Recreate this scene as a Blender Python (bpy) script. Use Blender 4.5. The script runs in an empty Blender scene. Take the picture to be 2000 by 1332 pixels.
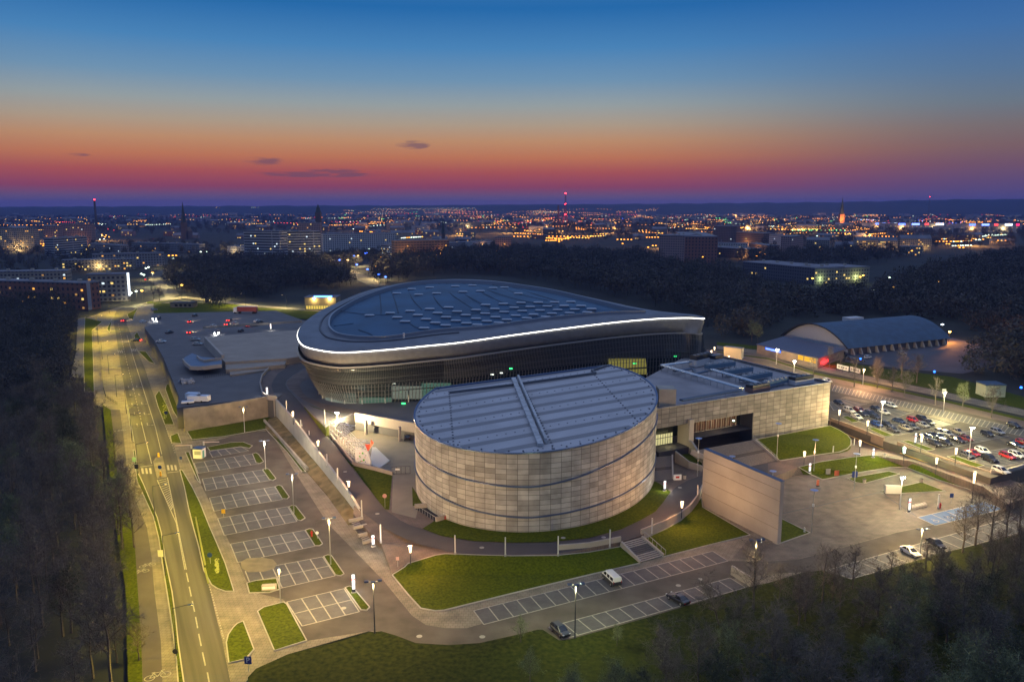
import bpy, math, random
import numpy as np
from mathutils import Vector, Matrix
from mathutils.geometry import tessellate_polygon
R = math.radians
rnd = random.Random(7)
S = bpy.context.scene
COL = S.collection

# ------------------------------------------------------------------ camera
F = 1556.0; PITCH = R(9.63); CH = 70.0
cam = bpy.data.objects.new('camera', bpy.data.cameras.new('camera')); COL.objects.link(cam)
cam.location = (0, 0, CH); cam.rotation_euler = (R(90) - PITCH, 0, 0)
cam.data.sensor_width = 36; cam.data.lens = F * 36 / 2000
cam.data.clip_start = 1; cam.data.clip_end = 60000
S.camera = cam
S.view_settings.view_transform = 'Standard'; S.view_settings.look = 'None'
S.view_settings.exposure = 0.0; S.view_settings.gamma = 1
S.cycles.use_denoising = True
S.cycles.sample_clamp_indirect = 4
S.cycles.max_bounces = 5; S.cycles.diffuse_bounces = 2; S.cycles.glossy_bounces = 2
S.cycles.transparent_max_bounces = 8

# ------------------------------------------------------------------ sky: afterglow of the sun that has just set
world = bpy.data.worlds.new('World'); S.world = world; world.use_nodes = True
nt = world.node_tree; nt.nodes.clear()
def srgb(r, g, b):
    f = lambda c: (c/255/12.92) if c <= 10 else ((c/255 + .055)/1.055)**2.4
    return (f(r), f(g), f(b), 1)
N = nt.nodes.new; L = nt.links.new
out = N('ShaderNodeOutputWorld'); bg = N('ShaderNodeBackground'); L(bg.outputs[0], out.inputs[0])
tc = N('ShaderNodeTexCoord'); sep = N('ShaderNodeSeparateXYZ'); L(tc.outputs['Generated'], sep.inputs[0])
asn = N('ShaderNodeMath'); asn.operation = 'ARCSINE'; L(sep.outputs[2], asn.inputs[0])
mr = N('ShaderNodeMapRange'); mr.inputs[1].default_value = R(-2); mr.inputs[2].default_value = R(38); L(asn.outputs[0], mr.inputs[0])
def ramp(stops):
    n = N('ShaderNodeValToRGB'); cr = n.color_ramp
    while len(cr.elements) > 1: cr.elements.remove(cr.elements[0])
    first = True
    for el, c in stops:
        p = (el + 2) / 40.0
        if first: e = cr.elements[0]; e.position = p; first = False
        else: e = cr.elements.new(p)
        e.color = srgb(*c)
    L(mr.outputs[0], n.inputs[0]); return n
warm = ramp([(-2, (70, 66, 105)), (0.0, (92, 82, 130)), (0.6, (104, 84, 118)), (1.3, (140, 68, 92)), (2.3, (170, 84, 80)), (3.3, (190, 118, 84)),
             (4.4, (190, 142, 106)), (5.5, (174, 156, 136)), (6.8, (150, 160, 162)), (8.4, (112, 148, 178)), (10.5, (74, 132, 184)), (13, (38, 106, 170)), (19, (84, 128, 186)), (38, (152, 168, 206))])  # above the view the sky is made brighter to lift the ambient light
cool = ramp([(-2, (62, 64, 105)), (0.0, (78, 74, 122)), (0.6, (84, 74, 122)), (1.4, (96, 76, 116)), (2.5, (114, 84, 104)), (3.6, (124, 98, 100)),
             (4.8, (120, 110, 112)), (6.2, (106, 120, 134)), (8.0, (88, 118, 152)), (10.5, (66, 112, 166)), (13, (44, 98, 162)), (19, (80, 122, 182)), (38, (152, 168, 206))])  # upper sky brightened here too, as added fill
azi = N('ShaderNodeMath'); azi.operation = 'ARCTAN2'; L(sep.outputs[0], azi.inputs[0]); L(sep.outputs[1], azi.inputs[1])
off = N('ShaderNodeMath'); off.operation = 'ADD'; off.inputs[1].default_value = R(11); L(azi.outputs[0], off.inputs[0])
ab = N('ShaderNodeMath'); ab.operation = 'ABSOLUTE'; L(off.outputs[0], ab.inputs[0])
m2 = N('ShaderNodeMapRange'); m2.inputs[1].default_value = R(16); m2.inputs[2].default_value = R(44); m2.interpolation_type = 'SMOOTHSTEP'; L(ab.outputs[0], m2.inputs[0])
mix = N('ShaderNodeMix'); mix.data_type = 'RGBA'; L(m2.outputs[0], mix.inputs[0]); L(warm.outputs[0], mix.inputs[6]); L(cool.outputs[0], mix.inputs[7])
# a few thin dusk clouds low in the west (direction space)
comb = N('ShaderNodeCombineXYZ'); L(azi.outputs[0], comb.inputs[0]); L(asn.outputs[0], comb.inputs[1])
def mth(op, a, b=None):
    n = N('ShaderNodeMath'); n.operation = op
    for i, v in enumerate((a, b)):
        if v is None: continue
        if isinstance(v, (int, float)): n.inputs[i].default_value = v
        else: L(v, n.inputs[i])
    return n.outputs[0]
nz = N('ShaderNodeTexNoise'); nz.inputs['Scale'].default_value = 1; nz.inputs['Detail'].default_value = 6
mp = N('ShaderNodeMapping'); mp.inputs['Scale'].default_value = (34, 190, 1); L(comb.outputs[0], mp.inputs[0]); L(mp.outputs[0], nz.inputs[0])
sxy = N('ShaderNodeSeparateXYZ'); L(comb.outputs[0], sxy.inputs[0])
mask = None
for az, el, wa, we, k in ((-6.9, 4.15, 1.3, .33, 1.0), (-16.9, 2.95, 1.5, .3, .9), (-13.6, 2.1, 4.6, .22, 1.0), (-12.4, 2.35, 2.0, .2, .8), (-28, 3.1, .8, .12, .6)):
    dx = mth('DIVIDE', mth('SUBTRACT', sxy.outputs[0], R(az)), R(wa)); dy = mth('DIVIDE', mth('SUBTRACT', sxy.outputs[1], R(el)), R(we))
    d = mth('ADD', mth('MULTIPLY', dx, dx), mth('MULTIPLY', dy, dy))
    v = mth('MULTIPLY', mth('MAXIMUM', mth('SUBTRACT', 1.0, d), 0.0), k)
    mask = v if mask is None else mth('MAXIMUM', mask, v)
cl = mth('MULTIPLY', mask, mth('MAXIMUM', mth('MULTIPLY', mth('SUBTRACT', nz.outputs[0], .37), 5.5), 0.0))
cl = mth('MINIMUM', cl, .62)
mixc = N('ShaderNodeMix'); mixc.data_type = 'RGBA'; L(cl, mixc.inputs[0]); L(mix.outputs[2], mixc.inputs[6]); mixc.inputs[7].default_value = srgb(98, 76, 100)
L(mixc.outputs[2], bg.inputs[0]); bg.inputs[1].default_value = 1.0

# ------------------------------------------------------------------ projection helpers: a photo pixel -> the place on the ground it shows
cp, sp = math.cos(PITCH), math.sin(PITCH)
def ray(px, py):
    u = (px-1000)/F; v = (py-666)/F
    return np.array([u, cp - v*sp, -(sp + v*cp)])
def G(px, py, z=0.0):
    d = ray(px, py); t = (z-CH)/d[2]
    return Vector((d[0]*t, d[1]*t, z))
def GP(px, py, a, b, c):       # on the plane z = a + b x + c y
    d = ray(px, py); t = (a-CH)/(d[2]-b*d[0]-c*d[1])
    return Vector((d[0]*t, d[1]*t, CH + d[2]*t))
def zat(x, y, py):             # height at (x,y) that is seen on image row py
    lo, hi = -60.0, 300.0
    for _ in range(50):
        m = (lo+hi)/2; zz = m-CH
        r = 666 - F*(y*sp+zz*cp)/(y*cp-zz*sp)
        if r > py: lo = m
        else: hi = m
    return m

# ------------------------------------------------------------------ materials
MATS = {}
def mat(name, col, rough=.8, metal=0, var=0, scale=1.0, bump=0, emit=None, es=0, coat=0, spec=None, obj=False, detail=3, col2=None, stretch=None):
    if name in MATS: return MATS[name]
    m = bpy.data.materials.new(name); m.use_nodes = True; t = m.node_tree; b = t.nodes['Principled BSDF']
    c = tuple(col) + (1,) if len(col) == 3 else col
    b.inputs['Base Color'].default_value = c; b.inputs['Roughness'].default_value = rough; b.inputs['Metallic'].default_value = metal
    if spec is not None: b.inputs['Specular IOR Level'].default_value = spec
    if coat: b.inputs['Coat Weight'].default_value = coat; b.inputs['Coat Roughness'].default_value = .08
    if emit: b.inputs['Emission Color'].default_value = tuple(emit) + (1,); b.inputs['Emission Strength'].default_value = es
    if var or bump:
        n = t.nodes.new('ShaderNodeTexNoise'); n.inputs['Scale'].default_value = scale; n.inputs['Detail'].default_value = detail
        if obj:
            q = t.nodes.new('ShaderNodeTexCoord'); t.links.new(q.outputs['Object'], n.inputs[0])
        else:
            q = t.nodes.new('ShaderNodeNewGeometry'); t.links.new(q.outputs['Position'], n.inputs[0])
        if stretch:
            mp_ = t.nodes.new('ShaderNodeMapping'); mp_.vector_type = 'TEXTURE'; mp_.inputs['Scale'].default_value = stretch[:3]; mp_.inputs['Rotation'].default_value = (0, 0, stretch[3]); t.links.new(q.outputs['Position'], mp_.inputs[0]); t.links.new(mp_.outputs[0], n.inputs[0])
        if var:
            x = t.nodes.new('ShaderNodeMix'); x.data_type = 'RGBA'
            r = t.nodes.new('ShaderNodeMapRange'); r.inputs[1].default_value = .3; r.inputs[2].default_value = .7; t.links.new(n.outputs[0], r.inputs[0])
            t.links.new(r.outputs[0], x.inputs[0])
            if col2: ca, cb = tuple(col)[:3], tuple(col2)[:3]
            else: ca, cb = [k*(1-var) for k in c[:3]], [min(1, k*(1+var)) for k in c[:3]]
            x.inputs[6].default_value = tuple(ca)+(1,); x.inputs[7].default_value = tuple(cb)+(1,)
            t.links.new(x.outputs[2], b.inputs['Base Color'])
        if bump:
            u = t.nodes.new('ShaderNodeBump'); u.inputs['Strength'].default_value = bump; u.inputs['Distance'].default_value = .05
            t.links.new(n.outputs[0], u.inputs['Height']); t.links.new(u.outputs[0], b.inputs['Normal'])
    MATS[name] = m; return m
def emis(name, col, s, sample=False):
    if name in MATS: return MATS[name]
    m = mat(name, (0, 0, 0), .5, emit=col, es=s)
    if not sample: m.cycles.emission_sampling = 'NONE'
    return m
def brickmat(name, c1, c2, cm, bw, bh, mortar=.02, coord='Position', rough=.75, wall=False, offset=.5, spec=None):
    m = mat(name, c1, rough, spec=spec); t = m.node_tree; b = t.nodes['Principled BSDF']
    k = t.nodes.new('ShaderNodeTexBrick'); k.offset = offset
    k.inputs['Color1'].default_value = tuple(c1)+(1,); k.inputs['Color2'].default_value = tuple(c2)+(1,); k.inputs['Mortar'].default_value = tuple(cm)+(1,)
    k.inputs['Scale'].default_value = 1; k.inputs['Brick Width'].default_value = bw; k.inputs['Row Height'].default_value = bh
    k.inputs['Mortar Size'].default_value = mortar; k.inputs['Bias'].default_value = 0
    if coord == 'UV':
        q = t.nodes.new('ShaderNodeUVMap'); t.links.new(q.outputs[0], k.inputs[0])
    else:
        q = t.nodes.new('ShaderNodeNewGeometry'); t.links.new(q.outputs['Position'], k.inputs[0])
    n = t.nodes.new('ShaderNodeTexNoise'); n.inputs['Scale'].default_value = .35; n.inputs['Detail'].default_value = 6
    g = t.nodes.new('ShaderNodeNewGeometry'); t.links.new(g.outputs['Position'], n.inputs[0])
    mr_ = t.nodes.new('ShaderNodeMapRange'); mr_.inputs[1].default_value = .3; mr_.inputs[2].default_value = .7; mr_.inputs[3].default_value = .72; mr_.inputs[4].default_value = 1.18
    t.links.new(n.outputs[0], mr_.inputs[0])
    v = t.nodes.new('ShaderNodeVectorMath'); v.operation = 'SCALE'; t.links.new(k.outputs[0], v.inputs[0]); t.links.new(mr_.outputs[0], v.inputs['Scale'])
    t.links.new(v.outputs[0], b.inputs['Base Color'])
    return m
M = dict(
 soil=mat('forest_soil', (.012, .016, .012), 1, var=.5, scale=.08, detail=8, bump=.6),
 pave=brickmat('paving', (.23, .20, .155), (.20, .175, .135), (.12, .105, .085), .8, .8, .03, spec=.15),
 pave2=brickmat('paving_brown', (.15, .105, .085), (.13, .095, .075), (.09, .07, .06), .8, .8, .03),
 plaza=brickmat('plaza_paving', (.17, .14, .115), (.145, .125, .10), (.11, .095, .08), 1.2, .6, .03, spec=.15),
 asphalt=mat('asphalt', (.085, .078, .070), .85, var=.16, scale=.25, detail=10, bump=.2),
 lotasphalt=mat('car_park_asphalt', (.105, .092, .076), .9, spec=.15, var=.25, scale=.2, detail=10, bump=.2),
 road=mat('street_asphalt', (.085, .08, .065), .75, spec=.2, var=.34, scale=1, detail=8, bump=.15, stretch=(1.7, 60, 1, .476)),
 deck=mat('deck_asphalt', (.11, .107, .11), .8, var=.14, scale=.15, detail=9),
 promen=mat('promenade_asphalt', (.066, .058, .058), .8, var=.14, scale=.2, detail=9),
 bay=brickmat('bay_setts', (.080, .078, .080), (.096, .092, .090), (.06, .058, .056), .5, .25, .015),
 cycle=mat('cycle_asphalt', (.085, .072, .062), .85, var=.12, scale=.3),
 line=mat('marking_paint', (.30, .275, .235), .7, var=.2, scale=1.5, detail=6),
 grass=mat('grass_green', (.036, .052, .003), .95, var=.5, scale=2.2, detail=14, bump=1.0, col2=(.090, .108, .005), spec=.08),
 conc=mat('concrete', (.33, .31, .27), .8, var=.16, scale=.25, detail=9, bump=.15),
 conc2=mat('fair_faced_concrete', (.36, .32, .28), .8, var=.14, scale=.12, detail=10, bump=.1),
 dark=mat('dark_metal', (.03, .033, .04), .5, .3),
 steel=mat('galvanised_steel', (.38, .39, .40), .45, .7),
 white=mat('white_paint', (.75, .75, .74), .5),
 offw=mat('pale_steel', (.55, .55, .56), .5, .2),
 black=mat('black_rubber', (.01, .01, .011), .7),
 glass=mat('dark_glazing', (.012, .018, .026), .08, spec=.9),
 blue=mat('blue_metal', (.05, .09, .20), .4, .4),
 red=mat('red_paint', (.45, .02, .015), .4),
 yellow=mat('yellow_paint', (.7, .42, .02), .5),
 bark=mat('bark', (.10, .085, .07), .95, var=.3, scale=2, obj=True),
 twig=mat('bare_twigs', (.12, .105, .09), .95, var=.35, scale=.5, obj=True),
 bud=mat('budding_leaves', (.13, .15, .075), .9, var=.45, scale=.4, obj=True),
 roofb=mat('blue_roof_sheet', (.03, .075, .14), .6, var=.2, scale=.3, detail=6),
)

# ------------------------------------------------------------------ mesh helpers
def setp(o, label=None, cat=None, group=None, kind=None):
    if label: o['label'] = label
    if cat: o['category'] = cat
    if group: o['group'] = group
    if kind: o['kind'] = kind
    return o
def root(name, label, cat, loc=(0, 0, 0), rz=0, group=None):
    o = bpy.data.objects.new(name, None); COL.objects.link(o); o.location = loc; o.rotation_euler = (0, 0, rz); o.empty_display_size = .5
    return setp(o, label, cat, group)
class MB:
    def __init__(s): s.v = []; s.f = []; s.mi = []; s.m = 0; s.uv = {}
    def quad(s, a, b, c, d, uv=None):
        n = len(s.v); s.v += [tuple(a), tuple(b), tuple(c), tuple(d)]; s.f.append((n, n+1, n+2, n+3)); s.mi.append(s.m)
        if uv: s.uv[len(s.f)-1] = uv
    def tri(s, a, b, c):
        n = len(s.v); s.v += [tuple(a), tuple(b), tuple(c)]; s.f.append((n, n+1, n+2)); s.mi.append(s.m)
    def hexa(s, b4, t4):       # bottom 4 (ccw), top 4
        n = len(s.v); s.v += [tuple(p) for p in b4] + [tuple(p) for p in t4]
        for f in ((3, 2, 1, 0), (4, 5, 6, 7), (0, 1, 5, 4), (1, 2, 6, 5), (2, 3, 7, 6), (3, 0, 4, 7)):
            s.f.append(tuple(n+i for i in f)); s.mi.append(s.m)
    def box(s, cx, cy, z0, sx, sy, sz, rz=0):
        c, q = math.cos(rz), math.sin(rz); P = []
        for x, y in ((-sx/2, -sy/2), (sx/2, -sy/2), (sx/2, sy/2), (-sx/2, sy/2)): P.append((cx+x*c-y*q, cy+x*q+y*c))
        s.hexa([(x, y, z0) for x, y in P], [(x, y, z0+sz) for x, y in P])
    def beam(s, a, b, w, h=None):   # rectangular bar from a to b
        a, b = Vector(a), Vector(b); d = (b-a)
        if d.length < 1e-6: return
        d.normalize(); up = Vector((0, 0, 1)) if abs(d.z) < .95 else Vector((1, 0, 0))
        x = d.cross(up).normalized()*w/2; y = x.cross(d).normalized()*(h or w)/2
        s.hexa([a-x-y, a+x-y, a+x+y, a-x+y], [b-x-y, b+x-y, b+x+y, b-x+y])
    def tube(s, a, b, r0, r1=None, n=6, cap=True):
        a, b = Vector(a), Vector(b); r1 = r0 if r1 is None else r1; d = (b-a)
        if d.length < 1e-6: return
        d.normalize(); up = Vector((0, 0, 1)) if abs(d.z) < .95 else Vector((1, 0, 0))
        x = d.cross(up).normalized(); y = x.cross(d).normalized(); k = len(s.v)
        for p, r in ((a, r0), (b, r1)):
            for i in range(n):
                t = 2*math.pi*i/n; s.v.append(tuple(p + x*math.cos(t)*r + y*math.sin(t)*r))
        for i in range(n):
            j = (i+1) % n; s.f.append((k+i, k+j, k+n+j, k+n+i)); s.mi.append(s.m)
        if cap:
            s.f.append(tuple(k+n+i for i in range(n))); s.mi.append(s.m)
            s.f.append(tuple(k+i for i in reversed(range(n)))); s.mi.append(s.m)
    def path(s, pts, r, n=6):
        for a, b in zip(pts[:-1], pts[1:]): s.tube(a, b, r, r, n)
    def grid(s, rows, close=False, uvf=None):
        k = len(s.v); m = len(rows[0])
        for r in rows: s.v += [tuple(p) for p in r]
        for i in range(len(rows)-1):
            for j in range(m if close else m-1):
                j2 = (j+1) % m
                s.f.append((k+i*m+j, k+i*m+j2, k+(i+1)*m+j2, k+(i+1)*m+j)); s.mi.append(s.m)
                if uvf: s.uv[len(s.f)-1] = [uvf(i, j), uvf(i, j+1), uvf(i+1, j+1), uvf(i+1, j)]
    def poly(s, pts, depth=None):
        k = len(s.v); s.v += [tuple(p) for p in pts]
        a = sum(pts[i-1][0]*pts[i][1]-pts[i][0]*pts[i-1][1] for i in range(len(pts)))
        flat = [Vector((p[0], p[1], 0)) for p in pts]
        for t in tessellate_polygon([flat]):
            p, q, r = (flat[i] for i in t)
            if (q-p).cross(r-p).z < 0: t = (t[0], t[2], t[1])
            s.f.append(tuple(k+i for i in t)); s.mi.append(s.m)
        if depth is not None:
            n = len(pts); k2 = len(s.v); s.v += [(p[0], p[1], depth) for p in pts]
            for i in range(n):
                j = (i+1) % n
                s.f.append((k+j, k+i, k2+i, k2+j) if a < 0 else (k+i, k+j, k2+j, k2+i)); s.mi.append(s.m)
    def each(s, name, m, parent=None):       # one object per separate piece
        par = list(range(len(s.v)))
        def fd(i):
            while par[i] != i: par[i] = par[par[i]]; i = par[i]
            return i
        for f in s.f:
            for i in f[1:]: par[fd(i)] = fd(f[0])
        G_ = {}
        for f in s.f: G_.setdefault(fd(f[0]), []).append(f)
        for fs in G_.values():
            ids = sorted({i for f in fs for i in f}); mp_ = {i: k for k, i in enumerate(ids)}; c = sum((Vector(s.v[i]) for i in ids), Vector())/len(ids)
            q = MB(); q.v = [tuple(Vector(s.v[i])-c) for i in ids]; q.f = [tuple(mp_[i] for i in f) for f in fs]; q.mi = [0]*len(fs); o = q.build(name, m, parent); o.location = c
    def build(s, name, mats, parent=None, smooth=False):
        me = bpy.data.meshes.new(name); me.from_pydata(s.v, [], s.f)
        mats = mats if isinstance(mats, (list, tuple)) else [mats]
        for m in mats: me.materials.append(m)
        if len(mats) > 1: me.polygons.foreach_set('material_index', s.mi)
        if s.uv:
            l = me.uv_layers.new(name='UVMap')
            for fi, uv in s.uv.items():
                p = me.polygons[fi]
                for li, c in zip(p.loop_indices, uv): l.data[li].uv = c
        if smooth: me.polygons.foreach_set('use_smooth', [True]*len(me.polygons))
        me.update()
        o = bpy.data.objects.new(name, me); COL.objects.link(o)
        if parent: o.parent = parent
        return o
def copy_tree(o, parent=None):
    c = o.copy(); COL.objects.link(c)
    if parent is not None: c.parent = parent
    for ch in list(KIDS.get(o.name, o.children)): copy_tree(ch, c)
    return c
KIDS = {}
def clone(o, loc, rz=0, label=None, scale=None):
    if o.name not in KIDS:
        def reg(q):
            KIDS[q.name] = list(q.children)
            for k in q.children: reg(k)
        reg(o)
    c = copy_tree_fast(o, None); c.location = loc; c.rotation_euler = (0, 0, rz)
    if label: c['label'] = label
    if scale: c.scale = (scale,)*3 if isinstance(scale, (int, float)) else scale
    return c
def copy_tree_fast(o, parent):
    c = o.copy(); COL.objects.link(c)
    if parent is not None: c.parent = parent
    for ch in KIDS.get(o.name, ()): copy_tree_fast(ch, c)
    return c
def drop(o):
    for ch in KIDS.get(o.name, list(o.children)): drop(ch)
    bpy.data.objects.remove(o)
class Proto:                        # first placement moves the source itself, the rest are copies
    def __init__(s, o): s.o = o; s.used = False
    def put(s, loc, rz=0, label=None, scale=None):
        if not s.used:
            s.used = True
            s.kids = None
            def reg(q):
                KIDS[q.name] = list(q.children)
                for k in q.children: reg(k)
            reg(s.o)
            o = s.o; o.location = loc; o.rotation_euler = (0, 0, rz)
            if label: o['label'] = label
            if scale: o.scale = (scale,)*3 if isinstance(scale, (int, float)) else scale
            return o
        c = clone(s.o, loc, rz, label, scale)
        if not scale: c.scale = (1, 1, 1)
        return c

def sheet(name, px, z, m, kind='structure', depth=None, dz=0.0):
    """flat area traced on the ground; z = number or list per vertex"""
    zs = z if isinstance(z, (list, tuple)) else [z]*len(px)
    b = MB(); b.poly([G(p[0], p[1], q+dz) for p, q in zip(px, zs)], depth)
    o = b.build(name, m); o['kind'] = kind; return o
def strip_rows(rows, z, b=None, horiz=True):
    b = b or MB(); pts = []
    for y, x0, x1 in rows:
        pts.append((G(x0, y, z), G(x1, y, z)))
    for (a, c), (d, e) in zip(pts[:-1], pts[1:]): b.quad(a, c, e, d)
    return b
def lerp(a, b, t): return a + (b-a)*t
def line(b, p, q, w, z=None):
    p, q = Vector(p), Vector(q); d = (q-p); d.z = 0; d.normalize(); n = Vector((-d.y, d.x, 0))*w/2
    b.quad(p-n, q-n, q+n, p+n)
def flip_up(o):
    me = o.data
    import bmesh
    bm = bmesh.new(); bm.from_mesh(me)
    for f in bm.faces:
        if f.normal.z < 0: f.normal_flip()
    bm.to_mesh(me); bm.free(); return o
# ================================================================== GROUND, STREET, CAR PARKS, LAWNS
g = MB()
Rg = [0, 60, 120, 200, 320, 500, 800, 1300, 2200, 4000, 8000, 16000, 30000]
g.poly([(-30000, -600, 0), (30000, -600, 0), (30000, 34000, 0), (-30000, 34000, 0)])
o = g.build('ground', mat('dark_ground', (.011, .015, .013), 1, var=.5, scale=.02, detail=10)); o['kind'] = 'structure'; o.location.z = -.35
Z1 = .02
# paved base of the whole site
sheet('pavement', [(279, 1345), (276, 1250), (269, 1150), (265, 1087), (261, 1030), (245, 990), (230, 940), (225, 875), (222, 850), (216, 800), (183, 790), (182, 700), (182, 640), (170, 620), (230, 600), (330, 590),
      (420, 640), (560, 640), (720, 700), (1285, 760), (1400, 800), (1700, 850), (1800, 900), (2080, 905), (2140, 1010), (2000, 1041), (1850, 1077), (1662, 1131), (1607, 1113), (1567, 1118), (1500, 1138), (1457, 1147), (1262, 1206), (1112, 1248), (1060, 1229), (1000, 1241), (875, 1259), (772, 1240), (720, 1232), (562, 1277), (500, 1305), (470, 1345)], Z1, M['pave'])
# street
rowsR = [(1400, 372, 470), (1332, 360, 450), (1250, 346, 434), (1200, 342, 421), (1150, 335, 410), (1087, 322, 393), (1037, 315, 379), (1007, 306, 370), (980, 296, 365), (940, 279, 357), (920, 272, 353), (875, 265, 341), (850, 260, 328), (800, 251, 312), (762, 244, 298), (720, 236, 283), (685, 231, 268), (655, 227, 256), (632, 222, 247), (615, 224, 254)]
b = strip_rows(rowsR, .035)
cv = [((224, 615), (254, 615)), ((228, 606), (262, 604)), ((240, 600), (280, 594)), ((270, 594), (310, 588)), ((300, 588), (335, 583)), ((322, 580), (350, 576)), ((318, 568), (346, 570)), ((304, 558), (330, 560)), ((292, 548), (318, 550)), ((290, 540), (313, 540)), ((304, 531), (324, 533)), ((330, 523), (345, 526)), ((360, 514), (370, 517)), ((440, 503), (445, 506))]
pp = [(G(*a, .035), G(*c, .035)) for a, c in cv]
for (a, c), (d, e) in zip(pp[:-1], pp[1:]): b.quad(a, c, e, d)
o = flip_up(b.build('street', M['road'])); o['kind'] = 'structure'
b = strip_rows([(1345, 279, 318), (1332, 279, 317), (1250, 276, 314), (1150, 269, 301), (1087, 265, 296), (1030, 261, 287), (980, 243, 266), (940, 230, 250), (875, 225, 244), (850, 222, 241), (800, 216, 234)], .035)
o = flip_up(b.build('cycle_path', M['cycle'])); o['kind'] = 'structure'
# lower road and car park asphalt
sheet('car_park', [(372, 874), (405, 866), (450, 852), (500, 843), (527, 842), (575, 920), (640, 1022), (746, 1130), (805, 1202), (832, 1220), (870, 1226), (912, 1226), (940, 1218),
      (1000, 1200), (1422, 1095), (1500, 1096), (1560, 1092), (1625, 1075), (1750, 1040), (1825, 1024), (1857, 1015), (1960, 990), (2090, 955), (2100, 1018), (2000, 1041), (1850, 1077), (1662, 1131), (1617, 1112), (1567, 1117), (1500, 1120), (1470, 1126), (1425, 1130), (1457, 1147), (1350, 1180), (1262, 1206), (1122, 1246),
      (1112, 1248), (1092, 1250), (1060, 1229), (1050, 1229), (1000, 1241), (937, 1255), (875, 1259), (812, 1255), (772, 1240), (745, 1232), (725, 1231), (600, 1251), (560, 1178), (553, 1170), (500, 1157), (480, 1132), (465, 1095), (425, 1010), (392, 945), (380, 935)], .04, M['lotasphalt'])
# parking bays with setts and painted lines
bays = MB(); lines = MB()
def bay_block(TL, TR, BR, BL, n, z=0.05, mid=False, w=.22, bb=None, ll=None, close=True):
    bb = bb or bays; ll = ll or lines
    A, B, C_, D = [G(p[0], p[1], z) for p in (TL, TR, BR, BL)]
    bb.quad(D, C_, B, A); up = Vector((0, 0, .008))
    for i in range(n+1):
        p, q = lerp(A, B, i/n)+up, lerp(D, C_, i/n)+up; line(ll, p, q, w)
    up2 = up*1.6
    line(ll, A+up2, B+up2, w); line(ll, D+up2, C_+up2, w)
    if mid: line(ll, lerp(A, D, .5)+up2, lerp(B, C_, .5)+up2, w)
bay_block((409, 882), (470, 872), (486, 880), (415, 893), 4)
bay_block((379, 904), (494, 886), (510, 905), (387, 924), 6, mid=True)
bay_block((395, 935), (512, 917), (528, 938), (402, 958), 6, mid=True)
bay_block((409, 972), (536, 950), (552, 975), (418, 998), 6, mid=True)
bay_block((425, 1012), (562, 989), (580, 1018), (438, 1045), 6, mid=True)
bay_block((450, 1062), (595, 1035), (616, 1066), (464, 1098), 6, mid=True)
bay_block((479, 1115), (630, 1087), (655, 1124), (497, 1160), 6, mid=True)
bay_block((560, 1175), (672, 1149), (702, 1194), (590, 1222), 4, mid=True)
bay_block((925, 1192), (1392, 1076), (1422, 1095), (945, 1219), 19)
bay_block((1072, 1224), (1426, 1128), (1456, 1147), (1100, 1248), 14)
bay_block((1619, 1112), (2010, 1000), (2060, 1020), (1662, 1130), 16)
# street markings
zm = .047
def gl(x0, y0, x1, y1, w=.18): line(lines, G(x0, y0, zm), G(x1, y1, zm), w)
for a in ((405, 1312, 409, 1335), (395.5, 1273, 401, 1299), (388, 1237, 393, 1261), (382, 1204, 386, 1226), (375.5, 1173, 380, 1194), (369.5, 1145, 373.5, 1164), (364, 1118, 368, 1136)): gl(*a, w=.22)
gl(361, 1112, 344, 1020); gl(364, 1112, 347.5, 1030); gl(344, 1020, 307, 937, .2); gl(347.5, 1030, 327, 932, .2)
for i in range(15):
    t = i/15; gl(lerp(307, 336, t), lerp(940, 1000, t)-1, lerp(327, 339, t), lerp(934, 990, t), .3)
gl(276, 824, 296, 905, .22); gl(261, 700, 304, 836, .24); gl(304, 836, 316, 887, .2); gl(261, 700, 248, 655, .2)
for i in range(22):
    t = i/22; t2 = (i+.5)/22; gl(lerp(246, 276, t), lerp(700, 822, t), lerp(246, 276, t2), lerp(700, 822, t2), .2)
for i in range(14):
    t = i/14; t2 = (i+.5)/14; gl(lerp(231, 246, t), lerp(632, 700, t), lerp(231, 246, t2), lerp(632, 700, t2), .2)
for i in range(22):       # short dashes along the right-hand edges
    t = i/22; t2 = (i+.45)/22; gl(lerp(408, 438, t), lerp(1140, 1250, t), lerp(408, 438, t2), lerp(1140, 1250, t2), .25)
for i in range(30):
    t = i/30; t2 = (i+.45)/30; gl(lerp(287, 305, t), lerp(732, 785, t), lerp(287, 305, t2), lerp(732, 785, t2), .16)
for i in range(12):
    t = i/12; t2 = (i+.45)/12; gl(lerp(323, 343, t), lerp(832, 887, t), lerp(323, 343, t2), lerp(832, 887, t2), .2)
def zebra(x0, x1, y0, y1, n):
    for i in range(n):
        xa = lerp(x0, x1, (i+.12)/n); xb = lerp(x0, x1, (i+.68)/n); s_ = 1.5
        lines.quad(G(xa+s_, y1, zm), G(xb+s_, y1, zm), G(xb-.5, y0, zm), G(xa-.5, y0, zm))
zebra(275, 298, 914, 925, 3); zebra(325, 347, 908, 918, 3); gl(274, 911.5, 298, 908.5, .35); gl(327, 923, 349, 920.5, .35)
zebra(229, 240, 684, 689, 3); zebra(256, 269, 681, 686, 4)
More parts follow.
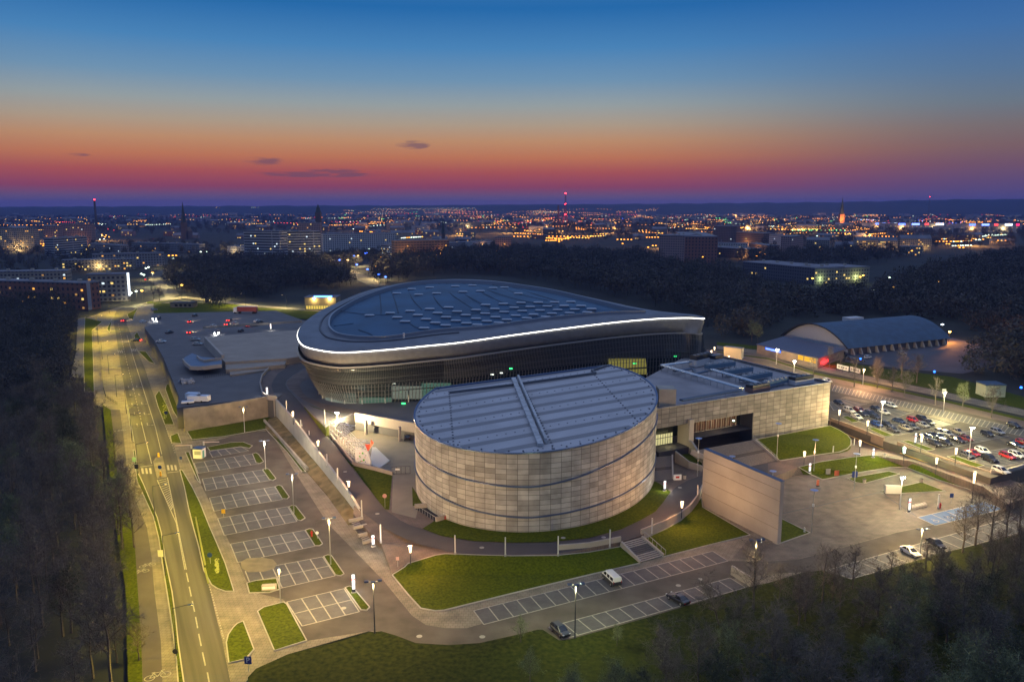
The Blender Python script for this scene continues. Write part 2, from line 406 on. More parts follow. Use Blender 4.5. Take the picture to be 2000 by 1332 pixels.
def arrow(px, py, kind):
    c = G(px, py, zm); f = (G(px+3, py+12, zm)-c).normalized(); f.z = 0; n = Vector((-f.y, f.x, 0))  # f points towards the camera, along the lane
    line(lines, c-f*2.2, c+f*1.0, .28)
    if kind == 's':
        lines.tri(c+f*2.8, c+f*1.0+n*.7, c+f*1.0-n*.7); lines.tri(c+f*2.8, c+f*1.0-n*.7, c+f*1.0+n*.7)
    else:
        line(lines, c+f*1.0-n*.1, c+f*1.3+n*1.2, .28)
        lines.tri(c+f*1.3+n*2.2, c+f*2.0+n*1.1, c+f*.6+n*1.1); lines.tri(c+f*1.3+n*2.2, c+f*.6+n*1.1, c+f*2.0+n*1.1)
for p in ((251, 756), (254.5, 772), (258, 790), (263, 808), (268, 830)): arrow(*p, 's')
for p in ((267, 755), (271.5, 771), (277, 788), (282, 808), (288, 829)): arrow(*p, 'l')
def bike(px, py, s=1.0):
    c = G(px, py, zm); f = (G(px+2, py+12, zm)-c).normalized(); n = Vector((-f.y, f.x, 0))
    def P(u, v): return c + n*u*s + f*(-v)*s
    for ux in (-.75, .75):
        q = [P(ux+.48*math.cos(t*math.pi/6), .48*math.sin(t*math.pi/6)) for t in range(13)]
        for a, d in zip(q[:-1], q[1:]): line(lines, a, d, .11*s)
    for a, d in (((-.75, 0), (-.35, .75)), ((-.35, .75), (.4, .7)), ((.4, .7), (0, 0)), ((0, 0), (-.75, 0)), ((0, 0), (-.35, .75)), ((.75, 0), (.4, .95)), ((.4, .95), (.75, 1.0)), ((-.5, .9), (-.15, .9))): line(lines, P(*a), P(*d), .11*s)
bike(308, 1320, 1.5); bike(288, 1104, 1.2); bike(275, 1116, 1.2); bike(235, 841, 1.3); bike(242, 913, 1.3); bike(235, 935, 1.3)
# central refuge
sheet('traffic_island', [(299, 901), (304, 893), (317, 889), (321, 905), (326, 931), (307, 935)], .16, M['pave'], depth=0)
sheet('forest_path', [(152, 622), (168, 619), (166, 650), (164, 738), (137, 738), (148, 690)], .05, M['deck'])
# ---- lawns and verges at street level
KB = []
def lawn(name, px, z=.14, kerb=True, depth=-.1):
    o = sheet(name, px, z, M['grass'], depth=depth)
    if kerb: KB.append([G(p[0], p[1], q) for p, q in zip(px, z if isinstance(z, list) else [z]*len(px))])
    return o
lawn('grass_verge', [(351, 917), (356, 918), (375, 950), (390, 980), (410, 1030), (422, 1057), (440, 1100), (457, 1154), (440, 1154), (425, 1149), (413, 1141), (406, 1128), (398, 1112), (388, 1066), (378, 1030), (368, 990), (360, 950)])
lawn('grass_verge', [(311, 762), (325, 790), (340, 829), (322, 829), (308, 792), (303, 773)])
lawn('grass_verge', [(325, 751), (333, 750), (350, 790), (359, 828), (356, 830), (338, 802), (323, 760)])
lawn('grass_verge', [(338, 748), (350, 747), (368, 787), (358, 793), (348, 775)])
lawn('grass_verge', [(333, 851), (347, 845), (355, 866), (335, 864)])
lawn('grass_verge', [(270, 686), (285, 687), (303, 711), (290, 706)])
lawn('grass_verge', [(306, 690), (316, 688), (343, 736), (332, 741)])
lawn('grass_verge', [(262, 655), (268, 648), (276, 664), (264, 664)])
lawn('grass_verge', [(209, 642), (219, 622), (214, 650)])
lawn('grass_verge', [(248, 614), (262, 606), (270, 600), (262, 616), (260, 625), (252, 622)])
lawn('grass_verge', [(286, 590), (318, 585), (350, 580), (352, 583), (320, 590), (288, 594)])
lawn('grass_verge', [(166, 620), (182, 624), (200, 628), (180, 645), (182, 700), (184, 765), (165, 765), (163, 690)])
lawn('grass_verge', [(247, 790), (249, 790), (262, 864), (259, 860)])
lawn('grass_verge', [(260, 878), (264, 880), (270, 925), (280, 945), (307, 1010), (315, 1040), (322, 1088), (336, 1155), (343, 1206), (348, 1255), (361, 1345), (349, 1345), (343, 1270), (330, 1180), (319, 1110), (310, 1050), (300, 1010), (268, 940)])
lawn('grass_verge', [(216, 800), (222, 850), (225, 875), (230, 940), (245, 990), (261, 1030), (265, 1087), (269, 1150), (276, 1250), (279, 1345), (250, 1345), (245, 1150), (222, 1000), (206, 850), (200, 790)], kerb=False)
lawn('grass_verge', [(362, 883), (369, 882), (392, 944), (386, 938)])
lawn('grass_island', [(482, 1138), (500, 1133), (540, 1129), (546, 1150), (526, 1156), (487, 1157)])
lawn('grass_island', [(503, 1193), (515, 1185), (554, 1175), (560, 1179), (599, 1250), (536, 1270)])
lawn('grass_island', [(475, 1212), (463, 1217), (455, 1225), (446, 1238), (442, 1254), (447, 1294), (480, 1286), (496, 1267)])
for q in ([(596, 1035), (604, 1032), (611, 1033), (630, 1061), (624, 1065), (615, 1065)], [(632, 1086), (640, 1083), (647, 1084), (672, 1120), (665, 1124), (655, 1122)], [(674, 1147), (682, 1144), (689, 1146), (722, 1185), (716, 1191), (705, 1190)],
          [(564, 989), (572, 986), (578, 988), (596, 1011), (588, 1016), (581, 1015)], [(537, 950), (544, 947), (550, 949), (565, 970), (560, 974), (551, 973)], [(513, 917), (519, 914), (525, 916), (539, 934), (533, 938), (526, 936)],
          [(493, 886), (500, 884), (505, 887), (515, 901), (507, 905), (500, 903)], [(405, 873), (450, 864), (475, 863), (493, 870), (487, 875), (470, 872), (410, 880)]):
    lawn('grass_island', q)
# southern slope of grass, falls away under the trees
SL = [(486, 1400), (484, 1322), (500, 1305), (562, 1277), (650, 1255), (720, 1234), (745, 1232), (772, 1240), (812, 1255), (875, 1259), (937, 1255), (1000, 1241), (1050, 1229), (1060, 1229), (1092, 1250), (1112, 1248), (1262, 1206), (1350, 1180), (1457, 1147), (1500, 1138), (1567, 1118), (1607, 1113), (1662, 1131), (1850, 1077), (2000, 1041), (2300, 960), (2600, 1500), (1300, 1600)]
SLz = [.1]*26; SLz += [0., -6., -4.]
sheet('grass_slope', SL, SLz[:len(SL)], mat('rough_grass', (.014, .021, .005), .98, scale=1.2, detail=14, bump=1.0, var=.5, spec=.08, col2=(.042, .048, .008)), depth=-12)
# lawn under the west wall
lawn('lawn', [(365, 842), (420, 832), (520, 812), (545, 810), (548, 834), (516, 838), (500, 841), (437, 852), (375, 858)], [.3]*9)
# slope up to the ramp wall, inside lawn strip, small kerb walls
EMB = M['grass']; M['grass'] = mat('dry_grass', (.07, .06, .02), .98, scale=.35, detail=12, bump=1.0, var=.5, col2=(.20, .15, .075))
lawn('embankment', [(516, 838), (525, 818), (541, 812), (575, 848), (625, 908), (671, 965), (707, 1013), (680, 1025), (640, 968), (600, 922), (560, 872)], [.2, .8, 1.6, 1.7, 1.7, 1.4, .4, .1, .15, .15, .2], kerb=False); M['grass'] = EMB
lawn('grass_strip', [(519, 838), (527, 835), (597, 921), (590, 921), (560, 882)], .25)
MB_ = MB(); MB_.beam(G(516, 822, .5), G(601, 917, .5), .5, 1.2); o = MB_.build('kerb_wall', M['conc']); setp(o, 'long low sloping concrete kerb wall up the grass bank below the ramp', 'wall')
# south-centre lawn rising to the promenade (z 2)
lawn('lawn', [(766, 1122), (790, 1107), (797, 1100), (850, 1084), (870, 1081), (925, 1083), (1000, 1085), (1090, 1084), (1150, 1078), (1212, 1067), (1250, 1099), (1150, 1122), (1000, 1158), (867, 1191), (850, 1192), (822, 1187), (797, 1160)],
     [.15, .8, 1.2, 1.95, 1.98, 1.98, 1.98, 1.98, 1.5, 1.3, .15, .15, .15, .15, .15, .15, .15])
lawn('lawn', [(1260, 1051), (1300, 1033), (1330, 1016), (1347, 1000), (1370, 970), (1372, 990), (1420, 1018), (1465, 1044), (1380, 1065), (1295, 1087)], [1.2, 1.3, 1.4, 1.5, 1.6, .6, .3, .15, .15, .15])
# promenade level (z = 2)
Z2 = 2.0
sheet('promenade', [(697, 900), (690, 1003), (717, 1035), (745, 1060), (766, 1120), (797, 1099), (850, 1084), (870, 1081), (1000, 1085), (1090, 1084), (1212, 1058), (1250, 1046), (1342, 1000), (1372, 962), (1500, 935), (1560, 912), (1640, 893), (1700, 889), (1782, 901), (1922, 951), (1965, 985), (2040, 960), (1955, 930), (1752, 872), (1622, 824), (1500, 800), (1290, 780), (1000, 800), (800, 780), (690, 790), (640, 820)],
      [2, 2, 1.8, 1.2, .16, 1.15, 1.95] + [Z2]*12 + [2, 2, 1.8, 1.6, .8, .1, .1, 1.0, 2, 2, 2, 2, 2, 2, 2, 2], M['pave2'], depth=-.1)
ringasp = [(752, 995), (765, 1004), (782, 1016), (803, 1026), (825, 1033), (862, 1047), (925, 1057), (1000, 1060), (1075, 1059), (1150, 1051), (1212, 1035), (1280, 1000), (1310, 962), (1320, 951), (1345, 937), (1372, 928), (1440, 912), (1500, 905), (1500, 935), (1372, 958), (1342, 998), (1300, 1024), (1252, 1044), (1212, 1056), (1150, 1070), (1090, 1080), (1000, 1083), (930, 1082), (875, 1077), (812, 1061), (772, 1043), (737, 1022), (708, 1000)]
sheet('promenade_road', ringasp, Z2+.02, M['promen'])
sheet('lawn', [(825, 1032), (862, 1046), (925, 1056), (1000, 1059), (1075, 1058), (1150, 1050), (1212, 1034), (1250, 1016), (1280, 999), (1295, 981), (1310, 960), (1288, 944), (1270, 935), (1200, 960), (1040, 990), (900, 980), (862, 1008)], Z2+.06, M['grass'])
sheet('lawn', [(805, 950), (815, 965), (836, 980), (806, 988)], Z2+.06, M['grass'])
sheet('lawn', [(687, 908), (766, 926), (763, 960), (760, 995), (752, 994), (720, 955)], Z2+.06, M['grass'])
sheet('lawn', [(632, 839), (638, 842), (692, 907), (687, 912)], Z2+.3, M['grass'])
# courtyard floor
sheet('courtyard', [(636, 838), (690, 905), (768, 923), (765, 1000), (812, 1012), (830, 940), (840, 860), (840, 810), (700, 790), (690, 800)], Z2+.03, mat('courtyard_setts', (.23, .20, .15), .85, var=.1, scale=.3))
# upper terraces (z = 7)
Z7 = 7.0
DK = [(345, 796), (520, 776), (541, 779), (562, 760), (586, 784), (636, 835), (693, 809), (740, 816), (830, 832), (900, 800), (900, 720), (700, 640), (590, 625), (540, 607), (300, 612), (282, 640), (300, 663), (320, 700), (338, 745), (350, 775)]
o = sheet('upper_deck', DK, Z7, M['deck'], depth=-.1)
# ramp carriageway sweeping down from the deck
rampL = [(640, 690, Z7), (610, 696, Z7), (586, 705, Z7), (560, 716, Z7), (540, 728, Z7), (530, 742, Z7), (528, 752, Z7), (532, 765, Z7), (541, 781, 6.6), (570, 822, 5.8), (600, 860, 5.0), (625, 893, 4.3), (650, 926, 3.5), (675, 958, 2.8), (692, 982, 2.3), (708, 1003, 2.02)]
rampR = [(660, 706, Z7), (620, 712, Z7), (592, 720, Z7), (572, 732, Z7), (560, 742, Z7), (557, 750, Z7), (562, 760, Z7), (570, 768, Z7), (584, 783, 6.6), (605, 808, 5.8), (628, 835, 5.0), (655, 870, 4.3), (685, 910, 3.5), (715, 947, 2.8), (735, 973, 2.3), (752, 995, 2.02)]
b = MB(); b.grid([[G(x, y, z+.05) for x, y, z in rampL], [G(x, y, z+.05) for x, y, z in rampR]])
b.grid([[G(x, y, z+.05) for x, y, z in rampR], [G(x, y, z+.05)-Vector((0, 0, z+.1)) for x, y, z in rampR]])
o = flip_up(b.build('ramp', M['promen'])); o['kind'] = 'structure'
b = MB()          # pale footway on the outside of the bend
b.grid([[G(x, y, z+.07) for x, y, z in [(590, 698, 7), (560, 706, 7), (530, 722, 7), (514, 740, 7), (509, 755, 7), (515, 772, 7), (541, 781, 7)]], [G(x, y, z+.07) for x, y, z in [(592, 705, 7), (566, 715, 7), (543, 729, 7), (533, 744, 7), (530, 754, 7), (534, 766, 7), (543, 782, 7)]]])
b.grid([[G(x, y, z+.07) for x, y, z in [(640, 712, 7), (592, 722, 7), (574, 733, 7), (562, 743, 7), (559, 750, 7), (566, 760, 7), (590, 780, 7), (640, 803, 7), (693, 808, 7)]], [G(x, y, z+.07) for x, y, z in [(640, 730, 7), (610, 738, 7), (590, 745, 7), (585, 752, 7), (590, 765, 7), (600, 775, 7), (630, 788, 7), (680, 798, 7), (720, 806, 7)]]])
o = flip_up(b.build('footway', M['pave2'])); o['kind'] = 'structure'
# grass wedge falling from deck to the ramp foot
lawn('grass_wedge', [(584, 782), (610, 793), (640, 803), (662, 812), (636, 838), (612, 815)], [6.9, 7.04, 7.04, 7.04, 7.02, 6.4], kerb=False)
# ---- east side: car park level (z = 3.5)
Z3 = 3.5
sheet('east_car_park', [(1380, 700), (1460, 690), (1540, 712), (1625, 744), (2010, 834), (2120, 862), (2150, 900), (2060, 900), (1955, 928), (1935, 934), (1752, 870), (1725, 861), (1621, 822), (1500, 775)], Z3+.02, M['lotasphalt'], depth=-.1)
sheet('east_ground', [(1378, 700), (1372, 640), (1700, 600), (2300, 640), (2500, 900), (2120, 862), (2010, 834), (1625, 744), (1540, 712), (1460, 690)], Z3, M['soil'], depth=-.1)
def hband(name, lo, hi, z, m):   # strip between two traced lines
    b = MB(); b.grid([[G(x, y, z) for x, y in lo], [G(x, y, z) for x, y in hi]]); o = flip_up(b.build(name, m)); o['kind'] = 'structure'
hband('east_footway', [(1380, 696), (1500, 704), (1625, 745), (2010, 835), (2120, 861)], [(1380, 683), (1500, 694), (1600, 731), (2000, 819), (2120, 846)], Z3+.03, M['pave2'])
hband('east_verge', [(1400, 688), (1500, 702), (1590, 731), (1740, 762), (1842, 784), (2000, 822), (2120, 850)], [(1400, 686), (1500, 699), (1590, 727), (1740, 758), (1842, 780), (2000, 817), (2120, 844)], Z3+.06, M['grass'])
hband('east_cycle_path', [(1400, 681), (1500, 695), (1590, 722), (1740, 754), (1842, 776), (2000, 812), (2120, 838)], [(1400, 675), (1500, 686), (1590, 712), (1740, 744), (1842, 765), (2000, 800), (2120, 826)], Z3+.04, M['pave'])
hband('east_lawn', [(1400, 674), (1500, 685), (1590, 711), (1740, 743), (1842, 764), (2000, 799), (2120, 825)], [(1400, 668), (1500, 678), (1600, 700), (1740, 722), (1860, 736), (2000, 775), (2120, 800)], Z3+.05, M['grass'])
sheet('hall_yard', [(1650, 706), (1660, 680), (1860, 660), (1980, 690), (1960, 712), (1880, 730), (1760, 720)], Z3+.04, mat('yard_asphalt', (.07, .07, .085), .8, var=.2, scale=.1))
eb = MB(); el = MB()
for blk in (((1630, 752), (2010, 841), (2000, 853), (1625, 763), 48), ((1618, 786), (1658, 775), (1706, 786), (1628, 801), 6), ((1640, 808), (1732, 789), (1785, 804), (1700, 832), 8),
            ((1697, 834), (1815, 812), (1872, 826), (1752, 850), 10), ((1782, 862), (1900, 840), (1970, 851), (1850, 876), 10), ((1855, 893), (1965, 875), (2050, 892), (1940, 915), 9)):
    bay_block(*blk, z=Z3+.03, bb=eb, ll=el, w=.2)
o = flip_up(eb.build('east_parking_bays', M['bay'])); o['kind'] = 'structure'
o = flip_up(el.build('east_bay_lines', M['line'])); o['kind'] = 'structure'
for q in ([(1645, 814), (1655, 812), (1678, 823), (1665, 825)], [(1695, 836), (1706, 835), (1745, 850), (1728, 852)], [(1762, 861), (1775, 860), (1826, 877), (1810, 880)], [(1850, 891), (1865, 890), (1922, 909), (1905, 913)]):
    lawn('grass_island', q, Z3+.16, depth=Z3)
for q in ([(1640, 777), (1652, 774), (1708, 784), (1696, 788)], [(1726, 790), (1738, 788), (1788, 801), (1776, 805)], [(1810, 813), (1822, 811), (1875, 824), (1862, 828)]):
    sheet('paved_island', q, Z3+.15, M['pave'], depth=Z3)
# lawns of the east forecourt
lawn('lawn', [(1477, 858), (1540, 846), (1621, 831), (1640, 840), (1655, 849), (1662, 858), (1662, 868), (1655, 876), (1640, 882), (1580, 890), (1525, 899), (1517, 896), (1500, 880)], [5.2, 4.0, 3.4, 2.8, 2.4, 2.2, 2.1, 2.1, 2.1, 2.1, 2.1, 2.1, 3.4])
lawn('lawn', [(1560, 912), (1600, 902), (1660, 893), (1700, 889), (1725, 890), (1782, 901), (1850, 926), (1922, 952), (1900, 957), (1837, 938), (1770, 912), (1740, 912), (1680, 922), (1607, 936), (1586, 927)], [2, 2, 2.05, 2.05, 2.05, 1.85, 1.2, .3, .15, .15, .15, .15, .15, .15, .2])
lawn('lawn', [(1655, 934), (1735, 920), (1757, 925), (1687, 944), (1672, 942)])
lawn('lawn', [(1720, 959), (1800, 941), (1847, 959), (1740, 964)])
lawn('lawn', [(1521, 1010), (1582, 1040), (1519, 1062), (1510, 1058)])
sheet('plaza', [(1470, 915), (1560, 912), (1607, 937), (1740, 913), (1770, 913), (1920, 958), (1965, 985), (1960, 995), (1857, 1015), (1750, 1039), (1625, 1074), (1560, 1091), (1500, 1095), (1430, 1090), (1468, 1046), (1518, 1064), (1500, 1000)], .06, M['plaza'])
bb = MB(); bay_block((1792, 1010), (1922, 979), (1960, 994), (1827, 1026), 5, z=.09, bb=bb)
o = flip_up(bb.build('blue_bays', mat('blue_bay_paint', (.035, .10, .26), .7, var=.15, scale=.6))); o['kind'] = 'structure'
for i in range(5):       # wheelchair symbols
    c = lerp(lerp(G(1792, 1010, .115), G(1922, 979, .115), (i+.5)/5), lerp(G(1827, 1026, .115), G(1960, 994, .115), (i+.5)/5), .6)
    fx = (G(1922, 979, 0)-G(1792, 1010, 0)).normalized(); fy = (G(1792, 1010, 0)-G(1827, 1026, 0)).normalized()
    P = lambda u, v: c+fx*u+fy*v
    q = [P(-.1+.6*math.cos(t), -.3+.6*math.sin(t)) for t in [math.pi*(.55+k*.13) for k in range(12)]]
    for a, d in zip(q[:-1], q[1:]): line(lines, a, d, .14)
    for a, d in (((-.15, .75), (-.1, .05)), ((-.1, .05), (.45, 0)), ((.45, 0), (.7, -.6)), ((-.12, .5), (.35, .4)), ((-.25, .95), (-.05, .95))): line(lines, P(*a), P(*d), .18)
# thin dark drain channel lines across the plaza, seam
dr = MB()
for a, c in (((1521, 1004), (1737, 957)), ((1737, 957), (1800, 942)), ((1720, 962), (1790, 1008))): line(dr, G(*a, .075), G(*c, .075), .3)
o = flip_up(dr.build('drain_channel', M['dark'])); o['kind'] = 'structure'
o = flip_up(bays.build('parking_bays', M['bay'])); o['kind'] = 'structure'
o = flip_up(lines.build('road_markings', M['line'])); o['kind'] = 'structure'
# kerbs: pale edging round lawns
kb = MB()
for pts in KB:
    for i in range(len(pts)):
        a, c = pts[i], pts[(i+1) % len(pts)]
        if (a-c).length > .2 and min(a.y, c.y) > 0: kb.beam(a+Vector((0, 0, -.02)), c+Vector((0, 0, -.02)), .2, .16)
o = kb.build('kerbs', M['conc']); o['kind'] = 'structure'
# manhole covers and a small beige patch, paler than the asphalt
mh = MB()
for x, y, z in ((546, 1117, .06), (671, 1187, .06), (819, 1242, .06), (942, 1243, .06), (1368, 1131, .06), (1325, 1143, .06), (941, 1069, 2.05), (1179, 1049, 2.05), (737, 1003, 2.05), (674, 921, 3.5), (1100, 1050, 2.05), (1328, 952, 2.05)):
    c = G(x, y, z); mh.tube(c, c+Vector((0, 0, .012)), .5, .5, 12)
o = mh.build('manhole_covers', M['conc']); o['kind'] = 'structure'
sheet('pale_patch', [(470, 1097), (482, 1090), (510, 1088), (533, 1092), (541, 1101), (535, 1110), (515, 1116), (485, 1117), (472, 1109)], .075, mat('beige_patch', (.19, .16, .105), .95, var=.2, scale=.5))
# hills on the horizon
hb = MB(); rows = []
for ring_, (dist, kf) in enumerate(((6500, 0), (8000, .8), (9500, 1.0), (12000, 1.0))):
    r_ = []
    for i in range(161):
        az = R(-50 + i*.625); px = 1000 + F*math.tan(az)
        ytop = np.interp(px, [-900, 0, 500, 800, 1000, 1200, 1400, 1650, 1750, 1850, 2000, 2400, 2900], [403, 404, 402.5, 401.5, 400, 399, 397.5, 396, 394, 393, 393, 394, 396])
        h = (9500*(402-ytop)/F/math.cos(az) + 70) * kf + (3*math.sin(i*1.3)+2.5*math.sin(i*3.1)+1.5*math.sin(i*7.7))*(kf > 0)
        r_.append((dist*math.sin(az), dist*math.cos(az), h-.3))
    rows.append(r_)
hb.grid(rows); o = flip_up(hb.build('hills', mat('wooded_hills', (.012, .016, .014), 1, var=.5, scale=.004, detail=9), smooth=True)); o['kind'] = 'structure'
# ================================================================== ARENA
def zring(x, y): return 25 + .02*(x+76) + .1*(y-250)
RA, RB, RC = 25+.02*76-.1*250, .02, .1
RP = [(581, 652), (582, 662), (587, 671), (600, 679), (640, 687), (680, 688.5), (760, 683), (830, 676), (900, 669), (1000, 655), (1100, 642), (1200, 630), (1280, 623), (1340, 621), (1368, 622), (1377, 624), (1372, 619),
      (1340, 616), (1270, 608), (1200, 594), (1140, 581), (1060, 565), (1000, 555), (950, 549.5), (900, 547.5), (850, 549), (800, 553.5), (760, 560), (710, 572), (665, 590), (630, 606), (605, 622), (588, 638)]
RW = [GP(px, py, RA, RB, RC) for px, py in RP]
def catmull(P, n, closed=True):
    out = []; m = len(P)
    for i in range(m if closed else m-1):
        g_ = lambda k: P[k % m] if closed else P[max(0, min(m-1, k))]
        p0, p1, p2, p3 = g_(i-1), g_(i), g_(i+1), g_(i+2)
        for k in range(n):
            t = k/n; out.append(.5*((2*p1)+(p2-p0)*t+(2*p0-5*p1+4*p2-p3)*t*t+(3*p1-p0-3*p2+p3)*t**3))
    if not closed: out.append(P[-1])
    return out
def resample(P, n, closed=True):
    Q = P + [P[0]] if closed else P
    L_ = [0]
    for a, c in zip(Q[:-1], Q[1:]): L_.append(L_[-1]+(c-a).length)
    out = []; j = 0
    for i in range(n):
        s_ = L_[-1]*i/(n if closed else n-1)
        while j < len(L_)-2 and L_[j+1] < s_: j += 1
        t = (s_-L_[j])/max(1e-9, L_[j+1]-L_[j]); out.append(Q[j].lerp(Q[j+1], t))
    return out
NR = 360
ring = resample(catmull(RW, 12), NR)
for _ in range(3): ring = [(ring[i-1]+ring[i]*2+ring[(i+1) % NR])/4 for i in range(NR)]
cen = sum(ring, Vector())/NR
nrm = []
for i in range(NR):
    t = ring[(i+3) % NR]-ring[i-3]; n = Vector((t.y, -t.x, 0)).normalized()
    if n.dot(ring[i]-cen) < 0: n = -n
    nrm.append(n)
for _ in range(6): nrm = [(nrm[i-1]+nrm[i]+nrm[(i+1) % NR]).normalized() for i in range(NR)]
def loop(inset, zf):      # inset metres inward; zf(i) height
    return [Vector(((ring[i]-nrm[i]*inset(i)).x, (ring[i]-nrm[i]*inset(i)).y, zf(i))) for i in range(NR)]
def wl(i):                # weight of the tapering bowl: strong in the west, gone at the eastern tip
    return max(0., min(1., (45-ring[i].x)/108))
arena = root('arena', 'huge teardrop-shaped arena with blue membrane roof and glowing white light line round its rim', 'arena', (cen.x, cen.y, 7))
ao = Vector((cen.x, cen.y, 7))
def loc(P): return [[q-ao for q in r] for r in P]
metal = mat('brushed_cladding', (.17, .175, .185), .65, .1, var=.12, scale=.6, detail=8)
b = MB()
b.grid(loc([loop(lambda i: .25, lambda i: ring[i].z-.3), loop(lambda i: .1, lambda i: ring[i].z-1.2), loop(lambda i: .5, lambda i: ring[i].z-3), loop(lambda i: 1.1, lambda i: ring[i].z-5.2+.8*wl(i)), loop(lambda i: 2.2, lambda i: ring[i].z-5.3+.8*wl(i))]), close=True)
b.build('rim_band', metal, arena, smooth=True)
led = MB(); led.grid(loc([loop(lambda i: .1, lambda i: ring[i].z+.16), loop(lambda i: -.12, lambda i: ring[i].z+.06), loop(lambda i: -.12, lambda i: ring[i].z-.1), loop(lambda i: .2, lambda i: ring[i].z-.2)]), close=True)
led.build('light_line', emis('rim_light', (1, .97, .88), 4.5, sample=True), arena)
# roof ring
NI = 360
IP = [(641, 634), (643, 644), (655, 654.5), (678, 660), (707, 662.5), (749, 662.5), (790, 658), (854, 648), (900, 645), (960, 640), (1070, 625), (1180, 614.5), (1246, 612), (1262, 611), (1224, 604.5), (1158, 588), (1070, 568), (982, 555.5), (930, 551.5), (875, 550.5), (823, 553), (770, 562), (707, 583), (665, 605), (646, 620)]
IW = [GP(px, py, RA+.9, RB, RC) for px, py in IP]
inner = resample(catmull(IW, 12), 720)
for _ in range(4): inner = [(inner[i-1]+inner[i]*2+inner[(i+1) % 720])/4 for i in range(720)]
ic = sum(inner, Vector())/720
def near_dir(i):
    # pair ring point i with the inner loop by normalised arc position starting from the west
    return i
# match by nearest point, monotone
idx = []; j = min(range(720), key=lambda k: (inner[k]-ring[0]).length)
for i in range(NR):
    best = min(range(-2, 14), key=lambda k: (inner[(j+k) % 720]-ring[i]).length); j += best; idx.append(j)
inn = [inner[k % 720] for k in idx]
inn = [((inn[i-2]+inn[i-1]+inn[i]+inn[(i+1) % NR]+inn[(i+2) % NR])/5) for i in range(NR)]
b = MB(); outer = loop(lambda i: .05, lambda i: ring[i].z+.28)
# ring orientation may differ from the inner loop's: inn follows ring order already
mid1 = [outer[i].lerp(inn[i], .12)+Vector((0, 0, .35)) for i in range(NR)]
mid2 = [outer[i].lerp(inn[i], .55)+Vector((0, 0, .25)) for i in range(NR)]
b.grid(loc([outer, mid1, mid2, inn]), close=True)
b.build('roof_ring', mat('ring_membrane', (.13, .15, .185), .55, .1, var=.18, scale=.18, detail=9), arena, smooth=True)
b = MB()      # step in the ring
st = [outer[i].lerp(inn[i], .72)+Vector((0, 0, .3)) for i in range(NR)]
for i in range(NR):
    j = (i+1) % NR
    if st[i].x < -18 and (outer[i]-inn[i]).length > 5: b.beam(st[i]-ao, st[j]-ao, .5, .35)
b.build('ring_step', mat('step_dark', (.06, .07, .09), .6), arena)
up1 = [p+Vector((0, 0, 1.0)) for p in inn]
din = [(ic-p).normalized() for p in inn]
up2 = [up1[i]+din[i]*.6 for i in range(NR)]; dn = [inn[i]+din[i]*.7-Vector((0, 0, .6)) for i in range(NR)]
b = MB(); b.grid(loc([inn, up1, up2, dn]), close=True); b.build('roof_upstand', mat('upstand', (.24, .27, .32), .4, .4), arena)
b = MB(); rows = []
for k in range(13):
    t = k/12; rows.append([dn[i].lerp(ic, t)+Vector((0, 0, 3.2*(1-(1-t)**2))) for i in range(NR)])
b.grid(loc(rows), close=True)
dm = mat('roof_membrane', (.020, .082, .165), .6, var=.22, scale=.09, detail=12)
b.build('dome_roof', dm, arena, smooth=True)
def droof(x, y):
    # height of the dome at x,y by bisection along the ray from ic
    v = Vector((x-ic.x, y-ic.y)); best = None; bd = 9
    for i in range(0, NR, 2):
        w = Vector((dn[i].x-ic.x, dn[i].y-ic.y)); c = v.normalized().dot(w.normalized())
        if best is None or c > bd: best = i; bd = c
    w = Vector((dn[best].x-ic.x, dn[best].y-ic.y)); t = 1-min(1, v.length/w.length)
    return lerp(dn[best].z, ic.z, t) + 3.2*(1-(1-t)**2)
def on_roof(px, py):
    z = 32.
    for _ in range(8):
        p = G(px, py, z); z = .5*z+.5*droof(p.x, p.y)
    return G(px, py, z)
sk = [(775, 574.5), (804, 566), (817.5, 577), (839, 563), (852.5, 574.5), (889, 560.5), (904, 571.5), (922.5, 559), (938, 570), (963, 564), (722, 617.5), (762, 613), (801, 609), (839, 605), (876, 602), (948, 597), (983, 595), (776, 621.5), (816, 617), (854.5, 613), (892.5, 610), (929.5, 607), (966, 605), (791, 629.5), (832, 625), (871, 621), (909.5, 617), (947.5, 614), (984.5, 611),
      (850, 632), (890, 628), (929.5, 624), (967.5, 621), (828, 642.5), (870, 637), (911, 633), (951, 629), (990, 626), (932, 636), (974, 632), (1017.5, 593), (1051, 592.5), (1083, 592), (1115, 591), (1004, 602.5), (1035.5, 601), (1069, 600), (1102, 599), (1135, 599), (1020, 609), (1054.5, 608), (1089, 607), (1122.5, 606), (1155.5, 605), (1007, 618), (1042, 616), (1078, 614), (1112.5, 613), (1147, 611.5), (1029, 623), (1066, 620.5), (1103, 619), (985, 563), (1012, 575)]
first = None
for px, py in sk:
    p = on_roof(px, py)
    if first is None:
        q = MB(); q.m = 0; q.box(0, 0, -1.6, 2.9, 1.3, 1.9); q.m = 1; q.hexa([(-1.8, -.85, .35), (1.8, -.85, .35), (1.8, .85, .35), (-1.8, .85, .35)], [(-1.5, -.6, .6), (1.5, -.6, .6), (1.5, .6, .6), (-1.5, .6, .6)])
        first = q.build('skylight', [mat('skylight_curb', (.12, .15, .2), .6), mat('skylight_cover', (.40, .46, .54), .35)], arena); s_ = first
    else:
        s_ = first.copy(); COL.objects.link(s_)
    s_.location = p-ao; s_.rotation_euler = (0, 0, R(-4))
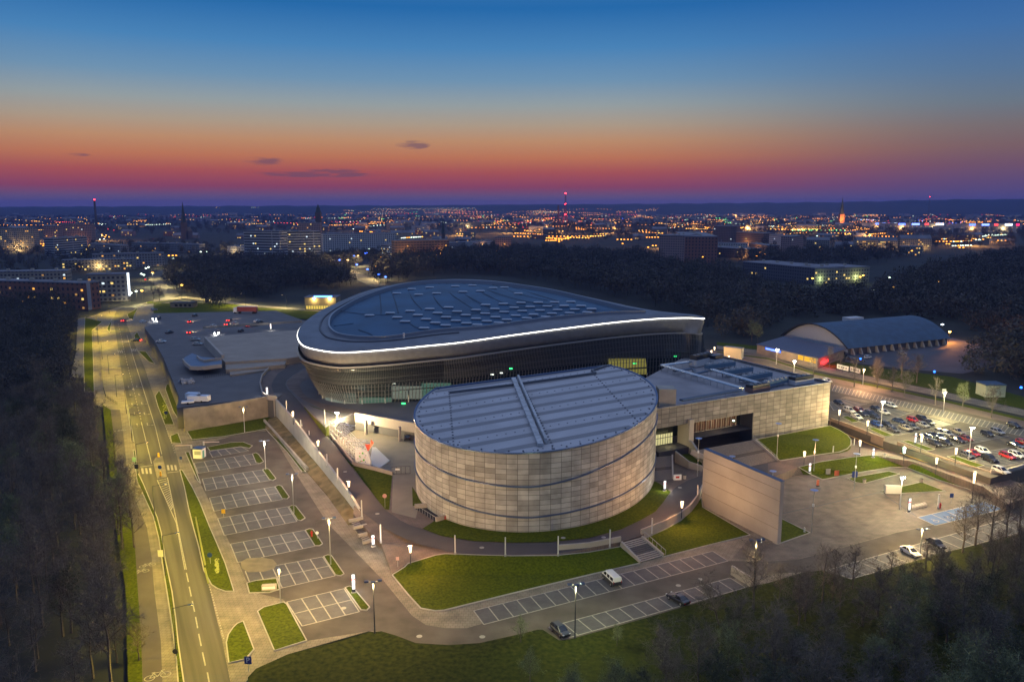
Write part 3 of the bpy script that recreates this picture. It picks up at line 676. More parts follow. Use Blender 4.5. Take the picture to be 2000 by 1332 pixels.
# seams of the membrane
seams = [[(742, 577), (744, 600), (744, 616)], [(765, 570), (772, 590), (778, 612)], [(795, 562), (806, 585), (824, 605)], [(830, 556), (850, 585), (866, 604)], [(855, 553), (885, 578), (925, 605)], [(868, 552), (915, 580), (965, 606)], [(900, 552), (945, 574), (990, 595), (1040, 603)],
         [(915, 551), (960, 570), (1020, 588), (1075, 596)], [(960, 556), (1010, 574), (1070, 588)], [(1000, 562), (1050, 577), (1090, 589)], [(652, 638), (690, 633)], [(655, 607), (690, 612), (740, 616), (870, 617), (1000, 606), (1085, 598)], [(700, 645), (720, 652), (728, 656)], [(800, 632), (812, 640), (826, 644)]]
sm_ = mat('seam_dark', (.045, .075, .115), .7)
for s_ in seams:
    b = MB(); pts = catmull([on_roof(*q)+Vector((0, 0, .12)) for q in s_], 8, False)
    b.grid([[p-ao+Vector((-.2, 0, 0)) for p in pts], [p-ao+Vector((.0, 0, .2)) for p in pts], [p-ao+Vector((.2, 0, 0)) for p in pts]]); b.build('membrane_seam', sm_, arena)
b = MB(); pipe = GP(789, 668, RA, RB, RC); b.tube(pipe-ao, pipe-ao+Vector((0, 0, 3.0)), .35, .35, 8); b.build('vent_pipe', M['offw'], arena)
# facade bowl: glass with fins and transoms
def bowl(k):   # k 0 top lip .. 1 base
    ins = lambda i: 1.0 + (wl(i)*5.6+.2)*k**1.6 - 1.0*wl(i)*(k < .15)
    zf = lambda i: lerp(ring[i].z-5.3+.8*wl(i), 7.0, k)
    return loop(ins, zf)
ks = [0, .06, .14, .25, .38, .5, .62, .75, .88, 1.0]
gm = mat('facade_glass', (.02, .028, .036), .12, spec=.8)
t_ = gm.node_tree; pb = t_.nodes['Principled BSDF']; tr = t_.nodes.new('ShaderNodeBsdfTransparent'); mx = t_.nodes.new('ShaderNodeMixShader'); mx.inputs[0].default_value = .45
tr.inputs[0].default_value = (.75, .85, .85, 1)
t_.links.new(tr.outputs[0], mx.inputs[1]); t_.links.new(pb.outputs[0], mx.inputs[2]); t_.links.new(mx.outputs[0], t_.nodes['Material Output'].inputs[0])
b = MB(); b.grid(loc([bowl(k) for k in ks]), close=True); b.build('glass_facade', gm, arena, smooth=True)
finm = mat('facade_fins', (.10, .105, .115), .5, .1)
rb = MB(); b = MB(); BW = [bowl(k) for k in ks]
vis = [i for i in range(NR) if nrm[i].y < .35 or ring[i].x < -55]
per = sum((ring[(i+1) % NR]-ring[i]).length for i in range(NR))/NR
for i in vis:
    for sub in ((0, .5) if per < 1.6 else (0, .5)):
        j = (i+1) % NR
        pts = [BW[k][i].lerp(BW[k][j], sub)+nrm[i]*.14 for k in range(len(ks))]
        if sub: pts = pts[:6]
        if ring[i].x < -22:
            for a, c in zip(pts[:5], pts[1:6]): rb.beam(a-nrm[i]*.1-ao, c-nrm[i]*.1-ao, .12, .1)
            pts = pts[5:]
        for a, c in zip(pts[:-1], pts[1:]): b.beam(a-ao, c-ao, .18, .22)
b.build('facade_fins', finm, arena); rb.build('cladding_ribs', mat('rib_dark', (.055, .057, .065), .5, .2), arena)
b = MB()
for k in [x/9 for x in range(0, 10)]:
    l_ = bowl(k)
    for i in vis:
        j = (i+1) % NR; b.beam(l_[i]-ao+nrm[i]*.05, l_[j]-ao+nrm[j]*.05, .08, .08)
b.build('facade_transoms', finm, arena)
b = MB(); l0 = loop(lambda i: .7-.9*wl(i), lambda i: ring[i].z-5.5+.8*wl(i))
for i in range(NR): b.beam(l0[i]-ao, l0[(i+1) % NR]-ao, .5, .5)
b.build('lip_rail', mat('lip_metal', (.25, .25, .25), .55, .1), arena)
cladm = mat('perforated_cladding', (.045, .047, .055), .5, .15, var=.15, scale=.5)
b = MB()      # solid dark skin in the west
rows = [BW[k] for k in range(0, 6)]
for r0, r1 in zip(rows[:-1], rows[1:]):
    for i in vis:
        j = (i+1) % NR
        if ring[i].x < -22: b.quad(*[q-nrm[i]*.12-ao for q in (r0[i], r0[j], r1[j], r1[i])])
b.build('dark_cladding', cladm, arena)
core = MB(); cs = lambda k, zf: [Vector((cen.x+(ring[i].x-cen.x)*k, cen.y+(ring[i].y-cen.y)*k, zf(i))) for i in range(NR)]; core.grid(loc([cs(.86, lambda i: ring[i].z-6), cs(.80, lambda i: 7)]), close=True); core.build('inner_wall', mat('inner_wall_dark', (.035, .05, .055), .8), arena)
for zf in (.40, .72):
    b = MB(); l1 = loop(lambda i: 2.0+wl(i)*5.6*zf**1.6, lambda i: lerp(ring[i].z-4.5, 7, zf)); l2 = cs(.84, lambda i: lerp(ring[i].z-4.5, 7, zf)+.02)
    b.grid(loc([l1, l2]), close=True); b.build('floor_slab', mat('slab_dark', (.06, .07, .07), .8), arena)
# lit rooms behind the glass
def lit_panel(px0, px1, pyb, pyt, ins, m, name, kf=1.0):
    # a wall panel a few metres behind the glass, placed by looking through the facade
    b = MB(); rows = [[], []]
    for k in range(13):
        px = lerp(px0, px1, k/12)
        u = ray(px, pyb)
        best = None
        lp = loop(lambda i: ins, lambda i: 10.)
        for i in vis:
            p = lp[i]
            if nrm[i].y > 0: continue
            d = abs(p.x*u[1]-p.y*u[0])
            if best is None or d < best[0]: best = (d, p)
        p = best[1]
        rows[0].append(Vector((p.x, p.y, zat(p.x, p.y, pyb)))-ao); rows[1].append(Vector((p.x, p.y, zat(p.x, p.y, pyt)))-ao)
    b.grid(rows); return b.build(name, m, arena)
lit_panel(762, 826, 779, 754, 5.5, emis('room_white', (.62, .62, .50), .55), 'lit_room')
lit_panel(764, 832, 814, 784, 6.5, emis('room_green', (.08, .22, .13), 1.0), 'green_room')
lit_panel(1190, 1272, 731, 700, 4.0, emis('room_yellow', (.80, .62, .14), .6), 'lit_room')
lit_panel(700, 763, 806, 776, 6.0, emis('room_dim', (.14, .27, .20), 1.0), 'dim_room')
lit_panel(636, 699, 788, 768, 6.0, emis('room_grey', (.16, .20, .17), .9), 'dim_room')
lit_panel(826, 880, 778, 748, 5.5, emis('room_dim', (.12, .25, .19), .8), 'dim_room')
fg = MB()
def inpt(px, py, ins, z): return G(px, py, z)
for px, py, z in ((729, 704, 16), (867, 708, 17), (766, 749, 14), (640, 764, 10), (661, 772, 10), (693, 778, 9), (706, 781, 9), (746, 789, 10), (775, 794, 9.5), (791, 795, 9.5), (955, 732, 16), (975, 729, 16), (786, 788, 12)):
    # ceiling lights placed 3 m behind the glass
    u = ray(px, py); best = min((abs((ring[i].x-nrm[i].x*8)*u[1]-(ring[i].y-nrm[i].y*8)*u[0]), i) for i in vis if nrm[i].y < 0)[1]
    p = ring[best]-nrm[best]*6.5; zz = zat(p.x, p.y, py); fg.box(p.x-ao.x, p.y-ao.y, zz-7, 1.0, .6, .3)
fg.each('ceiling_light', emis('ceiling_light', (1, .95, .8), 6), arena)
eg = MB()
for px, py in ((999, 721), (1319, 697), (1240, 711), (787, 789)):
    u = ray(px, py); best = min((abs(ring[i].x*u[1]-ring[i].y*u[0]), i) for i in vis if nrm[i].y < 0)[1]
    p = ring[best]-nrm[best]*1.5; zz = zat(p.x, p.y, py); eg.box(p.x-ao.x, p.y-ao.y, zz-7, 1.2, .3, .4)
eg.each('exit_light', emis('exit_green', (.05, 1, .25), 3), arena)
for px, py, col, pw in ((640, 772, (.8, .9, .8), 90), (700, 790, (.8, .9, .8), 130), (780, 790, (.75, .95, .8), 260), (750, 792, (.8, .9, .8), 120)):
    u = ray(px, py); best = min((abs(ring[i].x*u[1]-ring[i].y*u[0]), i) for i in vis if nrm[i].y < 0)[1]
    p = ring[best]-nrm[best]*9.5; l = bpy.data.lights.new('lobby_light', 'POINT'); l.energy = pw; l.color = col; l.shadow_soft_size = .3
    lo_ = bpy.data.objects.new('lobby_light', l); COL.objects.link(lo_); lo_.location = Vector((p.x, p.y, 10.5))-ao; lo_.parent = arena
# pilotis along the western foot
b = MB(); lb = loop(lambda i: 5.5*wl(i)+.5, lambda i: 7)
for i in vis[::7]: b.tube(lb[i]-ao, lb[i]-ao+Vector((0, 0, 4)), .22, .22, 6)
b.each('facade_post', M['steel'], arena)

# ================================================================== DRUM HALL (stone clad, oval)
EC, EA, EB, ET = (6.7, 197.7), 29.67, 39.14, -.29
def ell(t, s=1.0, z=0):
    x = EA*s*math.cos(t); y = EB*s*math.sin(t); return Vector((EC[0]+x*math.cos(ET)-y*math.sin(ET), EC[1]+x*math.sin(ET)+y*math.cos(ET), z))
def rz_(p): return 21.15+.032*(p.x-5)+.056*(p.y-190)
c0, c1 = GP(872, 756, 21.15-.16-10.64, .032, .056), GP(1196, 713, 21.15-.16-10.64, .032, .056)
def side(p): return (c1.x-c0.x)*(p.y-c0.y)-(c1.y-c0.y)*(p.x-c0.x)    # >0 behind the straight back edge
T = [2*math.pi*i/720 for i in range(720)]
keep = [side(ell(t)) <= 0 for t in T]
k0 = next(i for i in range(720) if keep[i] and not keep[i-1]); arc = []
i = k0
while keep[i % 720]: arc.append(T[i % 720]); i += 1
arc = arc[::4]+[arc[-1]]
drum = root('drum_hall', 'large oval hall clad in pale stone slabs with flat striped blue-grey roof', 'hall', (EC[0], EC[1], 2))
do = Vector((EC[0], EC[1], 2))
stone = brickmat('stone_slabs', (.39, .39, .385), (.235, .235, .23), (.09, .088, .085), 2.35, 1.13, .05, 'UV', .8, offset=0.0)
def wallstrip(b, ts, zb, zt, s=1.0):
    P = [ell(t, s) for t in ts]; s_ = [0]
    for a, c in zip(P[:-1], P[1:]): s_.append(s_[-1]+(Vector((a.x, a.y, 0))-Vector((c.x, c.y, 0))).length)
    for k in range(len(P)-1):
        a, c = P[k], P[k+1]; za, zc = zt(a), zt(c); zb_a, zb_c = zb(a), zb(c)
        b.quad(Vector((a.x, a.y, zb_a))-do, Vector((c.x, c.y, zb_c))-do, Vector((c.x, c.y, zc))-do, Vector((a.x, a.y, za))-do,
               uv=[(s_[k], zb_a), (s_[k+1], zb_c), (s_[k+1], zc), (s_[k], za)])
bandA = lambda p: 12.0 + (5.8*max(0, (p.x-4)/34)**1.3 if p.x > 4 else 1.6*((4-p.x)/28)**1.5)   # rises to the east
bandB = lambda p: 5.3 + (1.6*max(0, (p.x-4)/34) if p.x > 4 else 2.6*((4-p.x)/28)**1.5)
b = MB(); wallstrip(b, arc, lambda p: 1.5, bandB); b.build('wall', stone, drum)
b = MB(); wallstrip(b, arc, bandB, bandA); b.build('wall', stone, drum)
b = MB(); wallstrip(b, arc, bandA, lambda p: rz_(p)); b.build('wall', stone, drum)
bm_ = mat('blue_band', (.06, .10, .21), .35, .3)
for fn in (bandA, bandB):
    b = MB(); P = [ell(t, 1.004) for t in arc]
    for a, c in zip(P[:-1], P[1:]): b.beam(Vector((a.x, a.y, fn(a)))-do, Vector((c.x, c.y, fn(c)))-do, .3, .26)
    b.build('blue_band', bm_, drum)
b = MB(); P = [ell(t, 1.0) for t in arc]
for a, c in zip(P[:-1], P[1:]): b.beam(Vector((a.x, a.y, rz_(a)-.02))-do, Vector((c.x, c.y, rz_(c)-.02))-do, .4, .3)
a, c = P[-1], P[0]; b.beam(Vector((a.x, a.y, rz_(a)+.05))-do, Vector((c.x, c.y, rz_(c)+.05))-do, .5, .5)
b.build('roof_edge', bm_, drum)
b = MB(); b.quad(Vector((a.x, a.y, 2))-do, Vector((c.x, c.y, 2))-do, Vector((c.x, c.y, rz_(c)))-do, Vector((a.x, a.y, rz_(a)))-do); b.build('back_wall', M['dark'], drum)
rp = [Vector((p.x, p.y, rz_(p)-.1)) for p in (ell(t, .995) for t in arc)]
b = MB(); b.poly([p-do for p in rp], depth=None); rm = mat('drum_roof', (.40, .405, .43), .6, var=.10, scale=.12, detail=10); b.build('roof', rm, drum)
# darker stripes, ridge walkway, rows of small anchors
RPa, RPb, RPc = 21.15-.16-10.64, .032, .056
def onr(px, py, dz=0): return GP(px, py, RPa+dz, RPb, RPc)
A1, A2 = onr(1002, 738), onr(1050, 872)      # ridge direction
B1, B2 = onr(815, 798), onr(1262, 728)       # stripe direction
sd = (B2-B1); sd.z = 0; sd.normalize(); rd = Vector((sd.y, -sd.x, 0))
def inside(p): return side(p) < -2 and (((p.x-EC[0])*math.cos(-ET)-(p.y-EC[1])*math.sin(-ET))/EA)**2+(((p.x-EC[0])*math.sin(-ET)+(p.y-EC[1])*math.cos(-ET))/EB)**2 < .962
o0 = onr(1020, 800); sb = MB(); db = MB()
def chord(k, w):   # stripe at offset k along rd
    base = o0+rd*k; lo = hi = None
    for s_ in np.arange(-60, 60, .25):
        p = base+sd*float(s_)
        if inside(p):
            lo = s_ if lo is None else lo; hi = s_
    return base, lo, hi
for n_, k in enumerate(np.arange(-26, 44, 6.15)):
    base, lo, hi = chord(float(k), 2)
    if lo is None: continue
    p, q = base+sd*float(lo), base+sd*float(hi); w_ = rd*1.05
    pts = [p-w_, q-w_, q+w_, p+w_]
    sb.quad(*[Vector((v.x, v.y, rz_(v)-.1+.03))-do for v in (pts[0], pts[1], pts[2], pts[3])])
    base, lo, hi = chord(float(k)+3.1, 2)
    if lo is not None and n_ % 2 == 0:
        for s_ in np.arange(lo, hi, 2.2):
            v = base+sd*float(s_); db.box(v.x-do.x, v.y-do.y, rz_(v)-.1-do.z, .3, .14, .12)
sb.build('roof_stripes', mat('roof_stripe_dark', (.22, .225, .24), .7), drum)
def dots(p, q, n):
    for i in range(n+1):
        v = lerp(p, q, i/n); db.box(v.x-do.x, v.y-do.y, rz_(v)-.1-do.z, .42, .2, .2)
dots(onr(877, 765), onr(886, 868), 20); dots(onr(1022, 752), onr(1082, 876), 26); dots(onr(1162, 733), onr(1245, 822), 20)
for t in arc[::3]:
    v = ell(t, .965)
    if inside(v) : db.box(v.x-do.x, v.y-do.y, rz_(v)-.1-do.z, .35, .25, .25)
db.build('roof_anchors', mat('anchor_grey', (.12, .13, .15), .6), drum)['kind'] = 'stuff'
wk = MB(); u1, u2 = onr(1003, 742), onr(1056, 872); wk.beam(u1-do+Vector((0, 0, .35)), u2-do+Vector((0, 0, .35)), 1.2, .7)
u1, u2 = onr(1012, 742), onr(1066, 866); wk.beam(u1-do+Vector((0, 0, .9)), u2-do+Vector((0, 0, .6)), .5, 1.2)
wk.build('roof_duct', mat('duct_pale', (.42, .44, .46), .5, .2, var=.25, scale=.8), drum)
wk = MB(); p_ = [onr(878, 768), onr(1000, 753), onr(1163, 730), onr(1156, 725), onr(1184, 716)]
for a, c in zip(p_[:-1], p_[1:]): wk.beam(a-do+Vector((0, 0, .25)), c-do+Vector((0, 0, .25)), .6, .5)
wk.build('roof_rail', mat('roof_rail_dark', (.10, .11, .13), .6), drum)

# ================================================================== LOW HALL in the east
ZH = 16.3
HA, HB_, HC = G(1262, 805.2, ZH), G(1622, 750, ZH), G(1378, 690, ZH)
hall = root('entrance_hall', 'long flat-roofed stone-clad hall with deep glazed entrance recess, beside the oval hall', 'hall', (HB_.x, HB_.y, 2.4)); ho = Vector((HB_.x, HB_.y, 2.4))
ud = (HB_-HA); ud.z = 0; LA = ud.length; ud.normalize(); nd = Vector((-ud.y, ud.x, 0))        # nd points back (away from camera)
def HP(s, t, z): return HA+ud*s+nd*t+Vector((0, 0, z-ZH))-ho
def s_at(px):       # distance along facade seen at column px
    u = (px-1000)/F; # solve x/d = u with d = y cp - (z-CH) sp ; use mid height
    lo, hi = 0., LA
    for _ in range(40):
        m = (lo+hi)/2; p = HA+ud*m; z = 11.; d = p.y*cp-(z-CH)*sp
        if p.x/d < u: lo = m
        else: hi = m
    return m
def wallq(b, p, q, z0, z1, uv0=0):
    L_ = (Vector((q.x, q.y, 0))-Vector((p.x, p.y, 0))).length
    b.quad(Vector((p.x, p.y, z0-ho.z)), Vector((q.x, q.y, z0-ho.z)), Vector((q.x, q.y, z1-ho.z)), Vector((p.x, p.y, z1-ho.z)), uv=[(uv0, z0), (uv0+L_, z0), (uv0+L_, z1), (uv0, z1)])
s1, s2 = s_at(1352), s_at(1471)
pa = HA+ud*s_at(1285); zf1 = zat(pa.x, pa.y, 838); pb_ = HA+ud*s2; zf2 = zat(pb_.x, pb_.y, 805)
stone2 = brickmat('stone_slabs_hall', (.29, .275, .255), (.17, .162, .15), (.075, .07, .065), 2.6, 1.25, .07, 'UV', .8, offset=0.0)
b = MB(); wallq(b, HP(s2, 0, 0), HP(LA, 0, 0), 2.2, ZH+.6, s2); b.build('wall', stone2, hall)
zF = (zf1+zf2)/2
b = MB(); wallq(b, HP(0, 0, 0), HP(s2, 0, 0), zF, ZH+.6, 0)
b.quad(HP(0, 0, zF), HP(0, 1.2, zF), HP(s2, 1.2, zF), HP(s2, 0, zF), uv=[(0, 0), (0, 1), (s2, 1), (s2, 0)]); b.build('fascia', stone2, hall)
BK = (HC-HB_).length
bd = (HC-HB_); bd.z = 0; bd.normalize()
b = MB(); P0 = HB_-ho; P1 = HC-ho; wallq(b, Vector((P0.x, P0.y, 0)), Vector((P1.x, P1.y, 0)), 2.2, ZH+.6); b.build('side_wall', stone2, hall)
b = MB(); RL = [HA-nd*0, HB_, HC, G(1330, 700, ZH), G(1255, 740, ZH)]
b.poly([p-ho-Vector((0, 0, .2)) for p in RL]); b.build('roof', mat('hall_roof', (.26, .26, .28), .8, var=.2, scale=.1, detail=9), hall)
pr = MB()
for a, c in ((HA, HB_), (HB_, HC)): pr.beam(a-ho+Vector((0, 0, .62)), c-ho+Vector((0, 0, .62)), .5, .12)
pr.build('parapet_coping', mat('coping_blue', (.16, .19, .26), .5, .3), hall)
# recess
DR = 5.0; zt = 6.6
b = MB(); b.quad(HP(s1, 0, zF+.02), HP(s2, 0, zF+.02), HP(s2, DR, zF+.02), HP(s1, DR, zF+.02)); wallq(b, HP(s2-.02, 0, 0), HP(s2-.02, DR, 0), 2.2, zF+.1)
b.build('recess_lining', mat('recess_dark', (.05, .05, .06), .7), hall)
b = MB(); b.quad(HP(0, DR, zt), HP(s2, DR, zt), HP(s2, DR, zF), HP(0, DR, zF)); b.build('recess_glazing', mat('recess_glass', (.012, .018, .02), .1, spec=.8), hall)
b = MB()
n_ = 22
for i in range(n_+1):
    s_ = lerp(s1, s2-2, i/n_); b.beam(HP(s_, DR-.15, zt), HP(s_, DR-.15, zF), .10, .10)
    if i % 2 == 0: b.beam(HP(s_, DR-.3, zt), HP(s_, DR-.3, zt+3.0), .28, .28)
for z in (zt+.1, zt+3.0, zt+5.4): b.beam(HP(s1, DR-.2, z), HP(s2-1, DR-.2, z), .16, .16)
b.build('door_frames', mat('door_frame', (.34, .30, .26), .5, .3), hall)
b = MB()
for i in range(11):
    s_ = lerp(s1+1, s2-4, i/10); b.quad(HP(s_, DR-.05, zt+.3), HP(s_+2.1, DR-.05, zt+.3), HP(s_+2.1, DR-.05, zt+2.8), HP(s_, DR-.05, zt+2.8))
b.each('door', mat('glowing_door', (.10, .05, .035), .5, emit=(.10, .04, .02), es=.25), hall)  # doors glow faintly in their material, standing in for dim warm light
b = MB()
for s_, z_ in ((.2, 4.4), (.33, 4.5), (.45, 4.6), (.57, 4.7), (.62, 5.9), (.72, 4.8)): p = HP(lerp(s1, s2, s_), DR-.4, zt+z_); b.box(p.x, p.y, p.z, .7, .3, .22)
b.each('recess_lamp', emis('recess_lamp', (.75, 1, .9), 3.0), hall)
b = MB(); p = HP(s2-5.5, DR-3, zt+2.4); b.box(p.x, p.y, p.z, .5, .3, .35); b.build('exit_lamp', emis('exit_lamp', (.6, 1, .7), 6), hall)
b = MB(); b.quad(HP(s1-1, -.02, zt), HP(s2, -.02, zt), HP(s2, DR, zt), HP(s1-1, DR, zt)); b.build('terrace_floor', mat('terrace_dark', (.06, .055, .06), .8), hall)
b = MB(); pL, pR_ = s_at(1343), s_at(1352); b.hexa([HP(pL, -.8, 2), HP(pR_, -.8, 2), HP(pR_, 4, 2), HP(pL, 4, 2)], [HP(pL, -.8, zF+1.2), HP(pR_, -.8, zF+1.2), HP(pR_, 4, zF+1.2), HP(pL, 4, zF+1.2)]); b.build('pillar', M['conc2'], hall)
# west part: glazed lobby with lit vestibule over the small stair
b = MB(); b.quad(HP(0, 7, 2), HP(pL, 7, 2), HP(pL, 7, zF), HP(0, 7, zF)); b.build('lobby_glazing', MATS['recess_glass'], hall)
b = MB()
for i in range(13): s_ = lerp(s_at(1284), pL, i/12); b.beam(HP(s_, 6.85, 4.5), HP(s_, 6.85, zF), .1, .1)
for z in (7.5, 9.8): b.beam(HP(0, 6.85, z), HP(pL, 6.85, z), .12, .12)
b.build('lobby_mullions', M['dark'], hall)
va, vb = s_at(1299), s_at(1333)
b = MB(); b.quad(HP(va, 4.0, 5), HP(vb, 4.0, 5), HP(vb, 4.0, 8.2), HP(va, 4.0, 8.2)); b.quad(HP(va, 6.8, 5), HP(va, 4.0, 5), HP(va, 4.0, 8.2), HP(va, 6.8, 8.2)); b.build('vestibule', emis('vestibule_light', (.86, .78, .36), .75), hall)
b = MB()
for i in range(8): s_ = lerp(va, vb, i/7); b.beam(HP(s_, 3.9, 5), HP(s_, 3.9, 8.2), .12, .12)
for z in (5.05, 7.0, 8.2): b.beam(HP(va, 3.9, z), HP(vb, 3.9, z), .14, .14)
b.build('vestibule_frame', M['dark'], hall)
b = MB(); b.hexa([HP(s_at(1284), -1, 2), HP(pL, -1, 2), HP(pL, 7, 2), HP(s_at(1284), 7, 2)], [HP(s_at(1284), -1, 4.98), HP(pL, -1, 4.98), HP(pL, 7, 4.98), HP(s_at(1284), 7, 4.98)]); b.build('lobby_terrace', MATS['terrace_dark'], hall)
b = MB(); p = HP(s_at(1296), 6.6, 10.6); b.box(p.x, p.y, p.z, .5, .2, 1.9); b.build('screen', emis('info_screen', (.6, .75, 1), 1.6), hall)
b = MB()
for px, z_ in ((1290, 8.4), (1301, 8.7), (1312, 8.9), (1313, 8.3), (1321, 8.5)): p = HP(s_at(px), 6.0, z_); b.box(p.x, p.y, p.z, .6, .3, .25)
b.each('lobby_lamp', emis('lobby_lamp', (1, .95, .45), 4), hall)
l = bpy.data.lights.new('recess_fill', 'POINT'); l.energy = 420; l.color = (1, .75, .5); l.shadow_soft_size = .5  # light added without a fixture to brighten the dark recess and its doors
lo_ = bpy.data.objects.new('recess_fill', l); COL.objects.link(lo_); lo_.location = HP((s1+s2)/2, 2.5, zt+4.6); lo_.parent = hall
l = bpy.data.lights.new('vestibule_glow', 'POINT'); l.energy = 260; l.color = (1, .85, .4); l.shadow_soft_size = .5
lo_ = bpy.data.objects.new('vestibule_glow', l); COL.objects.link(lo_); lo_.location = HP((va+vb)/2, 1.8, 7.2); lo_.parent = hall
b = MB(); p0 = G(1284, 793, ZH); b.box(p0.x+2.4-ho.x, p0.y-ho.y+1, ZH-ho.z-.2, 4.6, 5, 5.2); b.build('stair_tower', M['conc'], hall)
# ---- plant on the hall roof
def RT(px, py, z=ZH+.0): return G(px, py, z)
def run(name, label, pts, h=1.6, r=.32, n=2, gap=.8, m=None):
    W_ = [RT(*p) for p in pts]; o_ = W_[0].copy(); t = root(name, label, 'pipe', (o_.x, o_.y, ZH-.2), group='pipe runs on the hall roof'); b = MB(); lg = MB()
    for k in range(n):
        pts3 = []
        for i, w in enumerate(W_):
            d = (W_[min(i+1, len(W_)-1)]-W_[max(i-1, 0)]).normalized(); nn = Vector((-d.y, d.x, 0))
            pts3.append(w-o_+nn*gap*k+Vector((0, 0, h)))
        b.path(pts3, r, 8)
    b.build('pipe', m or mat('pipe_jacket', (.55, .58, .60), .25, .9), t)
    for a, c in zip(W_[:-1], W_[1:]):
        L_ = (c-a).length
        for i in range(int(L_/3)+1):
            p = lerp(a, c, i*3/L_)-o_; lg.beam(p, p+Vector((0, 0, h)), .12); lg.beam(p+Vector((0, 0, h-.35)), p+(c-a).normalized().cross(Vector((0, 0, -1)))*gap*n+Vector((0, 0, h-.35)), .1)
    lg.build('pipe_supports', M['steel'], t); return t
run('roof_pipe', 'long twin silver pipes crossing the hall roof from back corner to front edge', [(1292, 724), (1445, 769)], h=1.9)
run('roof_pipe', 'dark pipes along the front edge of the hall roof bending down at their west end', [(1445, 769), (1328, 790)], h=1.5, m=mat('pipe_blue', (.10, .14, .20), .4, .5))
run('roof_pipe', 'silver pipe at the back of the hall roof leading to the grey ventilation box', [(1292, 724), (1368, 714)], h=1.9)
run('roof_pipe', 'twin silver pipes beside the row of cooling units on the hall roof', [(1388, 732), (1492, 763)], h=1.9)
run('roof_pipe', 'short blue pipe loop in the middle of the hall roof', [(1318, 731), (1352, 726), (1358, 736), (1382, 731)], h=1.2, m=MATS['pipe_blue'])
def chiller(px0, py0, px1, py1, nf, label):
    a, c = RT(px0, py0), RT(px1, py1); d = (c-a); L_ = d.length; d.normalize(); nn = Vector((-d.y, d.x, 0)); t = root('cooling_unit', label, 'cooling unit', (a.x, a.y, ZH-.2), math.atan2(d.y, d.x), 'cooling units on the hall roof')
    b = MB(); b.box(L_/2, 0, .9, L_, 2.2, 1.3); b.build('housing', mat('unit_blue', (.12, .20, .28), .5, .3), t)
    b = MB()
    for i in range(5): b.box(lerp(.2, L_-.2, i/4), -.9, 0, .2, .2, .9); b.box(lerp(.2, L_-.2, i/4), .9, 0, .2, .2, .9)
    b.each('leg', M['steel'], t)
    f0 = None
    for i in range(nf):
        x = (i+.5)*L_/nf
        if f0 is None:
            q = MB(); q.m = 0; q.tube((0, 0, 2.2), (0, 0, 2.65), .95, .85, 12, cap=False); q.m = 1; q.tube((0, 0, 2.2), (0, 0, 2.58), .86, .86, 12); q.m = 2
            for k in range(4): q.beam((0, 0, 2.55), (.8*math.cos(k*1.571), .8*math.sin(k*1.571), 2.6), .2, .06)
            f0 = q.build('fan', [M['steel'], M['white'], M['dark']], t); f_ = f0
        else: f_ = f0.copy(); COL.objects.link(f_)
        f_.location = (x, 0, 0)
chiller(1380, 724, 1432, 717, 5, 'blue cooling unit with row of fans, nearest the grey ventilation box')
chiller(1414, 736, 1466, 728, 5, 'blue cooling unit with row of fans, second from the grey ventilation box')
chiller(1448, 748, 1503, 738, 5, 'blue cooling unit with row of fans, third from the grey ventilation box')
chiller(1492, 759, 1536, 749, 5, 'blue cooling unit with row of fans, the one farthest east on the roof')
for x0, y0, x1, y1, h, lab in ((1360, 718, 1386, 712, 4.2, 'tall grey ventilation box with dark top louvres near the back of the hall roof'), (1397, 714, 1412, 711, 3.4, 'small dark ventilation box standing alone by the back edge of the hall roof'), (1470, 769, 1504, 763, 2.4, 'low reddish brown ventilation box close to the front edge of the hall roof'), (1553, 754, 1590, 748, 2.6, 'wide low plant box at the east end of the hall roof')):
    a, c = RT(x0, y0), RT(x1, y1); d = (c-a); L_ = d.length; d.normalize()
    t = root('ventilation_unit', lab, 'ventilation unit', (a.x, a.y, ZH-.2), math.atan2(d.y, d.x)); b = MB(); b.box(L_/2, 1.5, .3, L_, 3, h*.55); b.build('casing', mat('vent_brown', (.20, .12, .10), .6) if 'reddish' in lab else M['offw'], t)
    b = MB(); b.box(L_/2, 1.5, .3+h*.55, L_*.96, 2.8, h*.35); b.build('louvre', M['dark'], t)
    b = MB()
    for i in range(4): b.tube((L_*(i+.5)/4, 1.5, .3+h*.9), (L_*(i+.5)/4, 1.5, .5+h*.9), .5, .5, 8)
    b.each('fan_cap', M['steel'], t)

# ================================================================== FREESTANDING WALLS, STAIRS, TERRACES
def wall(name, label, pts, th, hts, m, base=None, cat='wall', coping=None, world=None):
    """pts px on ground z list; hts = absolute top heights"""
    t = MB(); n = len(world or pts); L3 = world or [G(p[0], p[1], p[2]) for p in pts]
    for i in range(n-1):
        a, c = L3[i], L3[i+1]; d = (c-a); d.z = 0; d.normalize(); nn = Vector((-d.y, d.x, 0))*th/2
        ha, hc = hts[i], hts[i+1]; lo = -.2
        t.hexa([Vector((q.x, q.y, (base if base is not None else lo))) for q in (a-nn, c-nn, c+nn, a+nn)], [Vector(((a-nn).x, (a-nn).y, ha)), Vector(((c-nn).x, (c-nn).y, hc)), Vector(((c+nn).x, (c+nn).y, hc)), Vector(((a+nn).x, (a+nn).y, ha))])
    o = t.build(name, m); setp(o, label, cat)
    if coping:
        q = MB()
        for i in range(n-1): q.beam(Vector((L3[i].x, L3[i].y, hts[i]+.05)), Vector((L3[i+1].x, L3[i+1].y, hts[i+1]+.05)), th+.1, .12)
        k = q.build('coping', coping, o)
    return o
bw = mat('board_wall', (.30, .285, .275), .85, var=.2, scale=.12, detail=12, bump=.1)
wA, wB = G(1518, 1062, 0), G(1370, 987, 0); dd = (wB-wA).normalized(); nn = Vector((dd.y, -dd.x, 0))
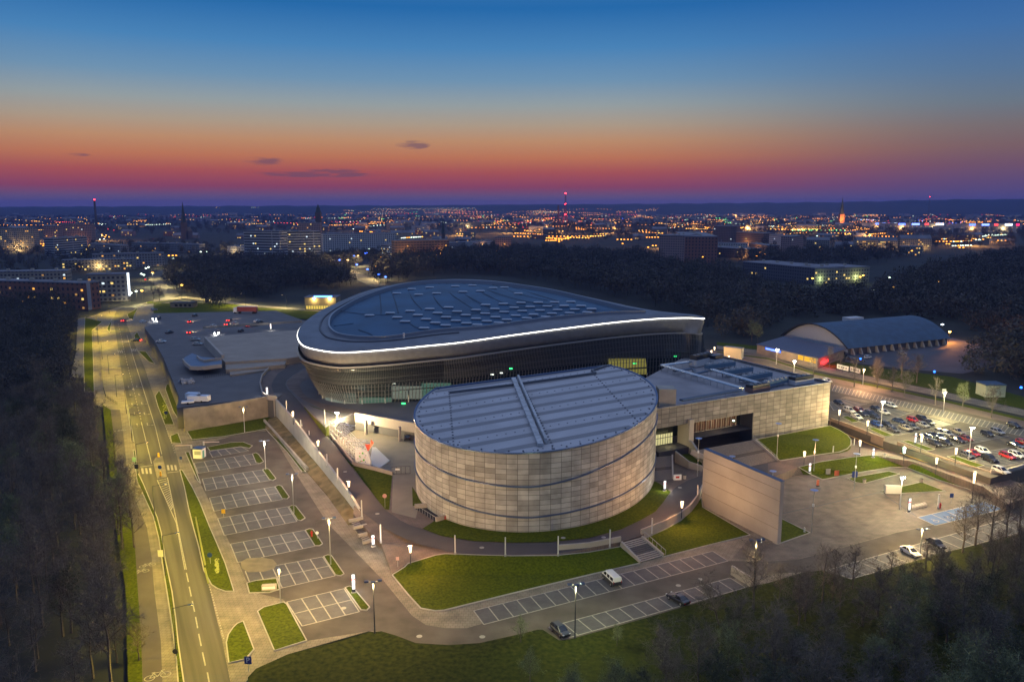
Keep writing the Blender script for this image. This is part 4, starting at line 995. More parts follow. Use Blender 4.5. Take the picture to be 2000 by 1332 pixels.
if nn.y < 0: nn = -nn
wo = wall('monumental_wall', 'tall freestanding pale concrete wall at the edge of the plaza, dark blue cap', None, 1.0, [13.6, 13.9], bw, base=-.2, coping=mat('cap_blue', (.05, .09, .18), .5), world=[wA+nn*.5, wB+nn*.5])
q = MB()      # joints on the face
for k, z in enumerate((3.2, 6.2, 9.4, 11.8)): q.beam(wA-nn*.03+Vector((0, 0, z)), wB-nn*.03+Vector((0, 0, z+.1)), .06, .05)
for t_k in (.18, .4, .62, .84): pass
q.build('joints', mat('joint_dark', (.16, .14, .13), .9), wo)
# west retaining wall under the deck
def face(name, label, pts, th, m, cat='wall'):   # pts: (px, py_base, z_base, z_top)
    L3 = [G(p[0], p[1], p[2]) for p in pts]; b = MB()
    for i in range(len(pts)-1):
        a, c = L3[i], L3[i+1]; d = (c-a); d.z = 0; d.normalize(); n_ = Vector((-d.y, d.x, 0))
        if n_.y < 0: n_ = -n_
        n_ *= th
        b.hexa([Vector((v.x, v.y, -.2)) for v in (a, c, c+n_, a+n_)], [Vector((v.x, v.y, z)) for v, z in ((a, pts[i][3]), (c, pts[i+1][3]), (c+n_, pts[i+1][3]), (a+n_, pts[i][3]))])
    return setp(b.build(name, m), label, cat)
wt = brickmat('retaining_panels', (.20, .18, .15), (.16, .145, .125), (.07, .06, .05), 1.4, 7.5, .05)
o = face('retaining_wall', 'dark weathered concrete retaining wall holding the upper west deck above the lawn', [(361, 841, .3, 7.35), (420, 833, .3, 7.35), (520, 815, .3, 7.35), (541, 812, .3, 7.35)], .6, mat('weathered_concrete', (.24, .21, .17), .9, var=.3, scale=.3, detail=12, bump=.2))
q = MB()
P_ = [G(361, 841, .3), G(541, 811, .3)]; dv = P_[1]-P_[0]; nv = Vector((dv.y, -dv.x, 0)).normalized()*.03
for i in range(1, 16): a = P_[0]+dv*i/16+nv; q.beam(a, a+Vector((0, 0, 6.9)), .08, .05)
q.build('panel_joints', mat('joint_brown', (.09, .075, .06), .9), o)
# ramp wall: white, high in the north, dying out at the stairs
rwp = [(541, 812, 1.6), (575, 850, 1.7), (600, 880, 1.7), (625, 909, 1.7), (650, 940, 1.5), (671, 966, 1.4), (690, 990, 1.0), (707, 1012, .4)]
rwt = [zat(G(a, c, z).x, G(a, c, z).y, py) for (a, c, z), py in zip(rwp, (779, 816, 850, 883, 916, 944, 971, 1000))]
wall('ramp_wall', 'long white concrete wall along the outer side of the descending ramp', rwp, .5, rwt, mat('white_concrete', (.40, .39, .36), .8, var=.12, scale=.3, detail=9))
prp = [(592, 695, Z7), (560, 701, Z7), (530, 717, Z7), (512, 737, Z7), (508, 752, Z7), (513, 772, Z7), (524, 778, Z7), (541, 780, Z7)]
wall('parapet_wall', 'curved low concrete parapet round the top bend of the ramp', prp, .4, [8.1]*8, M['conc2'], base=6.5)
wall('pier', 'square concrete pier at the top corner of the ramp wall', [(530, 812, .5), (541, 815, .5)], 1.2, [7.4, 7.4], M['conc2'])
# promenade parapets in the south
wall('parapet_wall', 'low concrete parapet of the promenade, left of the garden stairs', [(1090, 1083, 1.0), (1150, 1078, 1.0), (1212, 1066, 1.0)], .35, [3.1, 3.1, 3.1], M['conc2'], base=-.1)
wall('parapet_wall', 'curving concrete parapet of the promenade, right of the garden stairs under a lantern', [(1252, 1052, 1.0), (1300, 1033, 1.0), (1330, 1016, 1.2), (1347, 1001, 1.4), (1362, 981, 1.5), (1372, 960, 1.6)], .35, [3.1, 3.1, 3.2, 3.3, 3.4, 3.5], M['conc2'], base=-.1)
def stairs(name, label, TL, TR, BR, BL, z1, z0, n, m, cheeks=True, landing=None):
    A, B, C_, D = G(TL[0], TL[1], z1), G(TR[0], TR[1], z1), G(BR[0], BR[1], z0), G(BL[0], BL[1], z0)
    t = root(name, label, 'stairs', ((A.x+C_.x)/2, (A.y+C_.y)/2, z0)); o_ = Vector(t.location); b = MB(); b.m = 0
    for i in range(n):
        t0, t1 = i/n, (i+1)/n; z = lerp(z1, z0, (i+1)/(n)) + (z1-z0)/n
        p = [Vector((lerp(A, D, t0).x, lerp(A, D, t0).y, z)), Vector((lerp(B, C_, t0).x, lerp(B, C_, t0).y, z)), Vector((lerp(B, C_, t1).x, lerp(B, C_, t1).y, z)), Vector((lerp(A, D, t1).x, lerp(A, D, t1).y, z))]
        if landing and landing[0] <= i < landing[1]: b.m = 1
        else: b.m = 0
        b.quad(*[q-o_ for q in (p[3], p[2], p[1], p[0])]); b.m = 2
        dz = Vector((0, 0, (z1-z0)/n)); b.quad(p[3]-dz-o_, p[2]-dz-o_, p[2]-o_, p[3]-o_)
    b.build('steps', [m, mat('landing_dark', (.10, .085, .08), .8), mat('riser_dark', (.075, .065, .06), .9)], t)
    if cheeks:
        for a, c in ((A, D), (B, C_)):
            q = MB(); q.beam(Vector((a.x, a.y, z1-.2))-o_, Vector((c.x, c.y, z0-.1))-o_, .4, 1.3); q.build('cheek_wall', M['conc2'], t)
    return t, o_, (A, B, C_, D)
stp = mat('stair_stone', (.38, .31, .25), .8, var=.1, scale=1)
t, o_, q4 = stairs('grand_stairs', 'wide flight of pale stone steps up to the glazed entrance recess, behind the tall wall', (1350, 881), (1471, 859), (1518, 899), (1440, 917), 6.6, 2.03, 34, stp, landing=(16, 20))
hr = MB(); a, c = q4[1]-o_, q4[2]-o_
for k in range(9): p = lerp(a, c, k/8); hr.beam(p, p+Vector((0, 0, 1.1)), .07)
hr.beam(a+Vector((0, 0, 1.1)), c+Vector((0, 0, 1.1)), .08); hr.build('handrail', M['steel'], t)
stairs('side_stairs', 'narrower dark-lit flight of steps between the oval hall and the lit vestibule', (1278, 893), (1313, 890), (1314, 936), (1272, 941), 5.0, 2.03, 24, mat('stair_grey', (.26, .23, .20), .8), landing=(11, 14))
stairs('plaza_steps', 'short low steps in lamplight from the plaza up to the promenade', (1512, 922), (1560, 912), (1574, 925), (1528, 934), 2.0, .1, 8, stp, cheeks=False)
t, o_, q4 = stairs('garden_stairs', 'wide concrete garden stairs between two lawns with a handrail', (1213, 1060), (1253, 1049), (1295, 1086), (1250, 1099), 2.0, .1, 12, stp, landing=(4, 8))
hr = MB(); a, c = q4[1]-o_+Vector((.5, 0, .3)), q4[2]-o_+Vector((.5, 0, .3))
for k in range(6): p = lerp(a, c, k/5); hr.beam(p, p+Vector((0, 0, 1.0)), .07)
hr.beam(a+Vector((0, 0, 1.0)), c+Vector((0, 0, 1.0)), .08); hr.build('handrail', M['steel'], t)
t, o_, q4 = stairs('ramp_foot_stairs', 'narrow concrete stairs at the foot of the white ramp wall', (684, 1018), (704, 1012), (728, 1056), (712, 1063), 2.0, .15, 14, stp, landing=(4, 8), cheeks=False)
q = MB()
for k in (.05, .37, .7, 1.0): a, c = lerp(q4[0], q4[3], k)-o_, lerp(q4[1], q4[2], k)-o_; q.beam(a+Vector((-.4, 0, .35)), c+Vector((.4, 0, .35)), .5, .6)
q.build('cross_kerbs', M['conc2'], t)
# planter wall by side stairs and entrance plinth
wall('planter_wall', 'dark low planter wall beneath the lit vestibule next to the side stairs', [(1319, 903, 2), (1345, 915, 2), (1372, 920, 2)], .4, [5.2, 4.0, 3.4], M['conc'], base=1.9)
sheet('planter_bed', [(1322, 880), (1345, 880), (1372, 905), (1345, 905), (1322, 896)], 3.2, M['grass'], depth=2)
o = face('plinth_wall', 'angled concrete plinth wall under the tall pillar of the entrance', [(1338, 886, 2.5, 7.0), (1350, 893, 2.5, 6.6), (1376, 917, 2.1, 4.2)], .6, M['conc2'])
# retaining walls of the east car park
o = wall('retaining_wall', 'long low concrete retaining wall below the east car park, from the hall corner', [(1621, 829, 2.3), (1660, 844, 2.1), (1700, 861, 2), (1725, 871, 2)], .5, [4.5]*4, mat('brown_concrete', (.27, .20, .15), .9, var=.15, scale=.4, detail=9), base=1.9)
q = MB(); L3 = [G(1630, 838, 2.1), G(1700, 868, 2.1), G(1725, 877, 2.1)]
for a, c in zip(L3[:-1], L3[1:]): q.beam(a+Vector((0, 0, .05)), c+Vector((0, 0, .05)), .25, .1)
setp(q.build('yellow_kerb', mat('kerb_yellow', (.60, .36, .08), .7)), 'yellow painted kerb line at the foot of the first retaining wall', 'kerb')
wall('retaining_wall', 'sloping concrete retaining wall along the promenade further east, ends near the street', [(1752, 878, 2), (1800, 895, 1.9), (1860, 917, 1.4), (1935, 944, .6)], .5, [4.4, 4.2, 3.9, 3.7], MATS['brown_concrete'], base=-.1)
q = MB(); L3 = [G(1758, 885, 2.0), G(1860, 922, 1.4), G(1925, 945, .6)]
for a, c in zip(L3[:-1], L3[1:]): q.beam(a+Vector((0, 0, .08)), c+Vector((0, 0, .08)), .25, .12)
setp(q.build('yellow_kerb', MATS['kerb_yellow']), 'yellow painted kerb line running beside the second retaining wall', 'kerb')
o = face('retaining_wall', 'pale concrete wall corner by the street at the far right, white car behind', [(1935, 934, 2.2, 4.3), (1957, 935, 2.2, 4.3), (2005, 921, 2.2, 4.3), (2060, 905, 2.2, 4.3)], .6, M['conc2'])
# low wall by the lower road
face('low_wall', 'short thick concrete wall at the east end of the lower parking row', [(1427, 1122, .05, 1.9), (1466, 1146, .05, 1.9)], .5, M['conc2'])

# ================================================================== COURTYARD with climbing tower
face('courtyard_wall', 'tall lit concrete side wall of the sunken courtyard behind the scaffold', [(638, 866, 2, 7.05), (665, 852, 2, 7.05), (703, 832, 2, 7.05)], .4, M['conc2'])
wall('courtyard_wall', 'low concrete wall along the ramp side of the courtyard beside the scaffold', [(639, 856, 2), (690, 909, 2)], .5, [4.8, 3.2], M['conc2'], base=1.9)
wall('courtyard_wall', 'low concrete wall in front of the climbing mat above the lawn', [(690, 909, 2), (730, 918, 2), (767, 928, 2)], .5, [3.0, 3.0, 3.0], M['conc2'], base=1.9)
bd0, bd1 = G(693, 832, 2), G(840, 862, 2)
brg = root('bridge_deck', 'lit concrete edge beam of the upper terrace carried on round columns over the courtyard', 'bridge', (bd0.x, bd0.y, 2)); q = MB()
ba, bb_ = G(693, 826.5, 4.3), G(835, 852.5, 4.3)
ba = Vector((ba.x, ba.y, 0)); bb_ = Vector((bb_.x, bb_.y, 0)); dv = (bb_-ba).normalized(); nv = Vector((-dv.y, dv.x, 0))
zb, zt_ = 4.7, 7.6
q.hexa([v-Vector((bd0.x, bd0.y, 2))+Vector((0, 0, zb)) for v in (ba, bb_, bb_+nv*.8, ba+nv*.8)], [v-Vector((bd0.x, bd0.y, 2))+Vector((0, 0, zt_)) for v in (ba, bb_, bb_+nv*.8, ba+nv*.8)]); q.build('edge_beam', M['conc2'], brg)
q = MB(); q.hexa([v-Vector((bd0.x, bd0.y, 2))+Vector((0, 0, 6.3)) for v in (ba+nv*.8, bb_+nv*.8, bb_+nv*16, ba+nv*16)], [v-Vector((bd0.x, bd0.y, 2))+Vector((0, 0, 6.95)) for v in (ba+nv*.8, bb_+nv*.8, bb_+nv*16, ba+nv*16)]); q.build('deck_slab', M['conc'], brg)
for px, py in ((715, 849), (781, 862), (830, 873)):
    p = G(px, py, 2)-Vector((bd0.x, bd0.y, 2)); q = MB(); q.tube(p, p+Vector((0, 0, 4.4)), .45, .45, 14); q.build('column', M['conc2'], brg, smooth=False)
q = MB(); p0, p1 = G(705, 838, 2)+nv*6, G(840, 862, 2)+nv*6
q.quad(p0-Vector((bd0.x, bd0.y, 2)), p1-Vector((bd0.x, bd0.y, 2)), p1-Vector((bd0.x, bd0.y, -2.5)), p0-Vector((bd0.x, bd0.y, -2.5))); q.build('back_wall', mat('undercroft', (.22, .20, .17), .9), brg)
# climbing wall scaffold
sc0 = G(672, 876, 2); sca = root('climbing_tower', 'silver scaffold frame of the climbing tower leaning over the courtyard', 'scaffold', (sc0.x, sc0.y, 2))
q = MB()
A_, B_ = G(645, 866, 2), G(692, 905, 2); du = (B_-A_); LL = du.length; du.normalize(); dn_ = Vector((-du.y, du.x, 0))
if dn_.x < 0: dn_ = -dn_
def SP(u, v, w): return A_+du*u+dn_*v+Vector((0, 0, w))-sc0
nb = 9
for i in range(nb+1):
    u = LL*i/nb; hh = 6.6-2.2*i/nb; wd = 4.5+2.5*math.sin(i*1.1+.5)
    for v in (0, 2.2): q.tube(SP(u, v, 0), SP(u, v, hh), .08, .08, 5)
    q.tube(SP(u, 0, hh), SP(u, wd, hh-1.4), .11, .11, 5); q.tube(SP(u, 2.2, hh-2), SP(u, wd, hh-1.4), .09, .09, 5); q.tube(SP(u, 0, hh*.5), SP(u, wd*.8, hh-2.0), .08, .08, 5)
    if i < nb:
        u2 = LL*(i+1)/nb; h2 = 6.6-2.2*(i+1)/nb
        for w in (.33, .66, 1.0):
            q.tube(SP(u, 0, hh*w), SP(u2, 0, h2*w), .07, .07, 5); q.tube(SP(u, 2.2, hh*w), SP(u2, 2.2, h2*w), .07, .07, 5)
        q.tube(SP(u, 0, 0), SP(u2, 0, h2), .06, .06, 5); q.tube(SP(u, 2.2, hh), SP(u2, 2.2, h2*.4), .06, .06, 5); q.tube(SP(u, 3.6, hh-1.0), SP(u2, 3.6, h2-1.0), .08, .08, 5)
q.build('frame_tubes', mat('scaffold_tube', (.78, .78, .76), .4, .4), sca)
q = MB(); a, c = SP(0, 0, 6.6), SP(0, 4.5, 5.6); q.path([a, SP(0, 2, 4.2), SP(3, 2, 6.4), SP(3, 5, 5.3), c, a], .13, 5); q.build('outer_truss', MATS['scaffold_tube'], sca)
cw0 = G(700, 903, 2); cw = root('climbing_wall', 'white climbing wall panel dotted with green and red holds, front of the scaffold', 'climbing wall', (cw0.x, cw0.y, 2)); q = MB()
f0 = [(694, 906, 2.1), (724, 913, 2.1), (722, 898, 4.2), (719, 879, 6.0), (694, 881, 6.1)]
P5 = [G(694, 905, 2.1), G(722, 912, 2.1)]; dx_ = (P5[1]-P5[0]); wpx = dx_.length; dx_.normalize(); ny = Vector((-dx_.y, dx_.x, 0))
def CW(u, w, d=0): return P5[0]+dx_*u+ny*d+Vector((0, 0, w))-cw0
pl = [(0, 0), (wpx, .1), (wpx+.4, 1.8), (wpx*.85, 4.4), (0, 4.0)]
for i in range(1, 4): q.tri(CW(*pl[0]), CW(*pl[i]), CW(*pl[i+1])); q.tri(CW(pl[0][0], pl[0][1], .4), CW(pl[i+1][0], pl[i+1][1], .4), CW(pl[i][0], pl[i][1], .4))
for i in range(5): a, c = pl[i], pl[(i+1) % 5]; q.quad(CW(*a), CW(a[0], a[1], .4), CW(c[0], c[1], .4), CW(*c))
q.build('panel', M['white'], cw)
for nme, mm, pts in (('holds', mat('hold_green', (.12, .5, .04), .6), ((1.8, 3.4, .28), (2.0, 1.6, .3), (1.1, 2.4, .16), (1.3, 1.0, .16), (.9, .7, .12), (1.9, .4, .16), (1.2, 2.1, .14))), ('holds', mat('hold_red', (.55, .05, .03), .6), ((1.2, 3.3, .12), (1.6, 1.2, .12), (.7, 1.6, .1), (2.3, 2.4, .1))), ('holds', mat('hold_blue', (.05, .1, .35), .6), ((2.5, 3.0, .12), (2.4, 1.2, .12)))):
    q = MB()
    for u, w, r in pts: p = CW(u*wpx/3.2, w, -.05); q.tube(p, p-ny*.25, r, r*.6, 7)
    q.each('hold', mm, cw)
q = MB(); og = mat('orange_panel', (.85, .10, .01), .5); zz = Vector((0, 0, 1))
op = [CW(wpx*.85, 4.2, .2), CW(wpx*1.05, 4.6, -.6), CW(wpx*1.45, 7.2, -.6), CW(wpx*1.0, 7.4, .8), CW(wpx*.95, 6.0, .8), CW(wpx*.55, 5.6, .9)]
q.tri(op[0], op[1], op[5]); q.tri(op[1], op[4], op[5]); q.tri(op[1], op[2], op[4]); q.tri(op[2], op[3], op[4])
q.build('orange_fin', og, cw)
o = sheet('climbing_mat', [(722, 905), (727, 873), (734, 873), (761, 899), (744, 912), (737, 912)], 2.55, mat('mat_white', (.6, .6, .56), .8), depth=2.05); del o['kind']; setp(o, 'large white safety mat lying in front of the climbing wall', 'mat')
gt = root('mesh_gate', 'wide steel mesh double gate closing the courtyard', 'gate', tuple(G(783, 924, 2))); g0 = G(783, 924, 2); q = MB()
ga, gb = G(766, 926, 2)-g0, G(801, 925, 2)-g0
for k in range(5): p = lerp(ga, gb, k/4); q.beam(p, p+Vector((0, 0, 2.0)), .09)
for w in (.1, 2.0): q.beam(ga+Vector((0, 0, w)), gb+Vector((0, 0, w)), .09)
q.build('gate_frame', M['dark'], gt); q = MB()
for k in range(1, 30): p = lerp(ga, gb, k/30); q.beam(p+Vector((0, 0, .1)), p+Vector((0, 0, 2.0)), .02)
q.build('mesh_bars', M['steel'], gt)
q = MB(); p = lerp(ga, gb, .3); q.box(p.x, p.y-.1, 1.1, 1.2, .05, .4); q.build('sign_plate', M['white'], gt)
# sunken stairwell at the foot of the drum
sw = root('stairwell', 'sunken concrete basement stairwell at the foot of the oval hall with a red notice', 'stairwell', tuple(G(852, 1008, 2))); s0 = G(852, 1008, 2)
a, c, d, e = [G(*p, 2)-s0 for p in ((810, 993), (851, 1019), (888, 1008), (850, 990))]
for nm, p, r in (('side_wall', c, d), ('back_wall', e, a)):
    q = MB(); q.beam(p+Vector((0, 0, .5)), r+Vector((0, 0, .5)), .4, 1.1); q.build(nm, M['conc2'], sw)
q = MB(); q.quad(*[v+Vector((0, 0, .05)) for v in (a, c, d, e)]); q.build('pit_shade_sheet', mat('pit_shade', (.015, .018, .03), .8), sw)  # sheet at ground level, near-black colour painted in for the shade of a pit
q = MB()
for k in range(9): p = lerp(a, c, k/8); q.beam(p+Vector((0, 0, .05)), p+Vector((0, 0, 1.1)), .06)
q.beam(a+Vector((0, 0, 1.1)), c+Vector((0, 0, 1.1)), .07); q.build('railing', M['steel'], sw)
q = MB(); p = lerp(c, d, .45)+Vector((.05, -.35, .45)); r = lerp(c, d, .85)+Vector((.05, -.35, .45)); q.beam(p, r, .05, .75); q.build('notice', mat('notice_red', (.38, .07, .05), .7), sw)

# ================================================================== WEST DECK STRUCTURES
tr_ = root('terrace_block', 'broad stepped pale concrete terraces on the upper west deck', 'terrace', tuple(G(500, 690, Z7))); t0 = G(500, 690, Z7)
for nm, pts, z in (('terrace_step', [(432, 700), (410, 672), (402, 658), (500, 650), (590, 644), (590, 696), (560, 700), (440, 707)], 9.6), ('terrace_step', [(440, 711), (560, 703), (556, 712), (441, 722)], 8.6), ('terrace_step', [(448, 726), (530, 716), (524, 722), (450, 732)], 7.7)):
    q = MB(); q.poly([G(a, c, z)-t0 for a, c in pts], depth=0.0); q.build(nm, mat('terrace_concrete', (.30, .26, .215), .85, var=.12, scale=.15, detail=9), tr_)
q = MB(); q.beam(G(396, 640, 10)-t0, G(590, 628, 10)-t0, .4, 1.2); q.build('back_parapet', MATS['terrace_concrete'], tr_)
wall('slanted_wall', 'pale slanted concrete wall at the west end of the terraces on the deck', [(402, 676, Z7), (436, 712, Z7)], 1.0, [11.2, 11.0], M['conc2'], base=7)
cn = root('curved_canopy', 'curved concrete canopy with blue roofs on short posts on the west deck', 'canopy', tuple(G(390, 725, Z7))); c0_ = G(390, 725, Z7)
cpz = 10.2
outl = [G(*p, cpz)-c0_ for p in ((357, 702), (362, 709), (372, 717), (395, 717.5), (433, 713), (433, 704), (430, 700), (395, 697), (375, 690), (362, 697))]
q = MB(); q.poly([v for v in outl], depth=cpz-7-1.0); q.build('canopy_slab', mat('canopy_blue', (.10, .16, .25), .6, var=.1, scale=.3), cn)
q = MB(); e_ = outl[:5]
for a, c in zip(e_[:-1], e_[1:]): q.beam(a+Vector((0, 0, -.3)), c+Vector((0, 0, -.3)), .5, 1.4)
e2 = [G(*p, cpz)-c0_ for p in ((385, 699), (391, 705), (400, 708), (432, 703))]
for a, c in zip(e2[:-1], e2[1:]): q.beam(a+Vector((0, 0, .4)), c+Vector((0, 0, .4)), .5, 1.2)
q.build('fascia', M['conc2'], cn)
for px, py in ((386, 724), (405, 721), (425, 719)):
    q = MB(); p = G(px, py, Z7)-c0_; q.tube(p, p+Vector((0, 0, 3)), .3, .3, 8); q.build('post', M['conc'], cn)
rk = Proto(None)
def rack():
    t = root('bike_rack', 'dark steel bicycle racks in a row on the upper deck below the terraces', 'bicycle rack', group='bicycle racks on the deck'); q = MB()
    q.path([(-.5, 0, 0), (-.5, 0, .9), (.5, 0, .9), (.5, 0, 0)], .06, 5); q.build('hoop', M['dark'], t); return t
rk.o = rack()
for i in range(14): rk.put(tuple(G(400+i*3.6, 738-i*.5, Z7)), R(70))
# ================================================================== LAMPS, SIGNS, STREET FURNITURE
LK = 6.0
def lamp_light(parent, loc, kind, energy, color, size=.25, spot=150, blend=.6, aim=None, optic=0):
    l = bpy.data.lights.new('lamp_light', kind); l.energy = energy*LK; l.color = color; l.shadow_soft_size = size
    if kind == 'SPOT': l.spot_size = R(spot); l.spot_blend = blend
    if aim is None and (kind == 'SPOT' or optic):      # luminaire optics: throws more light sideways than straight down, as street lanterns do
        l.use_nodes = True; t = l.node_tree; e = t.nodes['Emission']; q = t.nodes.new('ShaderNodeTexCoord'); s_ = t.nodes.new('ShaderNodeSeparateXYZ'); t.links.new(q.outputs['Normal'], s_.inputs[0])
        p = t.nodes.new('ShaderNodeMath'); p.operation = 'ABSOLUTE'; t.links.new(s_.outputs[2], p.inputs[0]); w = t.nodes.new('ShaderNodeMath'); w.operation = 'POWER'; w.inputs[1].default_value = -1.9; t.links.new(p.outputs[0], w.inputs[0])
        m = t.nodes.new('ShaderNodeMath'); m.operation = 'MINIMUM'; m.inputs[1].default_value = optic or 8; t.links.new(w.outputs[0], m.inputs[0]); k = t.nodes.new('ShaderNodeMath'); k.operation = 'MULTIPLY'; k.inputs[1].default_value = .42; t.links.new(m.outputs[0], k.inputs[0]); t.links.new(k.outputs[0], e.inputs['Strength'])
    o = bpy.data.objects.new('lamp_light', l); COL.objects.link(o); o.location = loc; o.parent = parent
    if aim is not None: o.rotation_euler = Vector(aim).to_track_quat('-Z', 'Y').to_euler()
    return o
SOD = (1.0, .70, .04); WARM = (1, .67, .24); WHT = (1, .80, .50); GRN = (.92, .90, .38); ORG = (1, .52, .20)
LE = {}
def lens(name, col, s):
    return emis(name, col, s)
# --- street lamps: tall mast, long arm over the carriageway
def street_lamp(h, arm, col, emi):
    t = root('street_lamp', 'x', 'street lamp'); q = MB(); q.tube((0, 0, 0), (0, 0, h), .10, .06, 8); q.build('pole', M['dark'], t)
    q = MB(); q.tube((0, 0, h-.1), (arm, 0, h+.35), .05, .04, 6); q.build('arm', M['dark'], t)
    q = MB(); q.hexa([(arm-.1, -.14, h+.28), (arm+.75, -.17, h+.34), (arm+.75, .17, h+.34), (arm-.1, .14, h+.28)], [(arm-.1, -.07, h+.42), (arm+.6, -.09, h+.48), (arm+.6, .09, h+.48), (arm-.1, .07, h+.42)]); q.build('lamp_head', M['blue'], t)
    q = MB(); q.box(arm+.4, 0, h+.285, .5, .22, .02); q.build('lens', emi, t); return t
esod = lens('lens_sodium', (1, .72, .25), 8); ewht = lens('lens_white', (1, .97, .9), 5)
P_sl = Proto(street_lamp(8.2, 2.4, None, esod))
order = ['nearest the camera by the cycle path', 'second from the camera', 'third from the camera', 'beside the refuge island', 'level with the white kiosk', 'level with the turn arrows', 'near the start of the turn arrows', 'beside the parked white trailers', 'by the bus bay', 'near the far crossing', 'before the side road junction', 'just past the side road junction']
sl = [(344, 1281), (323, 1124), (303, 1017), (270, 925), (258, 860), (247, 808), (228, 775), (213, 730), (200, 702), (192, 672), (190, 645), (214, 612)]
for (px, py), w in zip(sl, order):
    p = G(px, py, .1); ang = math.atan2(-(p-G(px+20, py-2, .1)).y, 1)
    o = P_sl.put(tuple(p), R(8), 'dark long-armed lamp over the yellow-lit street, '+w); o['group'] = 'street lamps along the left street'
    lamp_light(o, (2.6, 0, 8.25), 'SPOT', 2900 if py > 700 else 4200, SOD, .35, 165, .7)
# more lamps where the street winds away
for k, (px, py, w) in enumerate([(262, 592, 'in the first bend'), (318, 578, 'in the second bend'), (330, 560, 'by the fork'), (292, 545, 'where the street turns back'), (330, 523, 'before the far bend'), (372, 513, 'far behind the dark wood'), (437, 503, 'farthest along the street'), (355, 583, 'on the path to the left of the low building'), (420, 585, 'on the path right of the low building'), (480, 597, 'beside the red trailer'), (560, 600, 'before the lit pavilion')]):
    o = P_sl.put(tuple(G(px, py, .1)), R(20*k), 'far street lamp, '+w); o['group'] = 'street lamps on the far winding street'
    lamp_light(o, (2.6, 0, 8.3), 'SPOT', 5200, (1, .80, .32), .4, 165, .7)
# --- car park masts with two or three floodlight heads
def mast(h, n, m, emi, ph=0):
    t = root('mast_lamp', 'x', 'mast lamp'); q = MB(); q.tube((0, 0, 0), (0, 0, h), .11, .07, 8); q.build('pole', m, t)
    for k in range(n):
        a = ph + (k-(n-1)/2)*1.2; dx, dy = math.sin(a)*1.0, -math.cos(a)*.6
        if n == 2: dx, dy = (-1 if k == 0 else 1)*.9, 0
        q = MB(); q.tube((0, 0, h-.05), (dx, dy, h+.1), .04, .04, 5); q.box(dx*1.15, dy*1.15, h+.02, .66, .54, .22); c = q.build('lamp_head', mat('head_navy', (.03, .05, .11), .5), t)
        q = MB(); q.box(dx*1.15, dy*1.15, h+.01, .5, .38, .02); q.build('lens', emi, c)
    return t
ml = [(519, 917, 861, 2, 'white', WHT, 1500, 'double-headed lamp post at the right end of the upper parking rows, lit'), (574, 1002, 926, 2, 'grey', WHT, 1100, 'double-headed lamp post on the grass island by the fourth parking row'),
      (646, 1102, 1012, 2, 'grey', WARM, 2300, 'double-headed lamp post on the grass island by the sixth parking row'), (548, 1175, 1107, 1, 'grey', WARM, 1500, 'thin lamp post at the corner of the lowest grass island, beside the white stone'),
      (478, 845, 795, 2, 'white', WARM, 500, 'lamp post with small cameras on the lawn below the dark retaining wall'),
      (732, 1237, 1134, 3, 'dark', WARM, 2900, 'dark triple-headed mast at the bottom bend of the car park road'), (1123, 1246, 1140, 3, 'dark', GRN, 2600, 'dark triple-headed mast right of the black hatchback at the lower parking row'),
      (1471, 1172, 1054, 3, 'dark', WARM, 1500, 'dark triple-headed mast beside the tall bare tree'), (1797, 1082, 1032, 3, 'grey', WARM, 2200, 'triple-headed mast near the white saloon at the lower right parking row')]
PR = {}
for px, py, pt, n, c, col, e, lab in ml:
    key = (n, c)
    p = G(px, py, .1); h = zat(p.x, p.y, pt)-.1
    if key not in PR: PR[key] = (Proto(mast(9.0, n, {'white': M['offw'], 'grey': M['steel'], 'dark': M['dark']}[c], ewht)))
    o = PR[key].put(tuple(p), R(10), lab, (1, 1, h/9.0)); o['group'] = 'lamp masts of the lower car park'
    lamp_light(o, (0, -.3, 8.1), 'POINT', e*(.58 if n == 3 else .55), col, .4, optic=2.6 if n == 3 else 5)
# floodlights
def flood(px, py, pt, z, lab, e, col, grp, off=(0, -.2)):
    p = G(px, py, z); h = zat(p.x, p.y, pt)-z
    t = root('floodlight_mast', lab, 'floodlight', tuple(p), 0, grp); q = MB(); q.tube((0, 0, 0), (0, 0, h), .13, .08, 8); q.build('pole', M['offw'], t)
    q = MB(); q.box(0, 0, h, 1.2, .6, .3); c = q.build('lamp_head', M['steel'], t); q = MB(); q.box(0, -.31, h+.05, 1.1, .03, .2) if e*0 == 0 and 'pale' not in lab else q.box(0, 0, h-.02, 1.0, .4, .02); q.build('lens', emis('flood_lens', (1, .98, .92), 60), c)
    lamp_light(t, (off[0], off[1], h-.35), 'POINT', e, col, .35, optic=4.0); return t
flood(660, 850, 807, 2, 'very bright floodlight mast at the corner of the sunken courtyard', 2800, (1, .78, .42), 'floodlights', (2.2, -2.5))
flood(1720, 838, 785, 3.5, 'very bright floodlight mast among the cars in the first rows of the east car park', 3600, (1, .84, .40), 'floodlights')
flood(1892, 897, 836, 3.5, 'very bright floodlight mast beside the red cars of the east car park', 3600, (1, .84, .42), 'floodlights')
flood(1550, 733, 706, 3.5, 'bright floodlight mast behind the roof of the entrance hall', 2400, (1, .85, .5), 'floodlights')
flood(1757, 995, 933, .1, 'floodlight mast on the open plaza in front of the small lawns', 2500, (1, .74, .38), 'floodlights')
flood(1842, 808, 766, 3.5, 'unlit-looking tall pale mast by the top bays of the east car park', 3600, (1, .86, .38), 'floodlights')
flood(1516, 712, 683, 3.5, 'white mast with small lamp in front of the red and blue lit pub', 700, WARM, 'floodlights')
flood(1685, 752, 722, 3.5, 'slim pale mast on the grass strip between the bare trees by the east street', 2600, ORG, 'floodlights')
